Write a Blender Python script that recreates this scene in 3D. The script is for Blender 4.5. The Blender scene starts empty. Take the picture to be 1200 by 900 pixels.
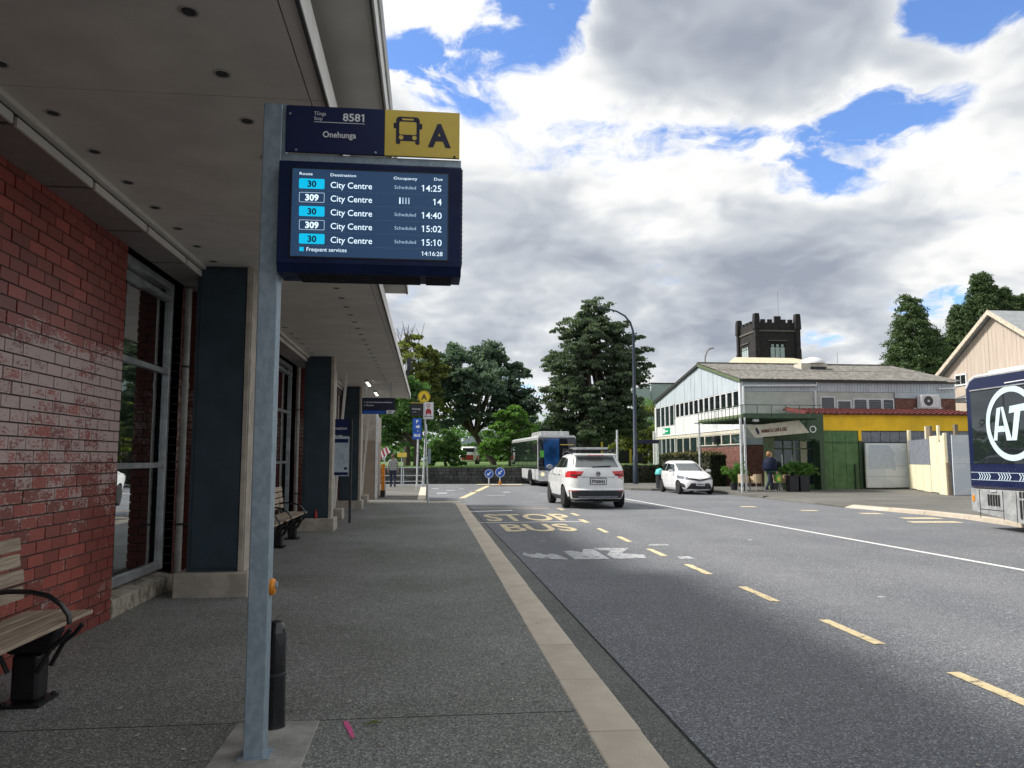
import bpy, bmesh, math, random
import numpy as np
from mathutils import Vector, Matrix, Euler
random.seed(7); rng = np.random.default_rng(7)
R = math.radians
S = bpy.context.scene
COL = S.collection
CAM_H = 1.5

# ------------------------------------------------------------------ camera
PITCH, YAW, F_PX = R(5.5845), R(6.2477), 900.0       # f in pixels of the 1200 wide photograph
cam_d = bpy.data.cameras.new("camera"); cam = bpy.data.objects.new("camera", cam_d); COL.objects.link(cam)
cam.location = (0, 0, CAM_H)
cam.rotation_euler = (math.pi/2 + PITCH, 0, -YAW)
cam_d.sensor_fit = 'HORIZONTAL'; cam_d.sensor_width = 36.0; cam_d.lens = 36.0*F_PX/1200.0
cam_d.clip_start = 0.05; cam_d.clip_end = 3000
S.camera = cam

def ray(u, v):
    a = (u-600)/F_PX; b = (450-v)/F_PX
    Fh = math.cos(PITCH)-b*math.sin(PITCH); z = math.sin(PITCH)+b*math.cos(PITCH)
    return (a*math.cos(YAW)+Fh*math.sin(YAW), -a*math.sin(YAW)+Fh*math.cos(YAW), z)
def atY(u, v, Y):                                     # measured point of the photograph on the plane y = Y
    r = ray(u, v); t = Y/r[1]; return Vector((r[0]*t, Y, CAM_H+r[2]*t))
def atX(u, v, X):
    r = ray(u, v); t = X/r[0]; return Vector((X, r[1]*t, CAM_H+r[2]*t))

# ------------------------------------------------------------------ light and sky
S.view_settings.view_transform = 'Standard'; S.view_settings.look = 'None'
S.view_settings.exposure = 0.84; S.view_settings.gamma = 1.0
S.view_settings.use_curve_mapping = False
SUN_EL, SUN_AZ = R(46), R(-76)                        # azimuth measured from +Y towards +X
sun_dir = Vector((math.sin(SUN_AZ)*math.cos(SUN_EL), math.cos(SUN_AZ)*math.cos(SUN_EL), math.sin(SUN_EL)))
sd = bpy.data.lights.new("sun", 'SUN'); sd.energy = 3.2; sd.angle = R(10); sd.color = (1, .95, .88)
so = bpy.data.objects.new("sun", sd); COL.objects.link(so)
so.rotation_euler = sun_dir.to_track_quat('Z', 'Y').to_euler(); so.location = (0, 0, 40)

class NT:                                             # small helper to write node trees
    def __init__(self, nt): self.nt = nt; nt.nodes.clear()
    def n(self, t, **kw):
        nd = self.nt.nodes.new(t)
        for k, v in kw.items():
            if k.startswith('i_'): nd.inputs[int(k[2:]) if k[2:].isdigit() else k[2:].replace('_', ' ')].default_value = v
            else: setattr(nd, k, v)
        return nd
    def l(self, a, b): self.nt.links.new(a, b)
    def m(self, op, a, b=None, c=None, clamp=False):
        nd = self.n('ShaderNodeMath', operation=op); nd.use_clamp = clamp
        for i, x in enumerate((a, b, c)):
            if x is None: continue
            if isinstance(x, (int, float)): nd.inputs[i].default_value = x
            else: self.l(x, nd.inputs[i])
        return nd.outputs[0]
    def vm(self, op, a, b=None, out=0):
        nd = self.n('ShaderNodeVectorMath', operation=op)
        for i, x in enumerate((a, b)):
            if x is None: continue
            if isinstance(x, (tuple, list, Vector)): nd.inputs[i].default_value = tuple(x)
            else: self.l(x, nd.inputs[i])
        return nd.outputs[out]
    def mr(self, v, a, b, c=0., d=1., smooth=False):
        nd = self.n('ShaderNodeMapRange'); nd.interpolation_type = 'SMOOTHSTEP' if smooth else 'LINEAR'
        self.l(v, nd.inputs[0])
        for i, x in zip((1, 2, 3, 4), (a, b, c, d)): nd.inputs[i].default_value = x
        return nd.outputs[0]
    def noise(self, vec, scale, detail=4., rough=.55, dist=0.):
        nd = self.n('ShaderNodeTexNoise'); nd.inputs['Scale'].default_value = scale
        nd.inputs['Detail'].default_value = detail; nd.inputs['Roughness'].default_value = rough
        nd.inputs['Distortion'].default_value = dist
        if vec is not None: self.l(vec, nd.inputs['Vector'])
        return nd.outputs['Fac']
    def mix(self, f, a, b, mode='MIX'):
        nd = self.n('ShaderNodeMix', data_type='RGBA', blend_type=mode)
        for k, x in ((0, f), (6, a), (7, b)):
            if isinstance(x, (int, float)): nd.inputs[k].default_value = x
            elif isinstance(x, (tuple, list)): nd.inputs[k].default_value = (*x[:3], 1)
            else: self.l(x, nd.inputs[k])
        return nd.outputs[2]

world = bpy.data.worlds.new("World"); S.world = world; world.use_nodes = True
T = NT(world.node_tree)
sky = T.n('ShaderNodeTexSky'); sky.sky_type = 'NISHITA'; sky.sun_disc = False
sky.sun_elevation = SUN_EL; sky.sun_rotation = SUN_AZ; sky.air_density = 1.0; sky.dust_density = .4; sky.ozone_density = 1.6
tc = T.n('ShaderNodeTexCoord'); d = tc.outputs['Generated']
sx = T.n('ShaderNodeSeparateXYZ'); T.l(d, sx.inputs[0])
HZ = .30                                              # how fast the cloud deck closes up towards the horizon
zz = T.m('MAXIMUM', T.m('ADD', sx.outputs[2], HZ), .05)
cx = T.n('ShaderNodeCombineXYZ'); T.l(T.m('DIVIDE', sx.outputs[0], zz), cx.inputs[0]); T.l(T.m('DIVIDE', sx.outputs[1], zz), cx.inputs[1]); T.l(T.m('MULTIPLY', sx.outputs[2], .9), cx.inputs[2])
P = cx.outputs[0]                                     # cloud deck coordinates
def deck(u, v):
    r = Vector(ray(u, v)).normalized(); return Vector((r.x/(r.z+HZ), r.y/(r.z+HZ), r.z*.9))
def puffs(p, scale, detail, rough=.5):
    nd = T.n('ShaderNodeTexVoronoi', feature='F1'); nd.inputs['Scale'].default_value = scale; nd.inputs['Detail'].default_value = detail
    nd.inputs['Roughness'].default_value = rough; nd.normalize = True; T.l(p, nd.inputs['Vector'])
    return T.m('SUBTRACT', 1.0, nd.outputs['Distance'])
def density(off, full=True):
    p = T.vm('ADD', P, off)
    wn = T.n('ShaderNodeTexNoise'); wn.inputs['Scale'].default_value = 5.; wn.inputs['Detail'].default_value = 3; T.l(p, wn.inputs['Vector'])
    pw = T.vm('ADD', p, T.vm('MULTIPLY', T.vm('SUBTRACT', wn.outputs['Color'], (.5, .5, .5)), (.16, .16, .10)))
    big = T.noise(p, 1.6, 2, .5); pf = puffs(pw, 3.6, 2.6, .55); dn = T.m('ADD', T.m('MULTIPLY', big, .40), T.m('MULTIPLY', pf, .36))
    dn = T.m('ADD', dn, T.m('MULTIPLY', T.noise(pw, 7.5, 8 if full else 2, .66), .40))
    return dn, pw
d0, Pw = density((0, 0, 0))
d1, _ = density((sun_dir.x*.07, sun_dir.y*.02, .05), False)
holes = None
for (u, v, ru, w) in ((505, 75, 60, .34), (470, 80, 45, .25), (615, 30, 60, .36), (570, 95, 45, .18), (655, 15, 40, .22), (1020, 150, 60, .30), (950, 185, 55, .24), (880, 160, 50, .15), (810, 150, 60, .18), (1075, 125, 50, .2), (1000, 115, 50, .16),
                      (1120, 5, 60, .26), (1180, 20, 50, .18), (700, 165, 55, .17), (735, 215, 30, .14), (1085, 350, 45, .2), (520, 120, 40, .12), (960, 395, 40, .2), (1110, 360, 40, .2), (960, 215, 50, .15), (625, 465, 45, .16)):
    c_ = deck(u, v); r_ = (deck(u+ru, v)-c_).length
    q = T.mr(T.vm('DISTANCE', Pw, c_, out=1), r_*.0, r_*1.9, w*.92, 0., True)
    holes = q if holes is None else T.m('ADD', holes, q)
holes = T.m('MULTIPLY', holes, T.mr(T.noise(Pw, 11., 6, .6), .36, .62, .45, 1.3))
dens = T.m('SUBTRACT', d0, holes)
mask = T.mr(dens, .41, .59, 0., 1., True)
# sunlit flanks: where the deck thins towards the sun the cloud is white, where it deepens it is grey
relief = T.m('SUBTRACT', d0, d1)
thick = T.mr(T.m('ADD', dens, 0.), .50, .84, 0., 1., True)
grey = None
for (u, v, ru, w) in ((620, 250, 150, .30), (560, 330, 160, .25), (820, 60, 150, .20), (950, 60, 120, .18), (1000, 290, 170, .26), (760, 330, 170, .30), (900, 370, 200, .2), (540, 400, 150, .2), (1110, 250, 110, .16), (700, 400, 200, .15), (900, 420, 200, .10), (640, 110, 90, -.38), (780, 240, 110, -.30), (700, 215, 70, -.15), (1150, 190, 120, -.25), (500, 20, 100, -.3), (560, 150, 80, -.25), (840, 180, 110, -.2), (1170, 100, 90, -.22), (880, 270, 60, -.14)):
    c_ = deck(u, v); r_ = (deck(u+ru, v)-c_).length
    q = T.mr(T.vm('DISTANCE', Pw, c_, out=1), 0., r_*1.25, w, 0., True)
    grey = q if grey is None else T.m('ADD', grey, q)
lowb = T.noise(T.vm('ADD', P, (3.1, 9.7, 0)), 2.2, 4, .5)
shade = T.m('ADD', T.m('MULTIPLY', thick, .55), T.m('ADD', T.m('MULTIPLY', relief, -2.1), T.m('ADD', grey, T.mr(lowb, .3, .7, -.02, .34))), clamp=True)
cr = T.n('ShaderNodeValToRGB'); T.l(shade, cr.inputs[0])
e = cr.color_ramp.elements
e[0].position = 0; e[0].color = (.63, .622, .607, 1); e[1].position = 1; e[1].color = (.20, .22, .265, 1)
for p_, c_ in ((.25, (.535, .538, .535)), (.5, (.375, .395, .42)), (.75, (.28, .302, .338))):
    x = e.new(p_); x.color = (*c_, 1)
hz = T.mr(sx.outputs[2], -.02, .13, 1., 0., True)     # far deck runs together towards the horizon
cloud = T.mix(T.m('MULTIPLY', hz, .6), cr.outputs[0], (.33, .36, .405))
skyc = T.mix(1.0, sky.outputs[0], (.082, .10, .132), 'MULTIPLY')
out_c = T.mix(mask, skyc, cloud)
bg = T.n('ShaderNodeBackground'); T.l(out_c, bg.inputs[0]); bg.inputs[1].default_value = 1.0
wo = T.n('ShaderNodeOutputWorld'); T.l(bg.outputs[0], wo.inputs[0])

world.cycles.sampling_method = 'MANUAL'; world.cycles.sample_map_resolution = 256
# ------------------------------------------------------------------ materials
def newmat(name):
    m = bpy.data.materials.new(name); m.use_nodes = True; return m, NT(m.node_tree)
def pm(name, col, rough=.6, metal=0., var=.12, scale=6., col2=None, bump=0., bscale=60., spec=.5, coat=0., lo=.4, hi=.65, detail=5., emit=None, stretch=None, rand=0., coord='Object'):
    m, t = newmat(name)
    b = t.n('ShaderNodeBsdfPrincipled'); o = t.n('ShaderNodeOutputMaterial'); t.l(b.outputs[0], o.inputs[0])
    tcn = t.n('ShaderNodeTexCoord'); v = tcn.outputs[coord]
    if stretch: v = t.vm('MULTIPLY', v, stretch)
    f = t.mr(t.noise(v, scale, detail), lo, hi)
    c2 = col2 or tuple(max(0, c*(1-var*2)) for c in col); c1 = col if col2 else tuple(c*(1+var) for c in col)
    c = t.mix(f, c2, c1)
    if rand:
        oi = t.n('ShaderNodeObjectInfo'); hs = t.n('ShaderNodeHueSaturation'); t.l(c, hs.inputs['Color'])
        t.l(t.mr(oi.outputs['Random'], 0, 1, 1-rand, 1+rand), hs.inputs['Value']); c = hs.outputs[0]
    t.l(c, b.inputs['Base Color'])
    b.inputs['Roughness'].default_value = rough; b.inputs['Metallic'].default_value = metal
    b.inputs['Specular IOR Level'].default_value = spec; b.inputs['Coat Weight'].default_value = coat; b.inputs['Coat Roughness'].default_value = .06
    if rough > .2: t.l(t.mr(t.noise(v, scale*2.3, 3), .3, .7, max(.05, rough-.1), min(1, rough+.1)), b.inputs['Roughness'])
    if bump:
        bn = t.n('ShaderNodeBump'); bn.inputs['Strength'].default_value = bump; bn.inputs['Distance'].default_value = .01
        t.l(t.noise(v, bscale, 3), bn.inputs['Height']); t.l(bn.outputs[0], b.inputs['Normal'])
    if emit:
        b.inputs['Emission Color'].default_value = (*emit[0], 1); b.inputs['Emission Strength'].default_value = emit[1]
    return m
def asphalt(name, base, chip, spk=190., patch=.35, tint=(.9, .92, .85), streak=False, chipamt=.62):
    m, t = newmat(name)
    b = t.n('ShaderNodeBsdfPrincipled'); o = t.n('ShaderNodeOutputMaterial'); t.l(b.outputs[0], o.inputs[0])
    v = t.n('ShaderNodeTexCoord').outputs['Object']
    vo = t.n('ShaderNodeTexVoronoi'); vo.inputs['Scale'].default_value = spk; t.l(v, vo.inputs['Vector'])
    sp = t.n('ShaderNodeSeparateColor'); t.l(vo.outputs['Color'], sp.inputs[0])
    chipf = t.mr(sp.outputs[0], chipamt, 1., 0., 1.)
    dark = t.mr(sp.outputs[1], 0., .45, .45, 1.)
    big = t.noise(v, .45, 5, .6); mid = t.noise(v, 3.2, 6, .65)
    c = t.mix(chipf, base, chip)
    c = t.mix(t.mr(big, .35, .68), t.mix(1., c, tuple(x*(1-patch) for x in tint), 'MULTIPLY'), c)
    c = t.mix(t.mr(mid, .3, .75, .0, .3), c, t.mix(1., c, (.62, .62, .62), 'MULTIPLY'))
    cc = t.n('ShaderNodeCombineColor')
    for i in range(3): t.l(dark, cc.inputs[i])
    c = t.mix(1., c, cc.outputs[0], 'MULTIPLY')
    v3 = t.n('ShaderNodeTexVoronoi'); v3.inputs['Scale'].default_value = 1.9; t.l(t.vm('ADD', v, t.vm('MULTIPLY', v, (.03, .0, 0))), v3.inputs['Vector'])   # gum and oil spots
    c = t.mix(t.mr(v3.outputs['Distance'], .025, .075, .5, 0., True), c, (.025, .025, .025))
    if streak:
        s = t.n('ShaderNodeSeparateXYZ'); t.l(v, s.inputs[0])
        w = t.m('ADD', s.outputs[0], t.mr(t.noise(v, .25, 3), 0, 1, -.5, .5))
        tr = t.m('ADD', t.mr(t.m('ABSOLUTE', t.m('SUBTRACT', w, 4.9)), .1, .75, 1., 0., True), t.mr(t.m('ABSOLUTE', t.m('SUBTRACT', w, 6.9)), .1, .7, 1., 0., True))
        c = t.mix(t.m('MULTIPLY', tr, .22), c, (.205, .21, .215))
        oil = t.mr(t.m('ABSOLUTE', t.m('SUBTRACT', w, 2.6)), .1, 1.1, 1., 0., True)
        c = t.mix(t.m('MULTIPLY', t.m('MULTIPLY', oil, t.mr(big, .3, .6)), .3), c, (.075, .077, .082))
    t.l(c, b.inputs['Base Color']); b.inputs['Roughness'].default_value = .82; b.inputs['Specular IOR Level'].default_value = .45
    bn = t.n('ShaderNodeBump'); bn.inputs['Strength'].default_value = .55; bn.inputs['Distance'].default_value = .006
    t.l(t.m('ADD', vo.outputs['Distance'], t.m('MULTIPLY', mid, .4)), bn.inputs['Height']); t.l(bn.outputs[0], b.inputs['Normal'])
    return m
def paint(name, col, under, wear=.5, scale=16.):
    m, t = newmat(name)
    b = t.n('ShaderNodeBsdfPrincipled'); o = t.n('ShaderNodeOutputMaterial'); t.l(b.outputs[0], o.inputs[0])
    v = t.n('ShaderNodeTexCoord').outputs['Object']
    f = t.mr(t.noise(v, scale, 9, .75), wear-.08, wear+.05)
    fine = t.mr(t.noise(v, 120, 3), .35, .62, .45, 1.)
    c = t.mix(f, under, t.mix(fine, tuple(x*.6 for x in col), col)); t.l(c, b.inputs['Base Color']); b.inputs['Roughness'].default_value = .7
    return m
def brickmat(name, red, pale, amt, scale=26.):
    m, t = newmat(name)
    b = t.n('ShaderNodeBsdfPrincipled'); o = t.n('ShaderNodeOutputMaterial'); t.l(b.outputs[0], o.inputs[0])
    v = t.n('ShaderNodeNewGeometry').outputs['Position']
    oi = t.n('ShaderNodeObjectInfo')
    v2 = t.vm('MULTIPLY', v, (1, .5, 1.2))
    big = t.noise(v, 1.1, 3); n = t.noise(v2, scale, 5, .6); n2 = t.noise(v2, 7., 4, .6)
    sep = t.n('ShaderNodeSeparateXYZ'); t.l(v, sep.inputs[0])
    hgt = t.mr(sep.outputs[2], .5, 2.0, -.05, .11, True)     # middle courses: sky sheen painted in with the pale flakes
    top = t.mr(sep.outputs[2], 2.3, 2.9, 0., -.35, True)
    val = t.m('ADD', t.m('ADD', t.m('MULTIPLY', n, .45), t.m('MULTIPLY', n2, .35)), t.m('ADD', t.m('MULTIPLY', big, .2), t.m('ADD', hgt, top)))
    val = t.m('ADD', val, t.mr(t.m('FRACT', t.m('MULTIPLY', oi.outputs['Random'], 7.31)), 0, 1, -.035, .035))
    tcg = t.n('ShaderNodeTexCoord'); sg = t.n('ShaderNodeSeparateXYZ'); t.l(tcg.outputs['Generated'], sg.inputs[0])
    ez = t.m('ABSOLUTE', t.m('SUBTRACT', sg.outputs[2], .5)); ey = t.m('ABSOLUTE', t.m('SUBTRACT', sg.outputs[1], .5))
    val = t.m('ADD', val, t.mr(t.m('MAXIMUM', ez, ey), .34, .5, -.012, .05))        # flaking starts at the arrises
    f = t.mr(val, amt-.01, amt+.07)
    c = t.mix(t.mr(t.noise(v, 90, 3), .3, .7), tuple(x*.75 for x in red), red)
    hs = t.n('ShaderNodeHueSaturation'); t.l(c, hs.inputs['Color']); t.l(t.mr(oi.outputs['Random'], 0, 1, .6, 1.25), hs.inputs['Value'])
    c = t.mix(t.m('MULTIPLY', f, .8), hs.outputs[0], pale)
    t.l(c, b.inputs['Base Color']); b.inputs['Roughness'].default_value = .36; b.inputs['Specular IOR Level'].default_value = .7
    bn = t.n('ShaderNodeBump'); bn.inputs['Strength'].default_value = .3; bn.inputs['Distance'].default_value = .004
    t.l(t.m('ADD', t.noise(v, 70, 4), f), bn.inputs['Height']); t.l(bn.outputs[0], b.inputs['Normal'])
    return m
def glassmat(name, tint=(.02, .03, .035), refl=1.9, see=.5, add=0.):
    m, t = newmat(name)
    o = t.n('ShaderNodeOutputMaterial'); fr = t.n('ShaderNodeFresnel'); fr.inputs[0].default_value = refl
    gl = t.n('ShaderNodeBsdfGlossy'); gl.inputs['Roughness'].default_value = .015; gl.inputs['Color'].default_value = (.92, .96, .98, 1)
    df = t.n('ShaderNodeBsdfDiffuse'); df.inputs[0].default_value = (*tint, 1)
    tr = t.n('ShaderNodeBsdfTransparent'); tr.inputs[0].default_value = (.75, .82, .83, 1)
    m1 = t.n('ShaderNodeMixShader'); m1.inputs[0].default_value = see; t.l(df.outputs[0], m1.inputs[1]); t.l(tr.outputs[0], m1.inputs[2])
    v = t.n('ShaderNodeTexCoord').outputs['Object']
    bn = t.n('ShaderNodeBump'); bn.inputs['Strength'].default_value = .08; bn.inputs['Distance'].default_value = .02; t.l(t.noise(v, 1.3, 2), bn.inputs['Height']); t.l(bn.outputs[0], gl.inputs['Normal'])
    m2 = t.n('ShaderNodeMixShader'); t.l(t.m('ADD', fr.outputs[0], add, clamp=True), m2.inputs[0]); t.l(m1.outputs[0], m2.inputs[1]); t.l(gl.outputs[0], m2.inputs[2])
    t.l(m2.outputs[0], o.inputs[0]); return m
def leafmat(name, dark, light, trans=.4, rough=.55):
    m, t = newmat(name)
    o = t.n('ShaderNodeOutputMaterial'); g = t.n('ShaderNodeNewGeometry')
    v = t.n('ShaderNodeTexCoord').outputs['Object']
    f = t.m('ADD', t.m('MULTIPLY', g.outputs['Random Per Island'], .55), t.m('MULTIPLY', t.mr(t.noise(v, .55, 4), .3, .7), .45))
    c = t.mix(f, dark, light)
    b = t.n('ShaderNodeBsdfPrincipled'); t.l(c, b.inputs['Base Color']); b.inputs['Roughness'].default_value = rough; b.inputs['Specular IOR Level'].default_value = .35
    tl = t.n('ShaderNodeBsdfTranslucent'); t.l(t.mix(1., c, (1.5, 1.7, .9), 'MULTIPLY'), tl.inputs[0])
    mx = t.n('ShaderNodeMixShader'); mx.inputs[0].default_value = trans; t.l(b.outputs[0], mx.inputs[1]); t.l(tl.outputs[0], mx.inputs[2]); t.l(mx.outputs[0], o.inputs[0])
    return m

M = {}
M['road'] = asphalt('road asphalt', (.158, .163, .176), (.42, .43, .45), 95., .2, (.96, .98, 1.0), streak=True)
M['gutter'] = asphalt('gutter seal', (.17, .172, .168), (.36, .36, .35), 110., .3)
M['pave'] = asphalt('pavement asphalt', (.215, .218, .208), (.52, .52, .49), 100., .32, (.95, .98, .9), chipamt=.55)
M['pave2'] = asphalt('far pavement asphalt', (.16, .155, .145), (.3, .29, .27), 90., .3)
M['kerb'] = pm('kerb concrete', (.60, .53, .43), .8, col2=(.50, .43, .34), scale=2.2, detail=9, bump=.35, bscale=90, rand=.07)
M['joint'] = pm('dark joint', (.05, .048, .042), .9)
M['conc'] = pm('concrete', (.36, .35, .32), .8, var=.16, scale=5, bump=.3, bscale=70)
M['cream_conc'] = pm('cream concrete', (.44, .39, .33), .75, var=.1, scale=5, bump=.2)
M['end_tan'] = pm('tan render', (.30, .245, .195), .8, var=.06, scale=2)
M['sillconc'] = pm('weathered sill concrete', (.40, .36, .29), .85, col2=(.15, .13, .10), scale=9, bump=.4, lo=.35, hi=.6)
M['yellow_line'] = paint('worn yellow road paint', (.80, .65, .38), (.11, .11, .11), .44, 14.)
M['cream_line'] = paint('worn cream road paint', (.74, .62, .38), (.11, .11, .11), .44, 12.)
M['white_line'] = paint('white road paint', (.74, .74, .73), (.1, .1, .1), .36, 10.)
M['grey_patch'] = paint('worn grey white road paint', (.50, .51, .52), (.085, .085, .09), .46, 9.)
M['pink'] = paint('pink spray paint', (.75, .10, .30), (.07, .07, .065), .42, 30.)
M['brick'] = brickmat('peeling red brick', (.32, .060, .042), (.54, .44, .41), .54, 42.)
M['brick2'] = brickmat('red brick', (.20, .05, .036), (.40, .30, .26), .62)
M['mortar'] = pm('dark mortar', (.07, .05, .045), .95, bump=.4)
M['soffit'] = pm('soffit board', (.62, .59, .54), .7, var=.05, scale=2)
M['fascia'] = pm('white fascia', (.82, .80, .75), .55, var=.04)
M['fascia_dark'] = pm('dark drip edge', (.05, .05, .05), .6)
M['void'] = pm('dark void', (.012, .012, .012), .9)
M['tray'] = pm('perforated tray', (.30, .27, .25), .6, col2=(.22, .19, .18), scale=12, stretch=(10, .6, 1))
M['column'] = pm('dark teal column paint', (.024, .047, .065), .5, var=.1, scale=3)
M['darkblue'] = pm('dark blue panel', (.010, .014, .045), .35, var=.06, coat=.3)
M['alu'] = pm('aluminium frame', (.42, .44, .45), .4, .55, var=.1)
M['galv'] = pm('galvanised steel', (.36, .44, .50), .5, .45, col2=(.29, .365, .425), scale=34, stretch=(1, 1, .55), lo=.42, hi=.6, detail=2)
M['pipe'] = pm('painted downpipe', (.40, .40, .37), .5, var=.1)
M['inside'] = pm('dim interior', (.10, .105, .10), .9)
M['glass'] = glassmat('shop glass', refl=2.2, see=.6, add=.42)
M['glass_far'] = glassmat('shopfront glass', (.03, .05, .05), 1.7, .35)
M['brick_brown'] = pm('brown clinker brick', (.26, .115, .085), .8, col2=(.12, .06, .05), scale=5.5, lo=.35, hi=.65, bump=.3)
M['glass_dark'] = glassmat('dark window glass', (.012, .015, .018), 1.75, .0)
M['glass_car'] = glassmat('tinted car glass', (.015, .02, .022), 1.8, .0)
M['glass_screen'] = glassmat('pale windscreen glass', (.09, .10, .10), 2.0, .0)
M['navy'] = pm('navy sign face', (.010, .020, .085), .45, var=.08, scale=2, spec=.3)
M['casing'] = pm('navy display casing', (.006, .016, .070), .5, var=.1, spec=.25)
M['discyellow'] = pm('bright yellow disc', (.86, .60, .02), .5, var=.03)
M['signyellow'] = pm('yellow sign face', (.76, .56, .09), .42, var=.05, scale=2)
M['ink'] = pm('dark navy ink', (.012, .012, .05), .5)
M['white_ink'] = pm('white lettering', (.8, .82, .85), .5, var=.02)
M['black'] = pm('black paint', (.012, .012, .014), .4, var=.1)
M['blackgloss'] = pm('black gloss enamel', (.008, .009, .013), .22, coat=.5)
M['orange_button'] = pm('orange plastic', (.80, .27, .010), .4)
M['slat'] = pm('weathered timber slat', (.50, .42, .32), .75, col2=(.27, .20, .14), scale=5, stretch=(12, .7, 12), bump=.3, lo=.35, hi=.7, rand=.12)
M['carwhite'] = pm('white car paint', (.80, .82, .82), .3, coat=.7, var=.02)
M['carsilver'] = pm('pearl white car paint', (.76, .76, .77), .3, coat=.7, var=.02)
M['dark_plastic'] = pm('dark grey plastic', (.03, .033, .04), .55)
M['tyre'] = pm('tyre rubber', (.016, .016, .017), .85)
M['rim'] = pm('alloy rim', (.45, .45, .46), .4, .15)
M['red_lens'] = pm('red tail lens', (.55, .012, .018), .2, coat=.6, emit=((.8, .02, .03), .03))
M['plate'] = pm('number plate', (.7, .7, .7), .5)
M['headlamp'] = pm('headlamp lens', (.16, .18, .22), .15, coat=.8)
M['headlit'] = pm('lit headlamp', (.8, .7, .5), .2, emit=((1, .85, .5), .35))
M['chrome'] = pm('chrome trim', (.6, .6, .62), .15, 1.)
M['buswhite'] = pm('white bus paint', (.66, .67, .68), .35, coat=.5)
M['busnavy'] = pm('navy bus paint', (.003, .008, .048), .3, coat=.4, var=.0, spec=.3)
M['busgrey'] = pm('grey bus skirt', (.34, .35, .355), .45, coat=.2)
M['logo'] = pm('pale blue logo vinyl', (.56, .68, .76), .45, var=.03)
M['green_wall'] = pm('green painted boards', (.10, .20, .075), .7, col2=(.065, .145, .055), scale=3, bump=.2)
M['green_trim'] = pm('dark green trim', (.045, .085, .045), .6)
M['olive'] = pm('olive awning steel', (.13, .17, .085), .6)
M['yellow_wall'] = pm('yellow painted fascia', (.88, .54, .012), .6, var=.05, scale=1.5)
M['hall_blue'] = pm('pale blue grey cladding', (.50, .56, .60), .6, col2=(.42, .48, .53), scale=2.5, stretch=(1, 1, .2))
M['hall_white'] = pm('off white panel', (.70, .71, .71), .6, var=.05)
M['hall_grey'] = pm('grey green wall panel', (.46, .49, .45), .7, var=.06, scale=2)
M['hall_cream'] = pm('cream band', (.60, .57, .47), .7, var=.06)
M['white_trim'] = pm('white trim', (.72, .74, .76), .5, var=.05)
M['asb_roof'] = pm('weathered corrugated roof', (.21, .20, .185), .9, col2=(.10, .097, .085), scale=3.5, bump=.3, stretch=(1.5, .6, 1))
M['tile_red'] = pm('red roof tile', (.125, .022, .019), .75, var=.2, scale=4)
M['cream_roof'] = pm('cream roof sheet', (.64, .55, .38), .6, var=.08, scale=3)
M['house_wall'] = pm('beige weatherboard', (.54, .46, .385), .75, col2=(.48, .405, .335), scale=2, stretch=(1, 3, .3))
M['house_trim'] = pm('cream bargeboard', (.66, .58, .46), .6)
M['grey_roof'] = pm('grey roof sheet', (.34, .36, .37), .7, col2=(.26, .28, .29), scale=4)
M['tower'] = pm('dark basalt', (.030, .027, .028), .9, col2=(.015, .014, .015), scale=2.2, bump=.4, lo=.35)
M['tower_trim'] = pm('basalt ledge', (.12, .115, .10), .9)
M['louvre'] = pm('pale louvre', (.42, .50, .50), .6)
M['teal_wall'] = pm('pale teal wall', (.42, .50, .50), .7)
M['gate_grey'] = pm('pale grey painted sheet', (.62, .66, .70), .6, col2=(.55, .60, .65), scale=1.1, lo=.48, hi=.52)
M['gate_patch'] = pm('darker grey patch', (.46, .52, .59), .65, var=.04)
M['fence_dark'] = pm('slate grey sheet', (.20, .22, .26), .6)
M['cream_board'] = pm('cream painted board', (.80, .73, .52), .65, var=.03, scale=4)
M['old_wood'] = pm('bare grey timber', (.22, .18, .13), .8, var=.2, scale=8, stretch=(8, 8, .8))
M['stone'] = pm('basalt wall stone', (.085, .087, .080), .9, col2=(.035, .038, .036), scale=1.8, bump=.5, rand=.25)
M['bark'] = pm('bark', (.085, .068, .052), .9, var=.25, scale=4, bump=.6, bscale=14, stretch=(3, 3, .6))
M['grass'] = pm('grass', (.11, .19, .035), .9, col2=(.07, .13, .03), scale=2.5, bump=.5, bscale=30)
M['ground'] = pm('bare ground', (.10, .11, .06), .95, col2=(.12, .10, .07), scale=.3, detail=8)
M['pole_blue'] = pm('dark blue grey pole', (.02, .035, .06), .5)
M['pole_white'] = pm('pale grey pole', (.60, .63, .64), .45, .2)
M['sign_blue'] = pm('blue road sign face', (.012, .10, .50), .4, var=.03)
M['red_ink'] = pm('red print', (.45, .03, .05), .5)
M['green_sign'] = pm('green sign face', (.0, .33, .14), .5)
M['rattan'] = pm('tan wicker', (.52, .40, .25), .7, var=.15, scale=30)
M['planter'] = pm('charcoal planter', (.018, .02, .027), .6)
M['skin'] = pm('skin', (.50, .30, .22), .6, var=.05)
M['hair_grey'] = pm('auburn brown hair', (.12, .06, .04), .7, var=.2, scale=40)
M['hair_blond'] = pm('ginger blond hair', (.42, .22, .10), .7, var=.2, scale=40)
M['jacket_grey'] = pm('grey wool jacket', (.27, .27, .27), .9, var=.12, scale=20)
M['jacket_navy'] = pm('navy puffer jacket', (.006, .011, .035), .7, var=.1, spec=.2)
M['jeans'] = pm('dark navy trousers', (.018, .025, .055), .85, var=.12, scale=20)
M['shirt_green'] = pm('green shirt', (.02, .17, .09), .8)
M['shoe'] = pm('dark shoe', (.02, .02, .02), .7)
M['shoe_pale'] = pm('pale trainer', (.5, .45, .42), .7)
M['bag_green'] = pm('green shopping bag', (.10, .42, .06), .7)
M['red_paint'] = pm('red paint', (.5, .03, .03), .5)
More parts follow.
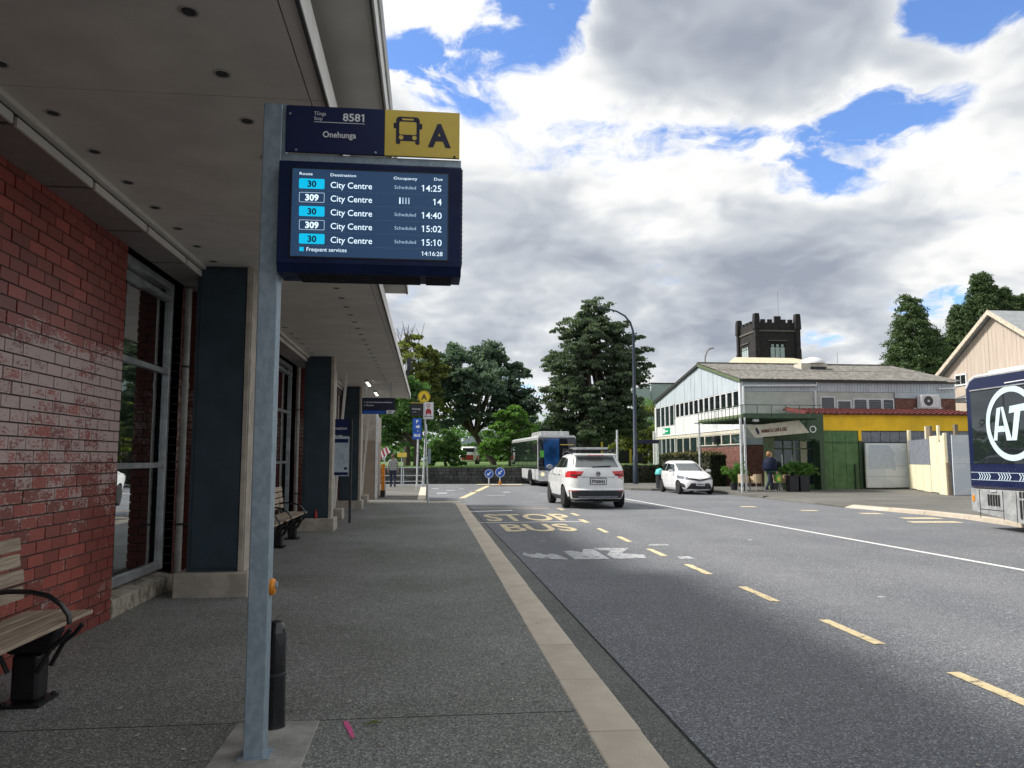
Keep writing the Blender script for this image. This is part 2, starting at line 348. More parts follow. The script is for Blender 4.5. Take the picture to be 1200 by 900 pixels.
M['turq'] = pm('turquoise lid', (.12, .55, .52), .5)
M['litter'] = pm('dry leaf scraps', (.62, .55, .42), .8, var=.2)
M['leaf_yellow'] = pm('dry yellow leaf', (.55, .42, .16), .8)
M['lamp_lit'] = pm('lit tube lamp', (.8, .8, .8), .5, emit=((1, .98, .95), 2.5))
def m_screen():
    m, t = newmat('lit lcd screen')
    o = t.n('ShaderNodeOutputMaterial'); b = t.n('ShaderNodeBsdfPrincipled'); t.l(b.outputs[0], o.inputs[0])
    b.inputs['Base Color'].default_value = (.008, .02, .045, 1); b.inputs['Roughness'].default_value = .3; b.inputs['Specular IOR Level'].default_value = .2
    b.inputs['Emission Color'].default_value = (.055, .125, .26, 1); b.inputs['Emission Strength'].default_value = .22
    return m
M['screen'] = m_screen()
M['screen_row'] = pm('lcd row band', (.03, .045, .075), .25, var=0., emit=((.12, .19, .30), .28))
M['px_white'] = pm('lcd white text', (.1, .1, .1), .3, var=0., emit=((.70, .86, .98), .72))
M['px_dim'] = pm('lcd dim text', (.1, .1, .1), .3, var=0., emit=((.38, .55, .70), .55))
M['px_cyan'] = pm('lcd cyan block', (.01, .1, .15), .3, var=0., emit=((.0, .46, .74), .62))
M['leaf_dome'] = leafmat('dull dark green leaves', (.036, .066, .056), (.15, .21, .165))
M['leaf_conifer'] = leafmat('olive green needles', (.036, .060, .044), (.135, .175, .115))
M['leaf_cypress'] = leafmat('cypress foliage', (.032, .060, .028), (.125, .185, .075), .2)
M['leaf_bright'] = leafmat('fresh green leaves', (.045, .11, .022), (.16, .29, .065))
M['leaf_shrub'] = leafmat('mid green leaves', (.034, .088, .030), (.13, .24, .07))
M['leaf_yellow'] = leafmat('yellow green leaves', (.050, .070, .014), (.22, .24, .070))
M['leaf_hedge'] = leafmat('hedge leaves', (.010, .018, .010), (.050, .070, .030), .1)
M['leaf_hedge_top'] = leafmat('dry hedge tips', (.05, .045, .012), (.17, .15, .05), .1)
M['leaf_plant'] = leafmat('potted plant leaves', (.035, .10, .02), (.17, .32, .08))

# ------------------------------------------------------------------ mesh helpers
ORG = {}                                              # name -> base point of the Empty a part is built for
class MB:
    def __init__(s): s.v = []; s.f = []; s.mi = []; s.cur = 0
    def add(s, vs, fs):
        k = len(s.v); s.v += [tuple(v) for v in vs]; s.f += [tuple(i+k for i in f) for f in fs]; s.mi += [s.cur]*len(fs); return s
    def box(s, x0, y0, z0, x1, y1, z1):
        if x0 > x1: x0, x1 = x1, x0
        if y0 > y1: y0, y1 = y1, y0
        if z0 > z1: z0, z1 = z1, z0
        return s.add([(x0, y0, z0), (x1, y0, z0), (x1, y1, z0), (x0, y1, z0), (x0, y0, z1), (x1, y0, z1), (x1, y1, z1), (x0, y1, z1)],
                     [(0, 3, 2, 1), (4, 5, 6, 7), (0, 1, 5, 4), (1, 2, 6, 5), (2, 3, 7, 6), (3, 0, 4, 7)])
    def obox(s, c, sz, rot):
        m = rot if isinstance(rot, Matrix) else Euler(rot).to_matrix()
        h = Vector(sz)/2; c = Vector(c)
        vs = [c + m @ Vector((sx_*h.x, sy_*h.y, sz_*h.z)) for sz_ in (-1, 1) for sx_, sy_ in ((-1, -1), (1, -1), (1, 1), (-1, 1))]
        return s.add(vs, [(0, 3, 2, 1), (4, 5, 6, 7), (0, 1, 5, 4), (1, 2, 6, 5), (2, 3, 7, 6), (3, 0, 4, 7)])
    def bar(s, a, b, w, h):                            # box beam from a to b
        a = Vector(a); b = Vector(b); dd = b-a
        return s.obox((a+b)/2, (w, h, dd.length), dd.to_track_quat('Z', 'Y').to_matrix())
    def tube(s, pts, r, n=10, caps=True, closed=False):
        pts = [Vector(p) for p in pts]; k = len(pts); rr = r if isinstance(r, (list, tuple)) else [r]*k
        base = len(s.v); ref = None
        for i, p in enumerate(pts):
            if closed: tg = pts[(i+1) % k]-pts[i-1]
            else: tg = pts[min(i+1, k-1)]-pts[max(i-1, 0)]
            tg.normalize()
            if ref is None: ref = Vector((0, 0, 1)) if abs(tg.z) < .9 else Vector((1, 0, 0))
            a = tg.cross(ref).normalized(); b = a.cross(tg).normalized(); ref = b
            for j in range(n):
                an = 2*math.pi*j/n; s.v.append(tuple(p+(a*math.cos(an)+b*math.sin(an))*rr[i]))
        for i in range(k if closed else k-1):
            i2 = (i+1) % k
            for j in range(n):
                j2 = (j+1) % n; s.f.append((base+i*n+j, base+i*n+j2, base+i2*n+j2, base+i2*n+j)); s.mi.append(s.cur)
        if caps and not closed:
            s.f.append(tuple(base+j for j in reversed(range(n)))); s.f.append(tuple(base+(k-1)*n+j for j in range(n))); s.mi += [s.cur]*2
        return s
    def cyl(s, a, b, r, r2=None, n=16): return s.tube([a, b], [r, r if r2 is None else r2], n)
    def lathe(s, c, prof, n=20, axis='Z'):
        base = len(s.v); k = len(prof)
        for (r, h) in prof:
            for j in range(n):
                an = 2*math.pi*j/n; x, y = r*math.cos(an), r*math.sin(an)
                p = (x, y, h) if axis == 'Z' else ((h, x, y) if axis == 'X' else (x, h, -y))
                s.v.append((c[0]+p[0], c[1]+p[1], c[2]+p[2]))
        for i in range(k-1):
            for j in range(n):
                j2 = (j+1) % n; s.f.append((base+i*n+j, base+i*n+j2, base+(i+1)*n+j2, base+(i+1)*n+j)); s.mi.append(s.cur)
        s.f.append(tuple(base+j for j in reversed(range(n)))); s.f.append(tuple(base+(k-1)*n+j for j in range(n))); s.mi += [s.cur]*2
        return s
    def prism(s, poly, a, b, axis='Z'):                # polygon extruded along an axis: Z poly=(x,y), Y poly=(x,z), X poly=(y,z)
        n = len(poly)
        def P3(p, t): return (p[0], p[1], t) if axis == 'Z' else ((p[0], t, p[1]) if axis == 'Y' else (t, p[0], p[1]))
        vs = [P3(p, a) for p in poly]+[P3(p, b) for p in poly]
        fs = [tuple(range(n-1, -1, -1)), tuple(range(n, 2*n))]+[(i, (i+1) % n, n+(i+1) % n, n+i) for i in range(n)]
        return s.add(vs, fs)
    def poly(s, pts): return s.add(pts, [tuple(range(len(pts)))])
    def ring(s, c, r0, r1, a0=0., a1=360., n=48, axis='Y', th=.002):   # flat annulus with a little thickness
        vs = []; fs = []
        for i in range(n+1):
            an = R(a0+(a1-a0)*i/n)
            for r_ in (r0, r1):
                for t_ in (0, th):
                    x, z = r_*math.cos(an), r_*math.sin(an)
                    vs.append((c[0]+x, c[1]-t_, c[2]+z) if axis == 'Y' else ((c[0]+t_, c[1]+x, c[2]+z) if axis == 'X' else (c[0]+x, c[1]+z, c[2]+t_)))
        for i in range(n):
            k = i*4
            for a_, b_ in ((0, 1), (1, 3), (3, 2), (2, 0)): fs.append((k+a_, k+b_, k+4+b_, k+4+a_))
        return s.add(vs, fs)
    def build(s, name, mat, parent=None, smooth=False, bevel=0., seg=2, fix=True, ang=38):
        me = bpy.data.meshes.new(name); me.from_pydata(s.v, [], s.f)
        mats = mat if isinstance(mat, (list, tuple)) else [mat]
        for m in mats: me.materials.append(M[m] if isinstance(m, str) else m)
        if len(mats) > 1: me.polygons.foreach_set('material_index', s.mi)
        if fix:
            bm = bmesh.new(); bm.from_mesh(me); bmesh.ops.recalc_face_normals(bm, faces=bm.faces); bm.to_mesh(me); bm.free()
        return link(name, me, parent, smooth, bevel, seg, ang)
def link(name, me, parent=None, smooth=False, bevel=0., seg=2, ang=38):
    o = bpy.data.objects.new(name, me); COL.objects.link(o)
    if smooth:
        me.polygons.foreach_set('use_smooth', [True]*len(me.polygons)); me.set_sharp_from_angle(angle=R(ang))
    if bevel:
        b = o.modifiers.new('bevel', 'BEVEL'); b.width = bevel; b.segments = seg; b.limit_method = 'ANGLE'; b.angle_limit = R(40)
    par(o, parent); return o
def par(o, parent):
    if parent is not None:
        o.parent = parent
        if parent.name in ORG: o.matrix_parent_inverse = Matrix.Translation(-Vector(ORG[parent.name]))
def bx(name, mat, parent, x0, y0, z0, x1, y1, z1, bevel=0.): return MB().box(x0, y0, z0, x1, y1, z1).build(name, mat, parent, bevel=bevel)
def thing(name, label, cat, loc=(0, 0, 0), group=None):
    o = bpy.data.objects.new(name, None); COL.objects.link(o); o.location = loc; o.empty_display_size = .2
    ORG[o.name] = tuple(loc); o['label'] = label; o['category'] = cat
    if group: o['group'] = group
    return o
def tag(o, label, cat, group=None):
    o['label'] = label; o['category'] = cat
    if group: o['group'] = group
    return o
def struct(o): o['kind'] = 'structure'; return o
def stuff(o): o['kind'] = 'stuff'; return o
def kids(o): return [c for c in bpy.data.objects if c.parent == o]
def dup(o, parent=None, loc=None, rz=None, label=None):
    c = o.copy(); COL.objects.link(c)
    if parent is not None: c.parent = parent
    if loc is not None: c.location = loc
    if rz is not None: c.rotation_euler.z = rz
    if label: c['label'] = label
    for ch in kids(o): dup(ch, c)
    return c
def fnt(body, cap, mat, parent, loc, align='LEFT', width=None, bold=0., facing='-Y', name='lettering', xs=1., shear=0., rot=None, slot=None):
    cu = bpy.data.curves.new('t', 'FONT'); cu.body = body; cu.size = cap/.72; cu.align_x = align; cu.offset = bold; cu.resolution_u = 3; cu.shear = shear
    tmp = bpy.data.objects.new('t', cu); COL.objects.link(tmp)
    dg = bpy.context.evaluated_depsgraph_get(); me = bpy.data.meshes.new_from_object(tmp.evaluated_get(dg))
    bpy.data.objects.remove(tmp); bpy.data.curves.remove(cu)
    n = len(me.vertices); a = np.zeros(n*3); me.vertices.foreach_get('co', a); a = a.reshape(-1, 3)
    if width and n:
        w = a[:, 0].max()-a[:, 0].min(); a[:, 0] *= width/w
    a[:, 0] *= xs
    if rot is not None: b = np.array([(rot @ Vector(p)) for p in a]) if n else a
    elif facing == '-Y': b = np.stack([a[:, 0], a[:, 2], a[:, 1]], 1)
    elif facing == '+Z': b = a
    elif facing == '-X': b = np.stack([a[:, 2], -a[:, 0], a[:, 1]], 1)
    b = b+np.array(loc)
    if '1' in body and facing == '-Y' and rot is None:      # give each figure one its flag
        lead = list(range(n))
        def fd_(i):
            while lead[i] != i: i = lead[i]
            return i
        for p in me.polygons:
            for q in p.vertices[1:]: lead[fd_(q)] = fd_(p.vertices[0])
        comp = {}
        for i in range(n): comp.setdefault(fd_(i), []).append(i)
        fl = MB()
        for ids in comp.values():
            q = b[ids]; x0_, x1_, z0_, z1_ = q[:, 0].min(), q[:, 0].max(), q[:, 2].min(), q[:, 2].max(); h = z1_-z0_
            if h > cap*.7 and (x1_-x0_) < h*.3 and len(ids) <= 8: fl.add([(x0_+.001, loc[1], z1_), (x0_-.2*h, loc[1], z1_-.16*h), (x0_-.2*h, loc[1], z1_-.29*h), (x0_+.001, loc[1], z1_-.14*h)], [(0, 1, 2, 3)])
        if fl.f: fl.build('figure_flag', mat, parent, fix=False)
    me.vertices.foreach_set('co', b.ravel()); me.update(); me.materials.clear(); me.materials.append(M[mat])
    me.name = name
    return link(name, me, parent)
# ================================================================== THE SETTING
ZR = -.1                                              # road level; pavements are at 0
struct(MB().poly([(-900, -400, -.30), (900, -400, -.30), (900, 1600, -.30), (-900, 1600, -.30)]).build('ground', 'ground'))
road = struct(MB().poly([(-40, -40, ZR), (70, -40, ZR), (70, 53, ZR), (-40, 53, ZR)]).build('road', 'road'))
def sheet(name, mat, pts, z, parent=road): return MB().poly([(x, y, z) for x, y in pts]).build(name, mat, parent)
# --- near pavement, kerb and gutter
pave = struct(MB().prism([(-3.4, -14), (.885, -14), (.95, 26.2), (.85, 27.0), (.4, 27.5), (-6, 27.5), (-6, 20), (-3.4, 20)], -.25, 0).build('pavement', 'pave'))
foot = struct(MB().prism([(-7, 27.5), (.2, 27.5), (-.2, 29.2), (-.32, 42), (-.9, 45.0), (-7, 45.0)], -.25, -.012).build('footpath', 'pave2'))
gut = struct(MB().poly([(1.18, -14.01, ZR+.004), (1.52, -14, ZR+.004), (1.48, 12, ZR+.004), (1.40, 27, ZR+.004), (1.25, 27, ZR+.004), (1.20, 3, ZR+.004), (1.17, -14, ZR+.004)]).build('gutter', 'gutter'))
MB().poly([(1.52, -14, ZR+.006), (1.545, -14, ZR+.006), (1.50, 12, ZR+.006), (1.42, 27, ZR+.006), (1.40, 27, ZR+.006), (1.48, 12, ZR+.006)]).build('seam', 'void', gut)
kerb = struct(MB().add([(.90, -14, -.25), (1.17, -14, -.25), (1.25, 26.4, -.25), (.97, 26.4, -.25), (.90, -14, -.02), (1.17, -14, -.02), (1.25, 26.4, -.02), (.97, 26.4, -.02)], [(0, 3, 2, 1), (4, 5, 6, 7), (0, 1, 5, 4), (1, 2, 6, 5), (2, 3, 7, 6), (3, 0, 4, 7)]).build('kerb', 'joint'))
def kerbstone(y0, y1, off):
    return MB().add([(.93+off, y0, -.22), (1.25+off, y0, -.22), (1.25+off, y1, -.22), (.93+off, y1, -.22), (.93+off, y0, .004), (1.235+off, y0, .002), (1.235+off, y1, .002), (.93+off, y1, .004)],
                    [(0, 3, 2, 1), (4, 5, 6, 7), (0, 1, 5, 4), (1, 2, 6, 5), (2, 3, 7, 6), (3, 0, 4, 7)])
ks0 = None
ky = 26.4
while ky > -3:
    if ks0 is None: ks0 = kerbstone(-.9945, 0, 0).build('kerbstone', 'kerb', kerb, bevel=.012); k_ = ks0
    else: k_ = ks0.copy(); COL.objects.link(k_)
    k_.location = ((26.4-ky)/26.4*-.075+.025+random.uniform(-.003, .003), ky, random.uniform(-.003, .002)); ky -= 1.003
# second kerb beyond the driveway, and its tactile strip
k2 = struct(MB().box(-.36, 29.2, -.25, -.06, 42, .0).build('kerb', 'kerb'))
MB().box(-2.0, 27.25, -.01, 1.2, 27.45, .006).build('drainage_strip', 'cream_line', pave)
sl = struct(bx('concrete_slab', 'conc', None, -1.06, 3.3, -.1, -.60, 4.68, .006, .004))
# expansion joint, pink mark, litter
MB().box(-2.9, 4.688, -.01, .89, 4.697, .0012).build('joint', 'joint', pave)
p = [atX(0, 0, 1)]*0
def gnd(u, v, z=0.):
    r = ray(u, v); t = (z-CAM_H)/r[2]; return Vector((r[0]*t, r[1]*t, z))
pts = [gnd(402, 846, .004), gnd(407, 844, .004), gnd(412, 852, .004), gnd(416, 864, .004), gnd(412, 865, .004), gnd(407, 856, .004)]
MB().poly(pts).build('pink_mark', 'pink', pave)
lm = MB(); rl = random.Random(5)
lit = [(409, 822), (487, 826), (438, 846), (492, 796), (523, 797), (508, 800), (405, 788), (416, 799), (543, 822), (560, 790), (440, 790), (478, 684), (490, 685), (559, 708), (522, 693), (470, 693), (350, 752), (358, 650), (382, 657), (160, 862), (108, 859), (53, 876), (215, 889), (215, 878), (140, 830), (455, 620), (480, 675), (499, 651), (554, 670), (630, 730), (447, 873), (120, 790), (250, 760), (400, 730), (600, 820), (370, 700)]
for (u, v) in lit:
    p = gnd(u, v, .006); a = rl.uniform(0, 6); L = rl.uniform(.009, .028); w = L*rl.uniform(.25, .6)
    c, s_ = math.cos(a), math.sin(a)
    lm.poly([p+Vector((c*L, s_*L, rl.uniform(0, .006))), p+Vector((-s_*w, c*w, .002)), p+Vector((-c*L, -s_*L, rl.uniform(0, .006))), p+Vector((s_*w, -c*w, .001))])
for i in range(260):
    p = Vector((rl.uniform(-2.7, 8), rl.uniform(3.5, 20), .006)); p.z = .006 if p.x < .93 else ZR+.006
    if .9 < p.x < 1.3: continue
    a = rl.uniform(0, 6); L = rl.uniform(.005, .018); w = L*rl.uniform(.3, .7); c, s_ = math.cos(a), math.sin(a)
    lm.poly([p+Vector((c*L, s_*L, .001)), p+Vector((-s_*w, c*w, .003)), p+Vector((-c*L, -s_*L, .001)), p+Vector((s_*w, -c*w, .002))])
stuff(lm.build('leaf_litter', 'litter'))
p = gnd(438, 848, .008); tag(MB().poly([p+Vector((-.065, -.008, 0)), p+Vector((-.01, -.018, .012)), p+Vector((.06, .004, .004)), p+Vector((.0, .014, .014))]).build('leaf', 'leaf_yellow'), 'dry yellow leaf lying beside the pink paint mark on the pavement', 'leaf')
# --- road markings
for Y in (1.05, 3.05, 5.07, 6.98, 9.0, 11.06, 13.1, 15.3, 17.2):
    w = .055
    sheet('lane_dash', 'yellow_line', [(3.92-w, Y-.52), (3.92+w, Y-.52), (3.95+w, Y+.5), (3.95-w, Y+.5)], ZR+.005)
for Y in (22.2, 24.6): sheet('lane_dash', 'yellow_line', [(4.2, Y-.5), (4.33, Y-.5), (4.33, Y+.5), (4.2, Y+.5)], ZR+.005)
sheet('centre_line', 'white_line', [(8.75, 3), (8.87, 3), (8.03, 30), (7.91, 30)], ZR+.005)
sheet('centre_line', 'white_line', [(7.91, 30), (8.03, 30), (7.6, 42), (7.48, 42)], ZR+.005)
sheet('bay_line', 'white_line', [(.95+.3, 19.5), (4.0, 19.66), (4.0, 19.78), (1.3, 19.62)], ZR+.005)
sheet('bay_line', 'yellow_line', [(3.95, 19.3), (4.1, 19.3), (4.12, 20.3), (3.97, 20.3)], ZR+.007)
sheet('bay_line', 'cream_line', [(1.4, 25.5), (3.95, 24.95), (3.97, 25.1), (1.4, 25.66)], ZR+.005)
sheet('bay_line', 'white_line', [(1.2, 23.5), (2.65, 23.95), (2.65, 24.3), (1.2, 23.8)], ZR+.005)
sheet('bay_line', 'cream_line', [(1.26, 31.6), (1.55, 31.9), (3.8, 46.4), (3.5, 46.4)], ZR+.005)
for (x, y, w, l) in ((.4, 36, .5, 1.2), (.9, 39.5, .5, .8), (2.0, 37.5, .45, .8), (3.6, 37, .4, .8), (.2, 42, .4, .9), (1.6, 41.5, .35, .6), (5.1, 35, .6, .4), (2.6, 34.0, .8, .4)):
    sheet('worn_mark', 'grey_patch', [(x, y), (x+w, y+.1), (x+w*1.1, y+l), (x+.1, y+l*.9)], ZR+.005)
def roadtext(body, x0, x1, y0, y1):
    o = fnt(body, 1, 'cream_line', road, (0, 0, ZR+.006), bold=.03, facing='+Z')
    me = o.data; n = len(me.vertices); a = np.zeros(n*3); me.vertices.foreach_get('co', a); a = a.reshape(-1, 3)
    mn, mx = a.min(0), a.max(0)
    a[:, 0] = x0+(a[:, 0]-mn[0])/(mx[0]-mn[0])*(x1-x0); a[:, 1] = y0+(a[:, 1]-mn[1])/(mx[1]-mn[1])*(y1-y0)
    me.vertices.foreach_set('co', a.ravel()); me.update()
roadtext('BUS', 1.76, 3.42, 17.1, 19.05)
roadtext('STOP', 1.58, 3.95, 20.0, 22.5)
# grey painted-out arrow and letters
sheet('painted_out_mark', 'grey_patch', [(1.70, 12.6), (1.95, 12.4), (2.25, 12.3), (2.22, 12.75), (2.12, 13.1), (2.0, 12.95), (1.88, 13.25), (1.80, 13.0), (1.66, 13.3), (1.6, 13.0)], ZR+.005)
sheet('painted_out_mark', 'grey_patch', [(2.36, 12.3), (2.92, 12.3), (2.96, 13.6), (2.78, 13.7), (2.66, 13.2), (2.52, 13.5), (2.36, 13.4)], ZR+.005)
sheet('painted_out_mark', 'grey_patch', [(3.02, 12.3), (3.55, 12.35), (3.62, 12.8), (3.3, 13.0), (3.62, 13.75), (3.0, 13.85), (3.02, 13.5), (3.2, 13.4), (3.0, 12.8)], ZR+.005)
for (x, y, w, l) in ((4.1, 14.1, .4, .2), (4.05, 12.2, .25, .3), (6.3, 14.8, .12, .12), (2.2, 15.1, .12, .1), (5.2, 8.6, .1, .06)):
    sheet('worn_mark', 'grey_patch', [(x, y), (x+w, y-.03), (x+w, y+l), (x+.05, y+l)], ZR+.005)
# --- opposite pavement and kerb
edge = [(10.7, 47.5), (10.25, 44), (10.2, 41), (10.5, 39.2), (11.3, 38.25), (12.4, 38.0), (13.3, 37.6), (13.55, 36), (13.66, 30.4), (13.70, 26.25), (13.72, 24.3), (14.05, 22.4), (14.28, 21), (14.32, 19.4), (13.9, 17), (13.2, 12), (12.9, -30)]
struct(MB().prism([(x+.25, y) for x, y in edge]+[(60, -30), (60, 47.5)], -.25, 0).build('opposite_pavement', 'pave2'))
k3 = struct(MB().box(13.8, -30, -.29, 14.2, -29, -.12).build('opposite_kerb', 'joint'))
for i in range(len(edge)-1):
    a = Vector((*edge[i], 0)); b = Vector((*edge[i+1], 0)); L = (b-a).length
    if L > 30: continue
    n = max(1, round(L/1.2)); dr = i in (8, 9) or (i == 10)
    for j in range(n):
        p0 = a.lerp(b, (j+.004)/n); p1 = a.lerp(b, (j+.996)/n); dd = (p1-p0).normalized(); nn = Vector((-dd.y, dd.x, 0))
        low = {8: -.085, 10: -.08}.get(i, 0)
        if i == 9: low = -.02 if 0 < j < n-1 else -.05
        q = [p0, p1, p1+nn*.3, p0+nn*.3]; t0 = .006+low
        ti = .008
        MB().add([(v.x, v.y, -.25) for v in q]+[(q[0].x, q[0].y, t0), (q[1].x, q[1].y, t0), (q[2].x, q[2].y, ti), (q[3].x, q[3].y, ti)],
                 [(0, 3, 2, 1), (4, 5, 6, 7), (0, 1, 5, 4), (1, 2, 6, 5), (2, 3, 7, 6), (3, 0, 4, 7)]).build('kerbstone', 'kerb' if i > 9 else 'pave2', k3)
for (x, y, w, l) in ((12.7, 21.5, .6, .3), (12.8, 19.6, 1.0, .35), (12.2, 18.4, 1.3, .3), (11.6, 23.0, .5, .25), (10.5, 25.0, .5, .3)):
    sheet('worn_mark', 'cream_line', [(x, y), (x+w, y-.15), (x+w, y+l), (x+.05, y+l+.1)], ZR+.005)
# --- raised lawn behind the stone wall
struct(MB().add([(-60, 51, .92), (70, 51, .92), (70, 110, 1.3), (-60, 110, 1.3), (-60, 51, -.3), (70, 51, -.3)], [(0, 1, 2, 3), (4, 5, 1, 0)]).build('grass_bank', 'grass'))

# ================================================================== STATION BUILDING
WX = -2.95
bld = thing('station_building', 'red brick bus station with dark teal columns under a long pale canopy', 'building', (-3.2, 8, 0))
BL, BH, BJ = .233, .0855, .0125; PY, PZ = BL+BJ, BH+BJ
opens = [(7.76, 9.50), (15.55, 17.65), (23.4, 25.4)]
segs = []; y0 = -4.
for a, b in opens: segs.append((y0, a)); y0 = b
segs.append((y0, 28.))
brick_me = None
def brick_wall(y0, y1, first):
    global brick_me
    mw = MB().box(-3.25, y0, 0, WX-.009, y1-.004, 3.72).build('brick_wall', 'mortar', bld)
    cells = []
    for r in range(38):
        z = .004+r*PZ; off = (PY/2 if r % 2 else 0); yy = y1
        # bricks counted from the far corner, so the corner shows whole and half bricks in turn
        e = y1-(off if off else 0)
        if off: cells.append((y1-off+BJ, y1, z))
        while e > y0+.02:
            s_ = max(e-PY+BJ, y0); cells.append((s_, e, z)); e -= PY
    return mw, cells
def add_bricks(cells, parent, name, mat, as_parts, xr=(WX-.10, WX)):
    cells = sorted(cells, key=lambda c: -1/((c[0]+.14)**2+9) if c[0] > 4.95 else 1)
    mesh_full = MB().box(xr[0], -BL/2, 0, xr[1], BL/2, BH)
    proto = None
    for i, (a, b, z) in enumerate(cells[:as_parts]):
        dx = random.uniform(-.004, .003)
        if proto is None:
            proto = mesh_full.build(name, mat, parent, bevel=0); o = proto
        else: o = proto.copy(); COL.objects.link(o)
        o.location = (dx, (a+b)/2, z); o.scale = (1, (b-a)/BL, 1)
    rest = cells[as_parts:]
    if rest:
        m = MB()
        for (a, b, z) in rest:
            dx = random.uniform(-.003, .002); m.box(xr[0]+dx, a, z, xr[1]+dx, b, z+BH)
        stuff(m.build('brickwork', mat, parent, fix=False))
for i, (a, b) in enumerate(segs):
    mw, cells = brick_wall(a, b, i == 0)
    if i == 0: add_bricks([c for c in cells if c[1] > 2.2], mw, 'brick', 'brick', 300)
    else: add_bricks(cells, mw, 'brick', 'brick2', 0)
# brick piers that stand proud beside each window
for (a, b) in opens:
    pr = MB().box(-3.25, b+.35, 0, -2.60, b+.85, 3.70).build('brick_pier', 'mortar', bld)
    m = MB()
    for r in range(37):
        z = .004+r*PZ; x = -2.588-(0 if r % 2 else PY/2)
        if r % 2 == 0: m.box(-2.588-PY/2+BJ, b+.338, z, -2.588, b+.43, z+BH)
        while x > -3.2:
            m.box(max(-3.24, x-BL), b+.338, z, x, b+.43, z+BH); x -= PY
        m.box(-2.66, b+.443, z, -2.588, b+.64, z+BH); m.box(-2.66, b+.652, z, -2.588, b+.85, z+BH)
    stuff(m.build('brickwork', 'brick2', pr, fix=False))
# room behind the glass
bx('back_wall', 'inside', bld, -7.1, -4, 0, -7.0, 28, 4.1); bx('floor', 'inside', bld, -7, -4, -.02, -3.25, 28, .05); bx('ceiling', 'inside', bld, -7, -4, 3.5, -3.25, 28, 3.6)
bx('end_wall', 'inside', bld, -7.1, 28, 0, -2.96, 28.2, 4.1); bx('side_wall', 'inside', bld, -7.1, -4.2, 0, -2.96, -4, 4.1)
for (a, b) in opens:
    gx = -3.09
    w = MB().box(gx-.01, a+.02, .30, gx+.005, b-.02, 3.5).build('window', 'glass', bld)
    f = MB()
    f.box(gx-.06, a, .24, gx+.04, a+.06, 3.58); f.box(gx-.06, b-.10, .24, gx+.045, b-.03, 3.58)
    f.box(gx-.06, a+.06, .24, gx+.04, b-.10, .33); f.box(gx-.06, a+.06, 1.40, gx+.04, b-.10, 1.46); f.box(gx-.06, a+.06, 2.49, gx+.04, b-.10, 2.55)
    f.box(gx-.06, a+.06, 3.36, gx+.06, b-.10, 3.41); f.box(gx-.06, a+.06, 3.50, gx+.05, b-.10, 3.58)
    f.build('window_frame', 'alu', w, bevel=.006)
    MB().prism([(-3.25, 0), (-2.935, 0), (-2.935, .17), (-3.25, .235)], a, b-.004, 'Y').build('window_sill', 'sillconc', w, bevel=.01)
    t = MB().cyl((gx-.35, a+.25, 3.44), (gx-.35, a+1.0, 3.44), .02, n=8).build('tube_lamp', 'lamp_lit', w, smooth=True)
    d_ = MB().tube([(-2.94, b+.12, .0), (-2.94, b+.12, 3.57)], .055, 14)
    d_.tube([(-2.94, b+.12, 2.35), (-2.94, b+.12, 2.42)], .062, 14); d_.tube([(-2.94, b+.12, 0), (-2.94, b+.12, .1)], .064, 14)
    dp = d_.build('downpipe', 'pipe', bld, smooth=True)
    c_ = MB()
    for z in (.72, 2.60): c_.tube([(-2.94, b+.12, z), (-2.94, b+.12, z+.025)], .059, 14); c_.box(-2.9, b+.115, z, -2.80, b+.13, z+.02)
    c_.build('pipe_clip', 'black', dp)
bx('wall_box', 'black', bld, -2.95, 11.3, 2.25, -2.78, 11.75, 2.5, .01)
tag(bx('reflection_panel', 'shirt_green', None, -3.16, 8.5, 1.5, -3.15, 9.2, 2.35), 'green panel added inside the first shop window as a painted reflection', 'reflection_panel')  # flat panel added behind the glass to paint in a green reflection
tag(bx('reflection_panel', 'orange_button', None, -3.16, 8.05, 1.75, -3.15, 8.42, 2.35), 'small orange panel added inside the first shop window as a painted reflection', 'reflection_panel')  # added likewise, for the orange part of the reflection
# columns
for cy in (1.15, 8.93, 16.72, 23.68):
    c = MB().box(-2.63, cy+.03, .25, -2.03, cy+.40, 3.699).build('column', 'column', bld, bevel=.004)
    MB().box(-2.585, cy+.012, .30, -2.09, cy+.03, 3.65).build('front_panel', 'column', c, bevel=.004)
    MB().box(-2.075, cy, .262, -2.03, cy+.40+.002, 3.698).box(-2.028, cy+.03, .262, -2.016, cy+.402, 3.698).build('flange', 'cream_conc', c)
    MB().prism([(-2.74, cy-.08), (-1.94, cy-.10), (-1.94, cy+.55), (-2.74, cy+.55)], -.02, .26).build('column_base', 'cream_conc', c, bevel=.018)
for (px_, cy) in ((-2.42, 19.8), (-2.36, 27.2)):
    c = MB().box(px_-.09, cy, .26, px_+.09, cy+.18, 3.7).build('post', 'fascia', bld, bevel=.01); bx('post_base', 'cream_conc', c, px_-.28, cy-.1, 0, px_+.32, cy+.4, .26, .015)
    MB().bar((px_+.1, cy+.05, .3), (px_+.34, cy+.05, 3.65), .06, .06).build('raking_strut', 'fascia', c)
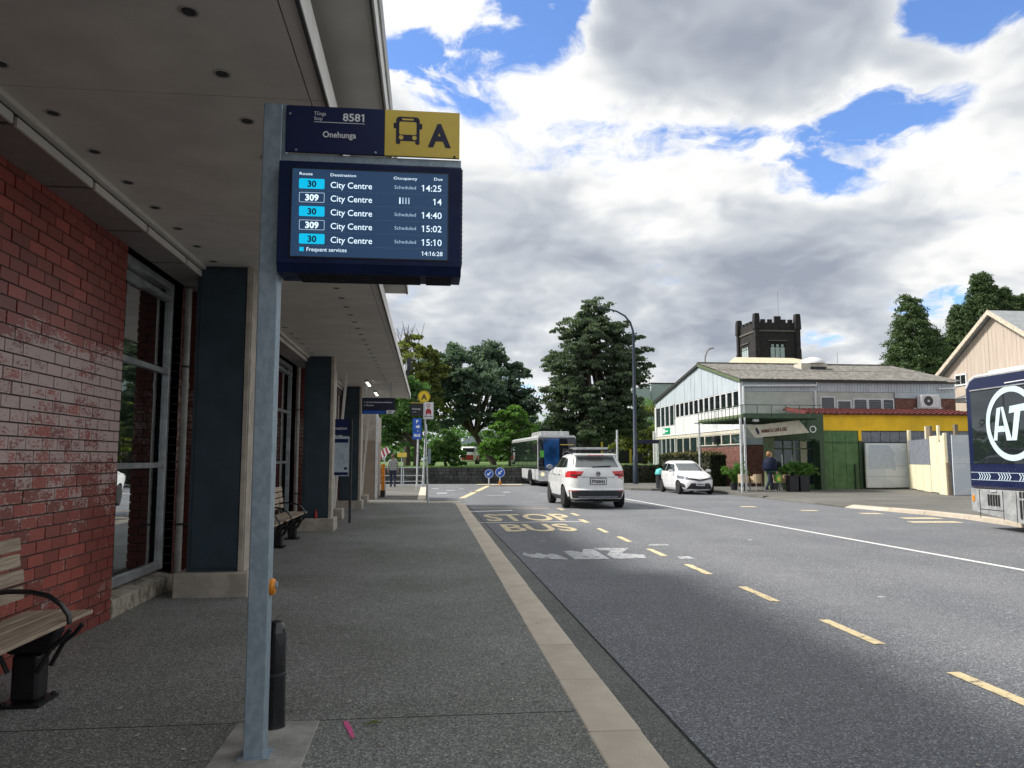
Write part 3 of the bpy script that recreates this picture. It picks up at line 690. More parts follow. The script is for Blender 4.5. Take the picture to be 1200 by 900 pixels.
# canopy
can = MB().box(-3.3, -4, 3.765, -.655, 28.0, 3.86).build('canopy', 'void', bld)
yb = 4.65-2.4*4
while yb < 28:
    ye = min(yb+2.394, 27.99)
    MB().box(-2.545, yb, 3.70, -.746, ye, 3.725).build('soffit_panel', 'soffit', can)
    MB().box(-.738, yb, 3.70, -.66, ye, 3.725).build('soffit_panel', 'soffit', can)
    yb += 2.4
MB().box(-.655, -4, 3.69, -.63, 28.02, 3.87).build('fascia', 'fascia', can)
MB().box(-.655, -4, 3.682, -.635, 28.02, 3.688).build('drip_edge', 'fascia_dark', can)
MB().box(-3.3, 28.0, 3.69, -.656, 28.025, 3.87).build('end_fascia', 'fascia', can)
up = MB().box(-1.2, -4, 4.05, -.345, 11.8, 4.07).build('upper_soffit', 'soffit', can)
MB().box(-.343, -4, 4.045, -.325, 11.81, 4.33).build('upper_fascia', 'fascia', up); MB().box(-.349, -4, 4.03, -.336, 11.81, 4.046).build('drip_edge', 'fascia_dark', up)
MB().box(-.324, -4, 4.20, -.312, 11.81, 4.36).build('gutter_edge', 'pipe', up)
MB().box(-1.2, 11.802, 4.05, -.345, 11.82, 4.33).build('end_fascia', 'fascia', up)
MB().box(-1.25, -4, 3.87, -1.2, 11.81, 4.33).build('riser', 'fascia', up); MB().box(-1.2, -4, 4.30, -.345, 11.8, 4.33).build('deck', 'grey_roof', up)
bx('roof', 'grey_roof', bld, -9, -4, 4.1, -1.3, 28, 4.35)
# inner cornice and cable tray
MB().box(-2.60, -4, 3.66, -2.545, 28, 3.72).build('cornice', 'soffit', can); MB().box(-2.602, -4, 3.652, -2.594, 28, 3.66).build('drip_edge', 'fascia_dark', can)
ty = 4.93-1.15*7
while ty < 27:
    tp = MB().box(WX+.003, ty+.024, 3.585, -2.605, ty+1.126, 3.60).box(-2.625, ty+.024, 3.602, -2.605, ty+1.126, 3.65).build('tray_panel', 'tray', bld)
    MB().box(-2.604, ty+.024, 3.578, -2.585, ty+1.126, 3.64).build('tray_lip', 'soffit', tp)
    ty += 1.15
MB().box(WX, -4, 3.66, -2.6, 28, 3.70).build('tray_back', 'void', can)
dl = None
for xr_, y0_ in ((-1.195, 3.72-.615*5), (-2.40, 5.12-.64*6)):
    y_ = y0_
    while y_ < 27.6:
        if dl is None:
            dl = MB().lathe((0, 0, 0), [(.032, .004), (.040, -.004), (.050, -.004), (.050, .003)], 14).build('downlight', 'pipe', can, smooth=True)
            MB().lathe((0, 0, 0), [(.0, -.0042), (.034, -.0044), (.034, .002)], 14).build('lens', 'dark_plastic', dl); o = dl
            dl.location = (xr_, y_, 3.699)
        else: dup(dl, can, (xr_, y_, 3.699))
        y_ += .62
for (a, b) in ((21.6, 22.8), (25.0, 26.2)):
    l_ = bx('tube_light', 'pipe', can, -1.75, a, 3.64, -1.66, b, 3.699, .01); bx('tube', 'lamp_lit', l_, -1.735, a+.05, 3.622, -1.675, b-.05, 3.64)
bx('camera_box', 'dark_plastic', can, -.62, 22.2, 4.05, -.50, 22.5, 4.42); bx('camera_bracket', 'dark_plastic', can, -.66, 22.25, 3.88, -.56, 22.4, 4.06)

# rendered end wall beyond the canopy
ew = thing('rendered_wall', 'cream rendered wall end beyond the last canopy column', 'wall', (-2.2, 30, 0))
bx('lower_wall', 'end_tan', ew, -2.46, 29.5, 0, -1.96, 33, 2.2); bx('upper_wall', 'cream_conc', ew, -2.46, 29.5, 2.202, -1.96, 33, 3.2); bx('pale_edge', 'white_trim', ew, -1.958, 29.48, 0, -1.87, 29.6, 3.2)
bp = thing('barrier_panel', 'orange plastic barrier panel beside the cream rendered wall end', 'barrier', (-1.78, 31.5, 0))
bx('panel', 'orange_button', bp, -1.84, 31.4, .25, -1.70, 31.5, 1.3); bx('foot', 'black', bp, -1.86, 31.3, 0, -1.68, 31.6, .25); bx('edge', 'white_trim', bp, -1.69, 31.39, 0, -1.64, 31.5, .5)
st = stuff(MB().box(0, 0, -1, .1, .1, -.9).build('wall_stones', 'stone')) if False else None

# ================================================================== DEPARTURE BOARD
db = thing('departure_board', 'galvanised bus stop pole carrying a navy departure screen and yellow A sign', 'bus stop sign', (-.855, 4.18, 0))
MB().box(-.905, 4.13, 0, -.803, 4.235, 3.43).build('pole', 'galv', db, bevel=.006)
MB().box(-.93, 4.105, -.0, -.775, 4.26, .012).build('base_plate', 'galv', db)
MB().box(-.802, 4.135, 3.085, .168, 4.20, 3.152).build('arm', 'galv', db, bevel=.003)
MB().box(-.802, 4.135, 3.152, -.784, 4.2, 3.43).build('bracket', 'galv', db)
sp_ = MB().box(-.782, 4.112, 3.154, -.253, 4.13, 3.415).build('stop_panel', 'navy', db, bevel=.002)
YS = 4.1105
def ls(u, v): q = atY(u, v, YS); return q
def sign_text(body, u, v, cap, parent, mat='white_ink', width=None, Y=YS, align='LEFT', bold=0., name='lettering'):
    q = atY(u, v, Y); return fnt(body, cap, mat, parent, (q.x, Y, q.z), align, width, bold, name=name)
def w_of(u0, u1, v, Y): return atY(u1, v, Y).x-atY(u0, v, Y).x
sign_text('T\u016bnga', 368, 134.6, .021, sp_, width=w_of(368, 382, 134, YS))
sign_text('Stop', 368, 140.5, .021, sp_, width=w_of(368, 377.5, 140, YS))
sign_text('8581', 401.6, 141.6, .044, sp_, width=w_of(402, 427, 141, YS), bold=.0012)
sign_text('Onehunga', 378, 160.5, .034, sp_, width=w_of(378, 417, 160, YS), bold=.0008)
a = atY(368, 142.6, YS); b = atY(427.5, 145.2, YS); MB().box(a.x, YS-.0005, a.z-.0015, b.x, YS+.001, a.z+.0015).build('rule', 'white_ink', sp_)
for (u, v) in ((340, 133), (347, 175.5), (440, 179)):
    q = atY(u, v, YS); MB().lathe((q.x, YS-.004, q.z), [(.0, -.002), (.006, -.001), (.007, .004)], 10, 'Y').build('screw', 'galv', sp_, smooth=True)
yp = MB().box(-.2525, 4.110, 3.154, .158, 4.13, 3.415).build('letter_panel', 'signyellow', db, bevel=.002)
YY = 4.1085
q = atY(503.3, 170.3, YY); fnt('A', .128, 'ink', yp, (q.x, YY, q.z-.004), width=w_of(503, 530.3, 170, YY), bold=.007)
q = atY(532.7, 184, YY); MB().lathe((q.x, YY-.003, q.z), [(.0, -.002), (.006, -.001), (.007, .004)], 10, 'Y').build('screw', 'black', yp, smooth=True)
# bus pictogram: outline body with window, lamps, mirrors and wheels cut as flat shapes
def rrect(x0, z0, x1, z1, r, n=5):
    out = []
    for (cx_, cz_, a0) in ((x1-r, z1-r, 0), (x0+r, z1-r, 90), (x0+r, z0+r, 180), (x1-r, z0+r, 270)):
        for i in range(n+1): a_ = R(a0+90*i/n); out.append((cx_+r*math.cos(a_), cz_+r*math.sin(a_)))
    return out
c0 = atY(478, 153, YY); cx0, cz0 = c0.x, c0.z; k = .0052           # one unit = one photo pixel of the sign
pic = MB(); pic.prism([(cx0+x*k, cz0+z*k) for x, z in rrect(-12.4, -11.5, 12.4, 15, 4)], YY-.0002, YY+.001, 'Y')
for s_ in (-1, 1):
    pic.prism([(cx0+x*k, cz0+z*k) for x, z in rrect(min(s_*7.9, s_*12.4), -15, max(s_*7.9, s_*12.4), -9, 1.4)], YY-.0003, YY+.001, 'Y')
    pic.prism([(cx0+x*k, cz0+z*k) for x, z in rrect(min(s_*12, s_*15), 2, max(s_*12, s_*15), 8, .8)], YY-.0003, YY+.001, 'Y')
pic.build('bus_pictogram', 'ink', yp)
pw = MB(); pw.prism([(cx0+x*k, cz0+z*k) for x, z in rrect(-9, -4.6, 9, 9.4, 1.6)], YY-.0012, YY-.0004, 'Y'); pw.prism([(cx0+x*k, cz0+z*k) for x, z in rrect(-6, 11.2, 6, 13, .3)], YY-.0012, YY-.0004, 'Y')
for s_ in (-1, 1): pw.prism([(cx0+(s_*7+2.4*math.cos(t_))*k, cz0+(-7.8+2.4*math.sin(t_))*k) for t_ in [i*math.pi/8 for i in range(16)]], YY-.0012, YY-.0004, 'Y')
pw.build('pictogram_gaps', 'signyellow', yp)
# screen housing: a box with chamfered foot and louvred underside
FY = 4.04
hs = MB(); hs.prism([(FY, 2.525), (FY, 3.068), (FY+.012, 3.080), (4.285, 3.080), (4.285, 2.49), (4.27, 2.478), (FY+.03, 2.478)], -.797, .168, 'X')
hous = hs.build('screen_housing', 'casing', db, bevel=.004)
lv = MB()
for i in range(6): lv.box(-.70, FY+.05+i*.036, 2.4755, -.05, FY+.068+i*.036, 2.4785); lv.box(-.02, FY+.05+i*.036, 2.4755, .12, FY+.068+i*.036, 2.4785)
lv.build('vent_slot', 'void', hous)
rb = MB()
for i in range(22): rb.box(.168, 4.10, 2.56+i*.0245, .176, 4.27, 2.572+i*.0245)
rb.build('cooling_fin', 'dark_plastic', hous)
a = atY(344, 197.3, FY); b = atY(523.2, 305, FY)
sx0, sx1, sz0, sz1 = a.x-.004, b.x+.004, b.z, a.z
fr = MB(); m_ = .006
fr.box(sx0-m_, FY-.004, sz0-m_, sx1+m_, FY+.001, sz0).box(sx0-m_, FY-.004, sz1, sx1+m_, FY+.001, sz1+m_).box(sx0-m_, FY-.004, sz0, sx0, FY+.001, sz1).box(sx1, FY-.004, sz0, sx1+m_, FY+.001, sz1)
fr.build('bezel', 'black', hous)
scr = MB().box(sx0, FY-.0015, sz0, sx1, FY+.0008, sz1).build('screen', 'screen', db)
YT = FY-.0028
def st_(body, zu, zv, cap, mat='px_white', zu1=None, bold=0., align='LEFT'):
    u, v = 300+zu*.26667, 100+zv*.26667
    return sign_text(body, u, v, cap, scr, mat, None if zu1 is None else w_of(u, 300+zu1*.26667, v, YT), YT, align, bold)
st_('Route', 190, 393, .016, zu1=247); st_('Destination', 326, 399, .016, zu1=438)
st_('Occupancy', 604, 413, .016, zu1=708); st_('Due', 781, 418, .016, zu1=818)
rows = [('30', 432, '14:25', 'Scheduled', 732), ('309', 492, '14', '', 779), ('30', 553, '14:40', 'Scheduled', 732), ('309', 613, '15:02', 'Scheduled', 730), ('30', 674, '15:10', 'Scheduled', 732)]
for rt, zy, due, occ, dx_ in rows:
    y_mid = atY(300+244*.26667, 100+zy*.26667, YT)
    q0 = atY(300+189*.26667, 100+zy*.26667, YT); q1 = atY(300+301*.26667, 100+zy*.26667, YT); zc = y_mid.z; h = .0272
    if rt == '30':
        MB().prism(rrect(q0.x, zc-h, q1.x, zc+h, .006), YT+.0004, YT+.001, 'Y').build('route_badge', 'px_cyan', scr)
        fnt(rt, .034, 'ink', scr, ((q0.x+q1.x)/2, YT-.0004, zc-.017), 'CENTER', bold=.0016)
    else:
        o1 = rrect(q0.x, zc-h, q1.x, zc+h, .006); o2 = rrect(q0.x+.003, zc-h+.003, q1.x-.003, zc+h-.003, .005); n = len(o1)
        MB().add([(x, YT+.0005, z) for x, z in o1]+[(x, YT+.0005, z) for x, z in o2], [(i, (i+1) % n, n+(i+1) % n, n+i) for i in range(n)]).build('route_badge', 'px_dim', scr)
        fnt(rt, .034, 'px_white', scr, ((q0.x+q1.x)/2, YT-.0004, zc-.017), 'CENTER', bold=.0016)
    tz = atY(300+326*.26667, 100+(zy+22)*.26667, YT)
    fnt('City Centre', .034, 'px_white', scr, (tz.x, YT, zc-.0185), width=w_of(300+326*.26667, 300+508*.26667, 100+zy*.26667, YT), bold=.0002)
    if occ: oz = atY(300+608*.26667, 100+zy*.26667, YT); fnt(occ, .019, 'px_dim', scr, (oz.x, YT, zc-.0105), width=w_of(300+608*.26667, 300+702*.26667, 100+zy*.26667, YT))
    dq = atY(300+817*.26667, 100+zy*.26667, YT); fnt(due, .036, 'px_white', scr, (dq.x, YT, zc-.0185), 'RIGHT', bold=.0001)
    MB().box(sx0+.02, YT+.0006, zc-.0375, sx1-.01, YT+.001, zc-.0365).build('row_rule', 'px_dim' if False else 'screen_row', scr)
zc = atY(300+244*.26667, 100+492*.26667, YT).z
for i in range(4):
    q = atY(300+(637+i*13)*.26667, 150, YT); pm_ = MB().box(q.x-.0035, YT, zc-.018, q.x+.0035, YT+.0008, zc+.008)
    pm_.prism([(q.x+.004*math.cos(t*math.pi/4), zc+.013+.004*math.sin(t*math.pi/4)) for t in range(8)], YT, YT+.0008, 'Y'); pm_.build('occupancy_figure', 'px_white' if i == 0 else 'px_dim', scr)
q = atY(300+200*.26667, 100+719*.26667, YT); MB().box(q.x-.011, YT, q.z-.011, q.x+.011, YT+.0008, q.z+.011).build('legend_square', 'px_cyan', scr)
st_('Frequent services', 220, 728, .022, zu1=396); st_('14:16:28', 726, 748, .024, zu1=814)
# push button
pb = MB().lathe((-.803, 4.18, .84), [(.0, -.004), (.042, -.002), (.044, .012), (.036, .024), (.0, .026)], 18, 'X').build('push_button', 'orange_button', db, smooth=True)
MB().lathe((-.779, 4.18, .85), [(.0, .0), (.017, .0), (.017, .012), (.0, .014)], 14, 'X').build('button_cap', 'galv', pb, smooth=True)

# bollard behind the pole
bo = thing('bollard', 'black round bollard with a raised ring just behind the galvanised pole', 'bollard', (-.845, 4.60, 0))
MB().lathe((-.845, 4.60, 0), [(.068, 0), (.064, .02), (.060, .30), (.058, .52), (.052, .555), (.035, .58), (.0, .59)], 24).build('post', 'blackgloss', bo, smooth=True)
MB().lathe((-.845, 4.60, .285), [(.060, 0), (.066, .004), (.066, .016), (.060, .02)], 24).build('ring', 'dark_plastic', bo, smooth=True)

# ================================================================== BENCHES
def make_bench():
    t = thing('bench', 'bench', 'bench')
    L = 2.2
    for i in range(4):
        x = .05+i*.106; MB().box(x, 0, .455+(.008 if i == 3 else 0), x+.097, L, .488).build('slat', 'slat', t, bevel=.006).location = (0, random.uniform(-.02, .02), random.uniform(-.003, .003))
    for i in range(4):
        z = .565+i*.106; MB().obox((-.002-.012*i, L/2, z+.045), (.028, L, .088), (0, R(-8), 0)).build('slat', 'slat', t, bevel=.005).location = (0, random.uniform(-.02, .02), 0)
    for y in (.38, L-.38):
        lg = MB(); lg.box(.18, y-.075, .02, .34, y+.075, .30); lg.prism([(.14, .30), (.38, .30), (.44, .45), (.08, .45)], y-.06, y+.06, 'Y')
        lg.build('leg', 'black', t, bevel=.02)
        br = MB()
        for yy in (y-.085, y+.085):
            br.tube([(.04, yy, .452), (.05, yy, .40), (.10, yy, .33), (.14, yy, .26), (.17, yy, .20)], .014, 8); br.tube([(.52, yy, .452), (.48, yy, .40), (.41, yy, .34), (.37, yy, .26), (.34, yy, .20)], .014, 8)
        br.tube([(.08, y, .44), (.03, y, .52), (.0, y, .62), (-.055, y, .98)], .02, 8)
        br.build('bracket', 'black', t, smooth=True)
        MB().box(.14, y-.13, 0, .38, y+.13, .02).cyl((.16, y-.1, .02), (.16, y-.1, .035), .015, n=6).cyl((.36, y+.1, .02), (.36, y+.1, .035), .015, n=6).build('foot_plate', 'black', t)
        ar = [(-.02, y, .66), (.10, y, .675), (.23, y, .672), (.34, y, .645), (.42, y, .59), (.47, y, .52), (.475, y, .47)]
        MB().tube(ar, .016, 10).build('armrest', 'blackgloss', t, smooth=True)
    return t
b0 = make_bench(); b0.location = (-2.70, 3.40, 0); b0['label'] = 'near bench with pale timber slats against the red brick wall'; b0['group'] = 'slatted benches under the canopy'
dup(b0, None, (-2.78, 10.75, 0), label='timber slat bench just behind the first teal column')
dup(b0, None, (-2.78, 13.25, 0), label='timber slat bench farthest from the viewer, before the second teal column')
bt = thing('bottle', 'red capped drink bottle standing on the second column base', 'bottle', (-2.32, 16.66, .26))
MB().lathe((-2.32, 16.66, .26), [(.03, 0), (.032, .01), (.032, .11), (.014, .15), (.013, .165)], 12).build('body', 'red_paint', bt, smooth=True); MB().lathe((-2.32, 16.66, .425), [(.016, 0), (.016, .02), (.0, .021)], 10).build('cap', 'red_paint', bt)

# ================================================================== SIGNS ON THE NEAR SIDE
inf = thing('information_board', 'pavement information board with a pale route map beside the second column', 'information board', (-2.15, 18.7, 0))
bx('post', 'dark_plastic', inf, -1.845, 18.66, 0, -1.79, 18.74, 2.45, .004); bx('post', 'dark_plastic', inf, -2.555, 18.66, 0, -2.50, 18.74, 2.45, .004)
hp = bx('header', 'navy', inf, -2.5, 18.68, 2.07, -1.848, 18.72, 2.45)
fnt('Information', .075, 'white_ink', hp, (-2.43, 18.677, 2.20), width=.50, bold=.001)
mp = bx('map_panel', 'logo', inf, -2.5, 18.68, 1.10, -1.848, 18.72, 2.04)
bx('map_band', 'navy', mp, -2.48, 18.675, 1.89, -1.88, 18.679, 1.98); bx('map_band', 'navy', mp, -2.48, 18.675, 1.12, -1.88, 18.679, 1.19); bx('map_key', 'navy', mp, -1.97, 18.675, 1.25, -1.90, 18.679, 1.31)
rl = random.Random(3); mm = MB()
for i in range(46):
    a = Vector((rl.uniform(-2.46, -1.92), 18.677, rl.uniform(1.25, 1.86))); an = rl.choice((0, .5, 1.1, 1.57, 2.2)); L = rl.uniform(.04, .22)
    b = a+Vector((math.cos(an)*L, 0, math.sin(an)*L)); b.x = min(b.x, -1.91); b.z = max(1.23, min(1.87, b.z)); mm.bar(a, b, .005, .002)
mm.build('map_lines', 'jacket_grey', mp)
hg = thing('hanging_sign', 'navy wayfinding sign hung below the far end of the canopy', 'sign', (-1.42, 22.5, 3.7))
hpn = bx('panel', 'darkblue', hg, -1.90, 22.48, 2.80, -.97, 22.56, 3.27); bx('footer', 'sign_blue', hpn, -1.88, 22.474, 2.81, -1.23, 22.48, 2.89); bx('hanger', 'alu', hg, -1.8, 22.5, 3.272, -1.76, 22.54, 3.7); bx('hanger', 'alu', hg, -1.1, 22.5, 3.272, -1.06, 22.54, 3.7)
bx('white_tag', 'white_ink', hpn, -1.20, 22.474, 2.81, -.985, 22.48, 2.91)
fnt('AT', .05, 'ink', hpn, (-1.14, 22.472, 2.835), bold=.002, width=.1)
fnt('1  City Centre, Newmarket and Britomart', .042, 'white_ink', hpn, (-1.84, 22.474, 3.12), width=.80, bold=.0012)
fnt('2  Manukau', .042, 'white_ink', hpn, (-1.84, 22.474, 3.03), width=.27, bold=.0012)
bs = thing('bus_stop_sign', 'pale bus stop pole topped by a yellow disc lettered A', 'bus stop sign', (0, 26.45, 0))
MB().cyl((.03, 26.45, 0), (-.13, 26.45, 3.45), .033, n=12).build('pole', 'pole_white', bs, smooth=True)
dk = MB().lathe((-.14, 26.44, 3.63), [(0, 0), (.215, 0), (.215, .02), (0, .02)], 32, 'Y').build('disc', 'discyellow', bs)
MB().ring((-.14, 26.437, 3.63), .192, .203, n=40).build('disc_ring', 'ink', dk)
fnt('A', .19, 'ink', dk, (-.14, 26.434, 3.535), 'CENTER', bold=.006)
pn = bx('stop_panel', 'dark_plastic', bs, -.61, 26.44, 2.98, -.17, 26.46, 3.40); bx('top_strip', 'signyellow', pn, -.61, 26.435, 3.405, -.17, 26.46, 3.43)
fnt('Onehunga', .045, 'white_ink', pn, (-.55, 26.437, 3.19), bold=.002, width=.29); fnt('Stop 8581', .03, 'white_ink', pn, (-.55, 26.437, 3.09), width=.15)
rp = bx('parking_panel', 'white_ink', bs, -.155, 26.42, 2.86, .185, 26.44, 3.44)
MB().ring((.015, 26.418, 3.33), .045, .066, n=28).build('no_stopping_ring', 'red_ink', rp); MB().bar((-.03, 26.417, 3.37), (.06, 26.417, 3.29), .016, .002).build('no_stopping_bar', 'red_ink', rp)
bu = MB(); bu.prism(rrect(-.08, 3.05, .11, 3.17, .02), 26.415, 26.419, 'Y'); bu.prism(rrect(-.045, 3.17, .075, 3.22, .015), 26.415, 26.419, 'Y'); bu.box(-.07, 26.415, 3.0, -.03, 26.419, 3.05).box(.06, 26.415, 3.0, .1, 26.419, 3.05); bu.build('bus_symbol', 'red_ink', rp)
fnt('Bus Stop', .035, 'ink', rp, (.015, 26.417, 2.94), 'CENTER', width=.26, bold=.002); fnt('At all times', .022, 'ink', rp, (.015, 26.417, 2.885), 'CENTER', width=.2)
bx('timetable_box', 'galv', bs, .02, 26.47, 1.35, .11, 26.52, 1.85)
for nm, x0, Y, lab, lean in (('parking_sign', -.53, 39.2, 'pale post with two blue arrow plates at the footpath edge', .06), ('sign_post', -.26, 42.2, 'bare leaning white post behind the blue arrow sign', .17)):
    t = thing(nm, lab, 'sign post', (x0, Y, 0)); MB().cyl((x0, Y, -.02), (x0+lean, Y, 3.55 if nm == 'parking_sign' else 3.4), .045, n=10).build('pole', 'pole_white', t, smooth=True)
    if nm == 'parking_sign':
        for z0, z1, tx in ((2.93, 3.55, 'P'), (2.5, 2.89, 'BUS')):
            q_ = bx('plate', 'sign_blue', t, -.76, Y-.08, z0, -.32, Y-.055, z1)
            if tx == 'P':
                ar = MB().prism([(-.60, z0+.15), (-.48, z0+.15), (-.48, z0+.09), (-.40, z0+.2), (-.48, z0+.31), (-.48, z0+.25), (-.60, z0+.25)], Y-.086, Y-.081, 'Y').build('arrow', 'white_ink', q_)
                fnt('P', .16, 'white_ink', q_, (-.54, Y-.086, z0+.38), 'CENTER', bold=.01)
            else: fnt('BUS', .13, 'white_ink', q_, (-.54, Y-.086, z0+.13), 'CENTER', bold=.008)
    else: MB().box(x0+.1, Y-.06, 2.9, x0+.22, Y-.04, 3.3).build('back_plate', 'pole_white', t)
# ================================================================== FOLIAGE
def leaf_mesh(name, mat, pts, size, parent=None, seed=1, flat=.0, asp=.55):
    g = np.random.default_rng(seed); n = len(pts)
    u = g.normal(size=(n, 3)); u[:, 2] *= (1-flat); u /= np.linalg.norm(u, axis=1)[:, None]
    w = g.normal(size=(n, 3)); v = np.cross(u, w); v /= np.linalg.norm(v, axis=1)[:, None]
    s = size*g.uniform(.6, 1.3, n)[:, None]
    V = np.stack([pts+u*s, pts+v*s*asp, pts-u*s, pts-v*s*asp], 1).reshape(-1, 3)
    me = bpy.data.meshes.new(name); me.vertices.add(4*n); me.vertices.foreach_set('co', V.ravel())
    me.loops.add(4*n); me.loops.foreach_set('vertex_index', np.arange(4*n))
    me.polygons.add(n); me.polygons.foreach_set('loop_start', np.arange(n)*4); me.polygons.foreach_set('loop_total', np.full(n, 4))
    me.update(); me.materials.append(M[mat]); return link(name, me, parent)
def clumps(blobs, per, seed, sub=14, rs=.30, low=-.5, squash=.75):
    """points of foliage: each blob carries sub-clumps on its surface, each sub-clump a shell of leaves"""
    g = np.random.default_rng(seed); out = []
    for (c, r) in blobs:
        c = np.array(c, float); r = np.array(r if hasattr(r, '__len__') else (r, r, r), float)
        dirs = g.normal(size=(sub*3, 3)); dirs /= np.linalg.norm(dirs, axis=1)[:, None]; dirs = dirs[dirs[:, 2] > low][:sub]
        ctr = c+dirs*r*g.uniform(.55, .98, len(dirs))[:, None]
        rr = r.mean()*rs*g.uniform(.6, 1.35, len(dirs))
        for q, k in zip(ctr, rr):
            d = g.normal(size=(per, 3)); d /= np.linalg.norm(d, axis=1)[:, None]
            d[:, 2] = np.where(d[:, 2] < -.3, -d[:, 2], d[:, 2])
            out.append(q+d*k*g.uniform(.35, 1.05, per)[:, None]*np.array([1.15, 1.15, squash]))
    return np.concatenate(out)
def limb(mb, pts, r0, r1, n=7):
    P_ = [Vector(p) for p in pts]; k = len(P_); mb.tube(P_, [r0+(r1-r0)*i/(k-1) for i in range(k)], n)
def tree(name, label, base, blobs, mat, leaf, per, seed, trunk_r=.25, sub=14, rs=.3, low=-.5, group='trees beyond the junction', lean=(0, 0), fork=.35, extra=None, squash=.75, limbs=99):
    t = thing(name, label, 'tree' if name != 'shrub' else 'shrub', base, group)
    g = random.Random(seed); mb = MB(); b = Vector(base)
    top = max(c[2] for c, r in blobs); f = b+Vector((lean[0], lean[1], (top-b.z)*fork))
    mid = b.lerp(f, .5)+Vector((g.uniform(-.1, .1), 0, 0))
    limb(mb, [b-Vector((0, 0, .2)), b+Vector((0, 0, .3)), mid, f], trunk_r*1.15, trunk_r*.75, 9)
    for c, r in blobs[:limbs]:
        c = Vector(c); m1 = f.lerp(c, .45)+Vector((g.uniform(-.3, .3), g.uniform(-.3, .3), -.12*(c-f).length)); limb(mb, [f-Vector((0, 0, .1)), m1, c], trunk_r*.5, .03)
        for k_ in range(2):
            rr = r if not hasattr(r, '__len__') else min(r)
            e_ = c+Vector((g.uniform(-1, 1), g.uniform(-1, 1), g.uniform(-.2, .9)))*rr*.8; limb(mb, [m1.lerp(c, .6), e_], trunk_r*.2, .02, 5)
    mb.build('trunk', 'bark', t, smooth=True)
    pts = clumps(blobs, per, seed, sub, rs, low, squash)
    leaf_mesh('crown', mat, pts, leaf, t, seed)
    return t
def hedge(name, label, cat, x0, y0, z0, x1, y1, z1, mat, n, leaf, top=None, seed=3, group=None):
    t = thing(name, label, cat, ((x0+x1)/2, (y0+y1)/2, z0), group)
    g = np.random.default_rng(seed)
    MB().box(x0+.12, y0+.12, z0, x1-.12, y1-.12, z1-.15).build('stems', 'bark', t)
    P_ = g.uniform(size=(n, 3))*np.array([x1-x0, y1-y0, z1-z0])+np.array([x0, y0, z0])
    f = g.integers(0, 5, n); j = np.abs(g.normal(0, .06, n))
    P_[f == 0, 0] = x0+j[f == 0]; P_[f == 1, 0] = x1-j[f == 1]; P_[f == 2, 1] = y0+j[f == 2]; P_[f == 3, 1] = y1-j[f == 3]; P_[f == 4, 2] = z1-j[f == 4]
    P_[:, 2] += .06*np.sin(P_[:, 1]*2.1)*(P_[:, 2]-z0)/(z1-z0)
    leaf_mesh('foliage', mat, P_, leaf, t, seed)
    if top:
        k = n//4; Q = np.stack([g.uniform(x0, x1, k), g.uniform(y0, y1, k), z1+np.abs(g.normal(0, .07, k))-.06], 1); Q[:, 2] += .06*np.sin(Q[:, 1]*2.1)
        leaf_mesh('top_growth', top, Q, leaf, t, seed+1)
    return t

g_ = random.Random(11)
# spreading dark tree with a domed crown
bl = []
for i in range(34):
    a = g_.uniform(0, 6.283); e_ = g_.uniform(.0, 1.35); rr = 4.1
    x = math.cos(a)*math.cos(e_)*rr*1.15; y = math.sin(a)*math.cos(e_)*rr; z = math.sin(e_)*rr*1.02
    bl.append(((3.9+x, 66+y, 6.5+z), g_.uniform(.9, 1.35)))
for x, z in ((.3, 4.4), (1.3, 4.0), (7.6, 4.2), (8.3, 5.2), (6.6, 4.1), (.0, 6.2), (8.4, 6.4), (2.3, 4.8), (6.0, 5.6), (4.6, 5.2), (3.2, 5.4)): bl.append(((x, 64.5, z), 1.1))
for i in range(26):
    a = g_.uniform(0, 6.283); e_ = g_.uniform(.0, 1.2); rr = g_.uniform(2.0, 3.3)
    bl.append(((3.9+math.cos(a)*math.cos(e_)*rr*1.2, 66+math.sin(a)*math.cos(e_)*rr, 5.9+math.sin(e_)*rr), 1.15))
for x, z in ((7.9, 5.0), (7.3, 4.6), (.2, 5.6), (5.6, 4.9), (7.9, 6.6), (-.2, 7.0)): bl.append(((x, 65.2, z), 1.0))
tree('spreading_tree', 'large dark spreading tree with a domed crown and forking limbs behind the stone wall', (5.6, 66, 1.0), bl, 'leaf_dome', .16, 66, 21, .30, 10, .42, -.75, lean=(-1.6, 0), fork=.28, limbs=22)
# tall irregular conifer behind the white car
bl = []
prof = [(3.6, 3.3), (4.6, 4.2), (5.8, 4.55), (7.0, 4.5), (8.3, 4.3), (9.6, 3.8), (10.8, 3.3), (11.8, 2.6), (12.8, 1.9), (13.6, 1.0)]
for h, r in prof:
    k = max(4, int(r*3.6))
    for i in range(k):
        a = 6.283*i/k+g_.uniform(-.4, .4); rr = r*g_.uniform(.55, .98)
        bl.append(((13.7+math.cos(a)*rr+(.25 if math.cos(a) > .3 and h > 8 else 0), 63+math.sin(a)*rr*.85, h+g_.uniform(-1.0, 1.0)), (1.05, 1.0, g_.uniform(.6, 1.0))))
    for i in range(k//2): bl.append(((13.7+g_.uniform(-.6, .6)*r, 63+g_.uniform(-.7, .2)*r, h+g_.uniform(-.5, .5)), (1.0, .9, .8)))
for x, z in ((18.0, 10.6), (17.3, 11.6), (18.5, 9.3), (16.2, 12.8)): bl.append(((x, 63, z), (.95, .7, .35)))
tree('conifer_tree', 'tall ragged olive green conifer with an upright trunk behind the white SUV', (13.15, 63, .9), bl, 'leaf_conifer', .13, 58, 5, .42, 9, .44, -.8, fork=.9, limbs=24, squash=.6)
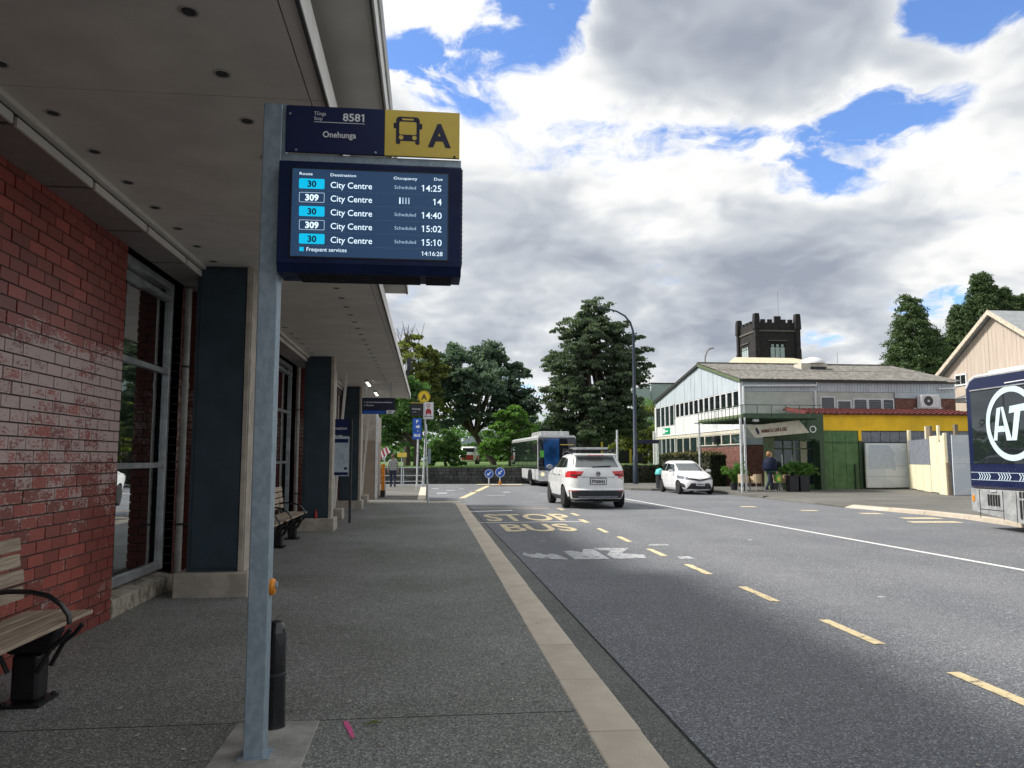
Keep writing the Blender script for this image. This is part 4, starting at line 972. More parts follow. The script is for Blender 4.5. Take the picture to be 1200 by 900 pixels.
# rounded shrub, fresh green tree, yellowish and dark trees behind the canopy
tree('shrub', 'rounded dense green shrub on the lawn left of the parked red van', (1.3, 55.5, .9), [((1.3, 55.5, 2.0), (1.25, 1.1, 1.2)), ((.7, 55.5, 1.6), .8), ((2.0, 55.5, 1.6), .75), ((1.3, 55, 2.7), .8), ((1.7, 55.2, 2.5), .7)], 'leaf_shrub', .12, 130, 8, .12, 16, .33, -.9)
tree('leafy_tree', 'fresh bright green leafy tree just left of the oncoming bus', (6.1, 56.5, .9), [((6.3, 56.5, 3.6), 1.3), ((5.0, 56.5, 3.0), 1.1), ((7.3, 56.5, 3.0), 1.1), ((6.5, 56, 4.6), .95), ((5.6, 56, 4.1), .9), ((4.6, 56, 2.3), .8), ((7.5, 56, 2.2), .9), ((6.0, 55.7, 2.3), 1.1)], 'leaf_bright', .13, 105, 9, .18, 14, .33, -.8)
tree('shade_tree', 'dark green leafy tree behind the hanging navy sign at the canopy end', (-.75, 53.5, .9), [((-2.6, 54, 4.6), 1.9), ((-1.2, 54, 5.0), 1.5), ((-3.6, 54, 3.3), 1.6), ((-1.5, 53.5, 3.2), 1.3), ((-.5, 54, 4.1), 1.2), ((-2.8, 53.5, 6.4), 1.4), ((-5, 54, 5), 1.9), ((-.9, 54, 6.2), 1.0)], 'leaf_shrub', .14, 105, 10, .24, 15, .34, -.7, fork=.3)
tree('autumn_tree', 'tall yellow green tree with thin bare twigs rising above the canopy end', (-1.6, 61, 1.0), [((-1.8, 61, 9.0), 1.9), ((-.6, 61, 8.0), 1.5), ((-2.6, 61, 7.0), 1.8), ((-.6, 61, 6.2), 1.3), ((-1.4, 61, 10.3), 1.1), ((-3.6, 61, 9.2), 1.6), ((.2, 61, 9.6), .8), ((-.1, 61, 7.2), 1.1), ((.7, 61, 8.4), 1.0), ((-1.0, 61, 4.6), 1.3), ((.4, 61.5, 5.4), 1.2)], 'leaf_yellow', .15, 80, 12, .28, 14, .36, -.8)
tw = MB(); ga = random.Random(4)
for i in range(9):
    a = Vector((-1.7+ga.uniform(-.8, .8), 61, 10.2)); b = a+Vector((ga.uniform(-.5, .9), 0, ga.uniform(1.2, 2.3))); limb(tw, [a, a.lerp(b, .6)+Vector((ga.uniform(-.1, .1), 0, 0)), b], .035, .012, 5)
    c = a.lerp(b, .5); limb(tw, [c, c+Vector((ga.uniform(-.6, .6), 0, .7))], .02, .01, 4)
tw.build('twigs', 'bark', bpy.data.objects['autumn_tree'])
tree('dull_tree', 'low dull green tree between the bright leafy tree and the conifer', (9.0, 72, 1.0), [((8.6, 72, 3.6), 2.0), ((10.4, 72, 3.2), 1.7), ((7.2, 73, 4.2), 1.8), ((9.4, 72, 4.6), 1.3), ((12, 73, 3), 1.6)], 'leaf_dome', .18, 70, 14, .25, 13, .36, -.8)
bare = thing('bare_tree', 'leafless tree with fine bare twigs right of the domed dark tree', 'tree', (9.3, 74, 1), 'trees beyond the junction')
tb = MB(); limb(tb, [(9.3, 74, .8), (9.3, 74, 4), (9.2, 74, 6.5)], .2, .1)
for i in range(26):
    a = Vector((9.25+ga.uniform(-.1, .1), 74, ga.uniform(4, 6.6))); b = a+Vector((ga.uniform(-1.7, 1.7), ga.uniform(-1, 1), ga.uniform(1.2, 3.2))); limb(tb, [a, a.lerp(b, .5)+Vector((0, 0, .25)), b], .05, .012, 5)
    for k_ in range(3): c = a.lerp(b, ga.uniform(.4, .9)); limb(tb, [c, c+Vector((ga.uniform(-.8, .8), 0, ga.uniform(.2, .9)))], .02, .008, 4)
tb.build('trunk', 'bark', bare)
for i, (x, y, hgt, r, m, lab) in enumerate(((20.6, 72, 6.5, 2.3, 'leaf_yellow', 'yellow green tree just right of the tall dark street lamp'), (23.6, 84, 7.5, 2.8, 'leaf_bright', 'light green tree in the gap beside the white gabled hall'), (18.0, 80, 6.0, 2.4, 'leaf_shrub', 'mid green tree behind the street lamp, right of the conifer'))):
    tree('garden_tree', lab, (x, y, 1), [((x, y, hgt-r*.8), r), ((x-r*.8, y, hgt-r*1.4), r*.75), ((x+r*.8, y, hgt-r*1.3), r*.8), ((x-.3, y-.5, hgt*.42), r*.9), ((x+1, y, hgt*.35), r*.7)], m, .18, 70, 30+i, .22, 13, .34, -.8)
# two dense cypresses on the right
def cypress(label, x, y, zt, r, seed, lobes):
    bl_ = [];
    for dx, z0_, z1_, rr in lobes:
        n = int((z1_-z0_)/.75)
        for i in range(n):
            z = z0_+(z1_-z0_)*i/n; k_ = rr*min(1, ((z1_-z)/(z1_-z0_)*1.15)**.62+.05)
            for j in range(6):
                a = j*1.047+i*.7; bl_.append(((x+dx+math.cos(a)*k_*.74, y+math.sin(a)*k_*.74, z+g_.uniform(-.25, .25)), (k_*.45+.32, k_*.45+.32, .8)))
    return tree('cypress_tree', label, (x, y, 0), bl_, 'leaf_cypress', .115, 70, seed, .5, 7, .58, -.9, 'cypresses behind the hall', fork=.5, limbs=4, squash=1.)
cypress('dense dark cypress with a rounded point behind the hall roof end', 50.6, 75, 17.6, 3.2, 41, ((0, 5, 18.4, 3.2), (1.9, 5, 15.2, 2.6), (-1.4, 5, 13.6, 2.3)))
cypress('broad many topped cypress rising behind the beige gabled house', 62.2, 80, 22, 5, 42, ((.6, 5, 22.6, 3.0), (2.9, 5, 21.0, 3.3), (-2.2, 5, 18.8, 2.5), (5.5, 5, 20.2, 2.6), (-4.1, 5, 14.8, 1.8)))
# far tree line
g2 = np.random.default_rng(77); fb = []
for i in range(84):
    x = -60+i*1.7; fb.append(((x, 104+g2.uniform(-6, 6), 3.2+g2.uniform(-1.0, 1.6)), (2.4, 2.2, g2.uniform(2.2, 3.4))))
for i in range(70):
    x = -40+i*1.5; fb.append(((x, 94+g2.uniform(-3, 3), 1.6+g2.uniform(-.3, .9)), (1.5, 1.4, 1.3)))
stuff(leaf_mesh('far_trees', 'leaf_shrub', clumps(fb, 46, 3, 13, .42, -.9), .25))
# lawn tufts along the wall top
Q = np.stack([g2.uniform(-7, 9, 2600), 51.05+np.abs(g2.normal(0, .5, 2600)), g2.uniform(.90, 1.04, 2600)], 1)
stuff(leaf_mesh('grass_tufts', 'leaf_bright', Q, .055, None, 5))

# ================================================================== BEYOND THE JUNCTION
sw = thing('stone_wall', 'low dark basalt stone wall along the far side of the junction', 'wall', (0, 50.6, 0))
bx('wall_core', 'mortar', sw, -12, 50.45, -.15, 10, 50.9, .86)
rs_ = random.Random(9); m = MB(); z = -.1
while z < .84:
    h = rs_.uniform(.15, .24); x = -12
    while x < 10:
        w = rs_.uniform(.22, .5); dy = rs_.uniform(-.04, .03)
        m.obox((x+w/2, 50.46+dy, z+h/2), (w-.03, .16, h-.025), (0, R(rs_.uniform(-5, 5)), R(rs_.uniform(-6, 6)))); x += w
    z += h
stuff(m.build('wall_stone', 'stone', sw, bevel=0, fix=False))
m = MB(); x = -12
while x < 10: w = rs_.uniform(.3, .6); m.obox((x+w/2, 50.65, .90+rs_.uniform(-.02, .03)), (w-.03, .5, .12), (0, R(rs_.uniform(-3, 3)), 0)); x += w
stuff(m.build('coping_stone', 'stone', sw, fix=False))
hedge('dark_hedge', 'dark clipped hedge behind the oncoming bus and the street lamp', 'hedge', 8.6, 49.0, -.1, 16.0, 50.2, 1.08, 'leaf_hedge', 9000, .09, seed=6)
rl_ = thing('railing', 'white pedestrian railing in front of the stone wall', 'railing', (-2.5, 45.9, 0))
for x in (-5.2, -4.0, -3.3, -2.9, -1.4, -.2): bx('post', 'pole_white', rl_, x-.03, 45.87, -.1, x+.03, 45.93, 1.02)
for z in (.18, .52, .98): bx('rail', 'pole_white', rl_, -5.2, 45.885, z, -.2, 45.915, z+.045)
cv = thing('chevron_sign', 'red and white striped marker sign on a white post beside the walking person', 'sign', (-2.45, 44.6, 0))
bx('post', 'pole_white', cv, -2.49, 44.58, -.1, -2.40, 44.64, 1.7); bd = MB().obox((-2.5, 44.55, 1.85), (.72, .03, .42), (0, R(-35), 0)).build('board', 'white_ink', cv)
for k_ in (-.22, .0, .22): MB().obox((-2.5+k_*.82, 44.53, 1.85+k_*.57), (.10, .012, .42), (0, R(-20), 0)).build('stripe', 'red_paint', bd)
ys = thing('yellow_sign', 'small yellow sign board on a white post left of the blue arrow sign', 'sign', (-1.55, 48, 0)); bx('post', 'pole_white', ys, -1.62, 48, -.1, -1.55, 48.05, 1.9); bx('board', 'signyellow', ys, -1.86, 47.96, 1.62, -1.28, 47.99, 1.9)
fnt('DETOUR', .12, 'ink', ys, (-1.57, 47.955, 1.7), 'CENTER', width=.45) if False else None
for (x, r, zc, lab, rb_) in ((3.62, .265, .64, 'smaller blue keep left disc, nearer the stone wall end', False), (4.28, .295, .72, 'larger blue keep left disc on an orange footed post', True)):
    kl = thing('keep_left_sign', lab, 'road sign', (x, 45.6, -.1), 'keep left signs on the traffic island')
    MB().cyl((x, 45.6, -.1), (x, 45.6, zc), .04, n=10).build('post', 'pole_white', kl)
    if rb_: MB().cyl((x, 45.6, 0), (x, 45.6, .22), .07, n=10).build('foot', 'orange_button', kl)
    dsk = MB().lathe((x, 45.54, zc), [(0, 0), (r, 0), (r, .02), (0, .02)], 28, 'Y').build('disc', 'sign_blue', kl)
    MB().ring((x, 45.537, zc), r*.88, r*.96, n=32).build('rim_line', 'white_ink', dsk)
    ar = MB(); c_, s_ = math.cos(R(225)), math.sin(R(225))
    def tr_(px_, pz_, k=r): return (x+(px_*c_-pz_*s_)*k, zc+(px_*s_+pz_*c_)*k)
    ar.prism([tr_(*q) for q in ((-.6, -.1), (.1, -.1), (.1, -.34), (.65, 0), (.1, .34), (.1, .1), (-.6, .1))], 45.532, 45.536, 'Y'); ar.build('arrow', 'white_ink', dsk)
isl = struct(MB().prism([(2.9, 46.0), (5.6, 45.6), (5.7, 46.4), (3.0, 46.6)], -.25, .0).build('traffic_island', 'kerb', bevel=.03))

# street lamps
sl_ = thing('street_lamp', 'tall dark street lamp with a curved arm beside the junction', 'street lamp', (12.62, 46.04, 0), 'street lamps')
MB().tube([(12.62, 46.04, 0), (12.62, 46.04, 1.7), (12.62, 46.04, 1.75), (12.62, 46.04, 8.8)], [.17, .17, .13, .085], 12).build('pole', 'pole_blue', sl_, smooth=True)
arm = [(12.62, 46.04, 8.75), (12.6, 46.04, 9.4), (12.45, 46.04, 9.9), (12.1, 46.04, 10.35), (11.6, 46.04, 10.62), (11.0, 46.04, 10.78)]
MB().tube(arm, [.07, .065, .06, .055, .05, .045], 10).build('arm', 'pole_blue', sl_, smooth=True); MB().obox((10.72, 46.04, 10.82), (.62, .22, .09), (0, R(12), 0)).build('lamp_head', 'pole_blue', sl_, bevel=.03)
bl_ = bx('street_name_blade', 'darkblue', sl_, 12.8, 46.0, 2.45, 14.1, 46.04, 2.68)
sl2 = thing('street_lamp', 'small curved street lamp showing above the hall ridge', 'street lamp', (26.1, 70, 0), 'street lamps'); MB().tube([(26.1, 70, 0), (26.1, 70, 10.4), (26.15, 70, 11.2), (26.35, 70, 11.75), (26.6, 70, 11.95)], .08, 8).build('pole', 'jacket_grey', sl2, smooth=True); MB().obox((26.75, 70, 11.98), (.5, .25, .12), (0, R(-10), 0)).build('lamp_head', 'jacket_grey', sl2)
for x, y, h, lab in ((10.99, 44, 3.15, 'thin pale sign post at the kerb between the SUV and the street lamp'), (15.3, 42.2, 3.5, 'thin pale post in front of the hall hedge')):
    t = thing('sign_post', lab, 'post', (x, y, 0)); MB().cyl((x, y, 0), (x, y, h), .06, n=10).build('pole', 'pole_white', t, smooth=True); MB().lathe((x, y, h), [(.06, 0), (.06, .02), (.0, .05)], 10).build('cap', 'pole_white', t)
bn = thing('litter_bin', 'dark litter bin with a rounded turquoise lid behind the small white hatchback', 'bin', (11.95, 38.9, 0))
MB().lathe((11.95, 38.9, 0), [(.20, 0), (.21, .05), (.22, .70), (.23, .72)], 16).build('body', 'dark_plastic', bn, smooth=True); MB().lathe((11.95, 38.9, .72), [(.25, 0), (.25, .08), (.19, .24), (.0, .32)], 16).build('lid', 'turq', bn, smooth=True); MB().box(11.82, 38.67, .5, 12.08, 38.70, .62).build('slot', 'black', bn)
# far buildings
fbz = thing('far_building', 'pale teal flat roofed block far behind the street lamp', 'building', (33, 112, 0))
bx('wall', 'teal_wall', fbz, 30.3, 110, 0, 32.6, 116, 12.0); bx('tower_wall', 'teal_wall', fbz, 33.0, 111, 0, 36.6, 116, 12.7); bx('link', 'tile_red', fbz, 32.6, 112, 0, 33.0, 116, 11.6); bx('roof_edge', 'dark_plastic', fbz, 32.9, 110.9, 12.7, 36.7, 116, 12.85); MB().cyl((33.3, 113, 12.8), (33.3, 113, 15.4), .05, n=6).build('aerial', 'jacket_grey', fbz)
fs = thing('low_shop', 'low dark shop with pale posts seen under the conifer', 'building', (15, 74, 0))
bx('wall', 'teal_wall', fs, 10, 76, .9, 26, 82, 4.2); bx('fascia', 'hall_white', fs, 9.8, 75.6, 3.75, 26, 76, 4.35); bx('shade_wall', 'dark_plastic', fs, 10, 75.94, 1.0, 26, 75.98, 3.7)
for x in (12.5, 14.2, 15.8, 17.2, 18.6, 20.1, 22): f_ = bx('post', 'signyellow' if x in (17.2, 20.1) else 'white_trim', fs, x, 75.5, .9, x+.22, 75.6, 3.74)
fh = thing('far_house', 'pale house with a blue roof seen under the domed tree', 'house', (5, 100, 1)); bx('wall', 'conc', fh, 3.4, 98, .9, 7.6, 106, 3.0); MB().prism([(3.0, 3.0), (8.0, 3.0), (5.5, 4.4)], 97.6, 106, 'Y').build('roof', 'hall_blue', fh)
for x in (3.8, 5.9): f_ = bx('window', 'glass_dark', fh, x, 97.95, 1.7, x+1.0, 97.99, 2.9)

# ================================================================== THE HALL
hl = thing('hall', 'white gabled hall with a weathered corrugated roof and a long upper window band', 'building', (17.3, 41, 0))
HX = 17.3; RY, RZ = 47.4, 7.50; EZ = 5.88; YN, YF = 41., 57.; XE = 30.2
MB().prism([(YN+.02, -.1), (YF, -.1), (YF, EZ-.02), (RY, RZ-.05), (YN+.02, EZ-.02)], HX+.06, XE-.06, 'X').build('core_wall', 'hall_grey', hl)
def gz(y): return EZ+(RZ-EZ)*((y-YN)/(RY-YN) if y < RY else (YF-y)/(YF-RY))
y = YN; i = 0; n = 24; m = MB()
for i in range(n):
    a = YN+(YF-YN)*i/n; b = YN+(YF-YN)*(i+1)/n-.02; dx = random.uniform(0, .02); za, zb = gz(a)-.10, gz(b)-.10
    if a < RY < b: m.prism([(a, 5.36), (b, 5.36), (b, zb), (RY, RZ-.10), (a, za)], HX-.03-dx, HX+.06, 'X')
    else: m.prism([(a, 5.36), (b, 5.36), (b, zb), (a, za)], HX-.03-dx, HX+.06, 'X')
m.build('gable_cladding', 'hall_blue', hl)
bx('window_back', 'void', hl, HX+.04, YN, 4.3, HX+.062, YF, 5.36)
yw = [41.25+.93*i for i in range(12)]
for i, y in enumerate(yw):
    w = bx('window', 'glass_dark', hl, HX-.005, y, 4.42, HX+.03, y+.72, 5.30); f = MB(); t_ = .045
    f.box(HX-.03, y-.06, 4.38, HX+.035, y, 5.35).box(HX-.03, y+.72, 4.38, HX+.035, y+.78, 5.35).box(HX-.03, y, 4.38, HX+.035, y+.72, 4.42).box(HX-.03, y, 5.30, HX+.035, y+.72, 5.35); f.build('frame', 'white_trim', w)
    bx('mullion', 'hall_white', hl, HX-.045, y+.785, 4.36, HX+.06, y+.868, 5.36)
for y in (52.7, 53.75, 54.8, 55.85): w = bx('window', 'glass_far', hl, HX-.005, y, 3.95, HX+.03, y+.85, 5.30); MB().box(HX-.04, y-.08, 3.9, HX+.035, y, 5.35).box(HX-.04, y+.85, 3.9, HX+.035, y+.93, 5.35).box(HX-.04, y, 5.3, HX+.035, y+.85, 5.35).build('frame', 'white_trim', w)
y = 41.0; k_ = 0
while y < 52.3: bx('wall_panel', 'hall_white', hl, HX-.02-random.uniform(0, .012), y, 3.20, HX+.06, min(y+1.18, 52.4), 4.36); y += 1.205
for y in (52.5, 53.9, 55.3): bx('wall_panel', 'hall_white', hl, HX-.02, y, 3.20, HX+.06, y+1.37, 3.88)
gs = bx('exit_sign', 'green_sign', hl, HX-.05, 53.6, 3.30, HX-.025, 55.3, 3.75); MB().box(HX-.058, 54.75, 3.36, HX-.052, 55.2, 3.69).build('white_square', 'white_ink', gs); MB().box(HX-.058, 54.0, 3.48, HX-.052, 54.5, 3.56).prism([(54.5, 3.42), (54.5, 3.62), (54.68, 3.52)], HX-.058, HX-.052, 'X').build('arrow', 'white_ink', gs)
bx('cream_band', 'hall_cream', hl, HX-.06, YN, 2.96, HX+.06, YF, 3.19); bx('band_flashing', 'white_trim', hl, HX-.09, YN, 3.16, HX-.058, YF, 3.2)
bx('low_window_back', 'void', hl, HX+.03, YN, 2.3, HX+.062, 52.4, 2.96)
for i in range(8):
    y = 41.2+i*1.38; zb = 2.36 if y < 47.2 else .95
    w = bx('window', 'glass_far', hl, HX-.005, y, zb, HX+.03, y+1.26, 2.90); MB().box(HX-.04, y-.06, zb-.05, HX+.035, y, 2.95).box(HX-.04, y+1.26, zb-.05, HX+.035, y+1.32, 2.95).box(HX-.04, y, 2.9, HX+.035, y+1.26, 2.95).box(HX-.04, y, zb-.05, HX+.035, y+1.26, zb).build('frame', 'hall_cream', w)
    if zb < 1: MB().box(HX-.03, y, 1.9, HX+.032, y+1.26, 1.95).build('transom', 'hall_cream', w)
bw = bx('brick_wall', 'mortar', hl, HX-.045, YN+.01, 0, HX+.05, 47.9, 2.22); m = MB()
for r_ in range(21):
    y = YN-(.18 if r_ % 2 else 0)
    while y < 47.9: m.box(HX-.07-random.uniform(0, .008), max(y, YN), r_*.105, HX-.04, min(y+.34, 47.88), r_*.105+.092); y += .36
stuff(m.build('brickwork', 'brick_brown', bw, fix=False))
bx('low_wall', 'hall_cream', hl, HX-.04, 47.95, 0, HX+.05, 52.4, .9)
for y in (52.6, 53.6, 54.6, 55.6): w = bx('entrance_glass', 'glass_far', hl, HX-.005, y, .1, HX+.03, y+.9, 2.9); MB().box(HX-.05, y-.07, 0, HX+.035, y, 2.95).box(HX-.05, y+.9, 0, HX+.035, y+.95, 2.95).build('frame', 'white_trim', w)
bx('corner_post', 'hall_white', hl, HX-.10, 56.7, -.1, HX+.06, 57.05, 5.4); bx('corner_post', 'white_trim', hl, HX-.08, YN-.10, 2.3, HX+.10, YN+.1, EZ-.02)
MB().tube([(HX-.25, 56.9, 0), (HX-.25, 56.9, 3.6)], .07, 8).build('pipe', 'white_trim', hl)
ul = bx('flood_lamp', 'dark_plastic', hl, HX-.32, 44.3, 2.5, HX-.08, 44.7, 2.85)
# long front wall facing the viewer
FYW = YN
bx('front_panel', 'hall_grey', hl, HX+.12, FYW-.03, 2.62, 21.6, FYW+.018, 5.26)
for i in range(5): bx('weatherboard', 'hall_blue', hl, HX+.12, FYW-.05, 2.30+i*.062, 18.9, FYW+.016, 2.355+i*.062)
bw = bx('brick_wall', 'mortar', hl, HX+.1, FYW-.02, 0, 19.2, FYW+.018, 2.26); m = MB()
for r_ in range(21):
    x = HX+.1-(.18 if r_ % 2 else 0)
    while x < 19.2: m.box(max(x, HX+.1), FYW-.035, r_*.107, min(x+.345, 19.2), FYW-.018, r_*.107+.094); x += .36
stuff(m.build('brickwork', 'brick_brown', bw, fix=False))
m = MB(); x = HX+.1
while x < XE-.1: m.box(x, FYW-.045, 5.28, x+.13, FYW+.018, 5.80); x += .17
m.box(HX+.1, FYW-.02, 5.28, XE-.1, FYW+.017, 5.8); stuff(m.build('corrugated_strip', 'hall_blue', hl))
bx('gutter', 'fascia_dark', hl, HX-.1, FYW-.22, 5.80, XE, FYW-.05, 5.90)
bx('front_panel', 'hall_grey', hl, 21.66, FYW-.02, 2.6, 26.35, FYW+.018, 5.26)
for (x0, x1, z0, z1, kind) in ((22.0, 22.75, 4.15, 4.95, 's'), (22.98, 23.72, 4.0, 4.75, 'p'), (23.95, 24.68, 4.05, 4.85, 'j'), (24.82, 25.55, 4.05, 4.85, 'j'), (25.7, 26.28, 3.95, 4.85, 'j')):
    w = bx('window', 'glass_dark', hl, x0, FYW-.034, z0, x1, FYW-.022, z1); f = MB(); f.box(x0-.06, FYW-.06, z0-.06, x0, FYW-.02, z1+.06).box(x1, FYW-.06, z0-.06, x1+.06, FYW-.02, z1+.06).box(x0, FYW-.06, z1, x1, FYW-.02, z1+.06).box(x0, FYW-.06, z0-.06, x1, FYW-.02, z0); f.build('frame', 'white_trim', w)
    if kind == 'j':
        for q in range(5): MB().obox(((x0+x1)/2, FYW-.05, z0+.08+q*.155), (x1-x0-.02, .07, .012), (R(35), 0, 0)).build('louvre', 'alu', w)
bw = bx('brick_patch', 'mortar', hl, 26.42, FYW-.02, 2.6, XE-.1, FYW+.018, 5.26); m = MB()
for r_ in range(24):
    x = 26.42-(.16 if r_ % 2 else 0)
    while x < XE-.1: m.box(max(x, 26.42), FYW-.035, 2.62+r_*.11, min(x+.31, XE-.11), FYW-.018, 2.62+r_*.11+.097); x += .325
stuff(m.build('brickwork', 'brick_brown', bw, fix=False))
bx('lintel', 'hall_blue', hl, 26.4, FYW-.06, 4.95, XE-.1, FYW-.038, 5.27)
MB().tube([(HX+.1, FYW-.15, 0), (HX+.1, FYW-.15, 5.5), (HX+.14, FYW-.15, 5.56), (21.7, FYW-.15, 5.62), (21.7, FYW-.15, 5.8)], .06, 8).build('drainpipe', 'white_trim', hl); MB().tube([(21.62, FYW-.1, 2.6), (21.62, FYW-.1, 5.3)], .06, 8).build('drainpipe', 'white_trim', hl)
MB().tube([(29.0, FYW-.15, 5.5), (XE-.1, FYW-.15, 5.55)], .055, 8).build('drainpipe', 'white_trim', hl); MB().tube([(29.05, FYW-.12, 4.0), (29.05, FYW-.12, 5.0)], .08, 8).build('drainpipe', 'white_trim', hl)
ac = bx('air_conditioner', 'white_trim', hl, 27.68, FYW-.55, 4.42, 28.75, FYW-.12, 5.12, .03)
MB().lathe((28.1, FYW-.555, 4.77), [(0, .0), (.27, 0), (.29, .01), (.29, .02)], 24, 'Y').build('fan_grille', 'dark_plastic', ac); MB().lathe((28.1, FYW-.565, 4.77), [(0, 0), (.07, 0), (.07, .02)], 12, 'Y').build('fan_hub', 'white_trim', ac); bx('bracket', 'white_trim', ac, 27.5, FYW-.6, 4.34, 28.9, FYW-.05, 4.40)
for k_ in range(3): MB().ring((28.1, FYW-.56, 4.77), .12+.06*k_, .13+.06*k_, n=24).build('grille_ring', 'jacket_grey', ac)
# corrugated roof slopes
def corr(name, x0, x1, ya, za, yb_, zb_, mat, parent, pitch=.16, amp=.028):
    n = int((x1-x0)/pitch*4); vs = []; fs = []
    for i in range(n+1):
        x = x0+(x1-x0)*i/n; d_ = amp*math.sin(2*math.pi*(x-x0)/pitch)
        vs += [(x, ya, za+d_), (x, yb_, zb_+d_), (x, ya, za+d_-.02)]
    for i in range(n): k = i*3; fs += [(k, k+3, k+4, k+1), (k, k+2, k+5, k+3)]
    return MB().add(vs, fs).build(name, mat, parent, smooth=True, fix=False)
rm = (44.2, EZ+.10+(RZ-EZ)*((44.2-40.75)/(RY-40.75)))
ro = corr('roof', HX-.14, XE+.2, 40.72, EZ+.07, 44.4, EZ+.07+(RZ+.05-EZ)*(3.68/(RY-40.72)), 'asb_roof', hl)
corr('upper_sheets', HX-.14, XE+.2, 44.2, EZ+.10+(RZ+.05-EZ)*(3.48/(RY-40.72)), RY+.02, RZ+.13, 'asb_roof', ro); corr('rear_slope', HX-.14, XE+.2, YF+.3, EZ+.02, RY-.02, RZ+.12, 'asb_roof', ro)
MB().box(HX-.15, RY-.16, RZ+.11, XE+.2, RY+.16, RZ+.19).build('ridge_cap', 'asb_roof', ro)
for (a, b) in (((40.72, EZ+.03), (RY, RZ+.08)), ((YF+.3, EZ-.04), (RY, RZ+.08))): MB().prism([a, b, (b[0], b[1]-.16), (a[0], a[1]-.16)], HX-.17, HX-.10, 'X').build('bargeboard', 'olive' if a[0] < 45 else 'fascia_dark', ro)
vt = bx('roof_vent', 'hall_cream', hl, 22.9, 44.9, 6.8, 24.6, 45.9, 7.42); MB().lathe((23.9, 45.4, 7.42), [(.75, 0), (.72, .12), (.5, .32), (.2, .42), (0, .44)], 20).build('dome', 'white_trim', vt, smooth=True); MB().box(23.5, 44.86, 6.95, 24.5, 44.9, 7.2).build('vent_louvre', 'dark_plastic', vt)
for x, y, h in ((24.2, 43, 1.4), (26.0, 44.5, .9)): MB().cyl((x, y, 6.4), (x, y, 6.4+h), .015, n=5).build('roof_aerial', 'jacket_grey', hl)
hedge('hedge', 'clipped dark hedge with dry tips in front of the hall brick wall', 'hedge', 15.5, 41.1, 0, 16.4, 50.5, 1.78, 'leaf_hedge', 15000, .075, 'leaf_hedge_top', 12)

# ================================================================== CAFE AND YARD
cf = thing('cafe_building', 'low green cafe with a bright yellow fascia and red tiled roof', 'building', (22, 37, 0))
bx('core_wall', 'green_trim', cf, 19.3, 37.05, 0, 28.6, 40.85, 3.70); bx('side_core', 'green_trim', cf, 17.6, 38.3, 0, 19.3, 38.5, 3.38)
bx('yellow_fascia', 'yellow_wall', cf, 19.86, 36.93, 2.94, 28.6, 37.05, 3.74); bx('fascia_strip', 'yellow_wall', cf, 21.70, 36.85, 2.42, 21.86, 36.97, 2.935)
for (x0, x1) in ((19.42, 20.3), (20.32, 21.0), (21.02, 21.68)):
    for (z0, z1) in ((.0, 1.18), (1.19, 2.34), (2.35, 2.92)): bx('wall_board', 'green_wall', cf, x0, 36.90-random.uniform(0, .012), z0, x1, 37.04, z1)
bx('wall_rail', 'green_trim', cf, 19.4, 36.86, 2.33, 21.7, 36.9, 2.36); bx('wall_post', 'green_trim', cf, 21.42, 36.78, 0, 21.52, 36.88, 1.25); bx('wall_post', 'green_trim', cf, 21.70, 36.85, 0, 21.86, 37.0, 2.41); bx('wall_post', 'green_trim', cf, 19.42, 36.76, 0, 19.5, 36.88, 1.25)
bx('corner_pillar', 'green_trim', cf, 19.16, 36.0, 0, 19.40, 37.0, 3.72, .01)
for i in range(5): bx('upper_pane', 'fence_dark', cf, 21.95+i*.52, 37.0, 2.36, 22.44+i*.52, 37.04, 2.9)
bx('yard_wall', 'fence_dark', cf, 24.55, 36.98, 0, 28.6, 37.04, 2.93)
tr0 = None; m = MB()
for r_ in range(9):
    y0 = 36.75+r_*.42; z0 = 3.74+r_*.055; x = 18.9+r_*.08
    tr_c = MB().box(x, y0, z0, 29.0, y0+.5, z0+.075)
    q = x
    while q < 28.9: tr_c.prism([(q, z0+.07), (q+.06, z0+.115), (q+.16, z0+.115), (q+.22, z0+.07)], y0, y0+.5, 'Y'); q += .30
    stuff(tr_c.build('tile_course', 'tile_red', cf, fix=False))
MB().bar((18.95, 36.7, 3.82), (19.7, 40.5, 4.32), .16, .10).build('hip_tiles', 'tile_red', cf)
# shopfront
SFY = 36.65
bx('jamb', 'olive', cf, 16.62, 36.2, 0, 16.92, 36.75, 2.55); bx('header', 'green_trim', cf, 16.92, SFY-.05, 2.42, 19.16, SFY+.1, 3.38); bx('stall_riser', 'green_wall', cf, 16.93, SFY-.04, 0, 19.15, SFY+.08, .25); bx('interior', 'inside', cf, 17.2, 38.0, 0, 19.15, 38.1, 3.0)
for i, (x0, x1) in enumerate(((16.95, 17.55), (17.6, 18.05), (18.1, 18.42), (18.47, 19.13))):
    w = bx('shop_window', 'glass_far', cf, x0, SFY, .27, x1, SFY+.012, 1.98); MB().box(x0-.03, SFY-.03, .25, x0, SFY+.05, 2.4).box(x1, SFY-.03, .25, x1+.03, SFY+.05, 2.4).box(x0, SFY-.03, 1.98, x1, SFY+.05, 2.04).build('frame', 'green_trim' if i != 2 else 'olive', w); bx('transom_pane', 'glass_far', w, x0, SFY, 2.05, x1, SFY+.012, 2.4)
bx('door', 'tile_red', cf, 18.1, SFY+.06, .25, 18.42, SFY+.09, 1.96)
for x in (17.48, 18.02): MB().box(x, SFY-.008, .9, x+.06, SFY-.004, 1.7).build('window_sticker', 'white_ink', cf)
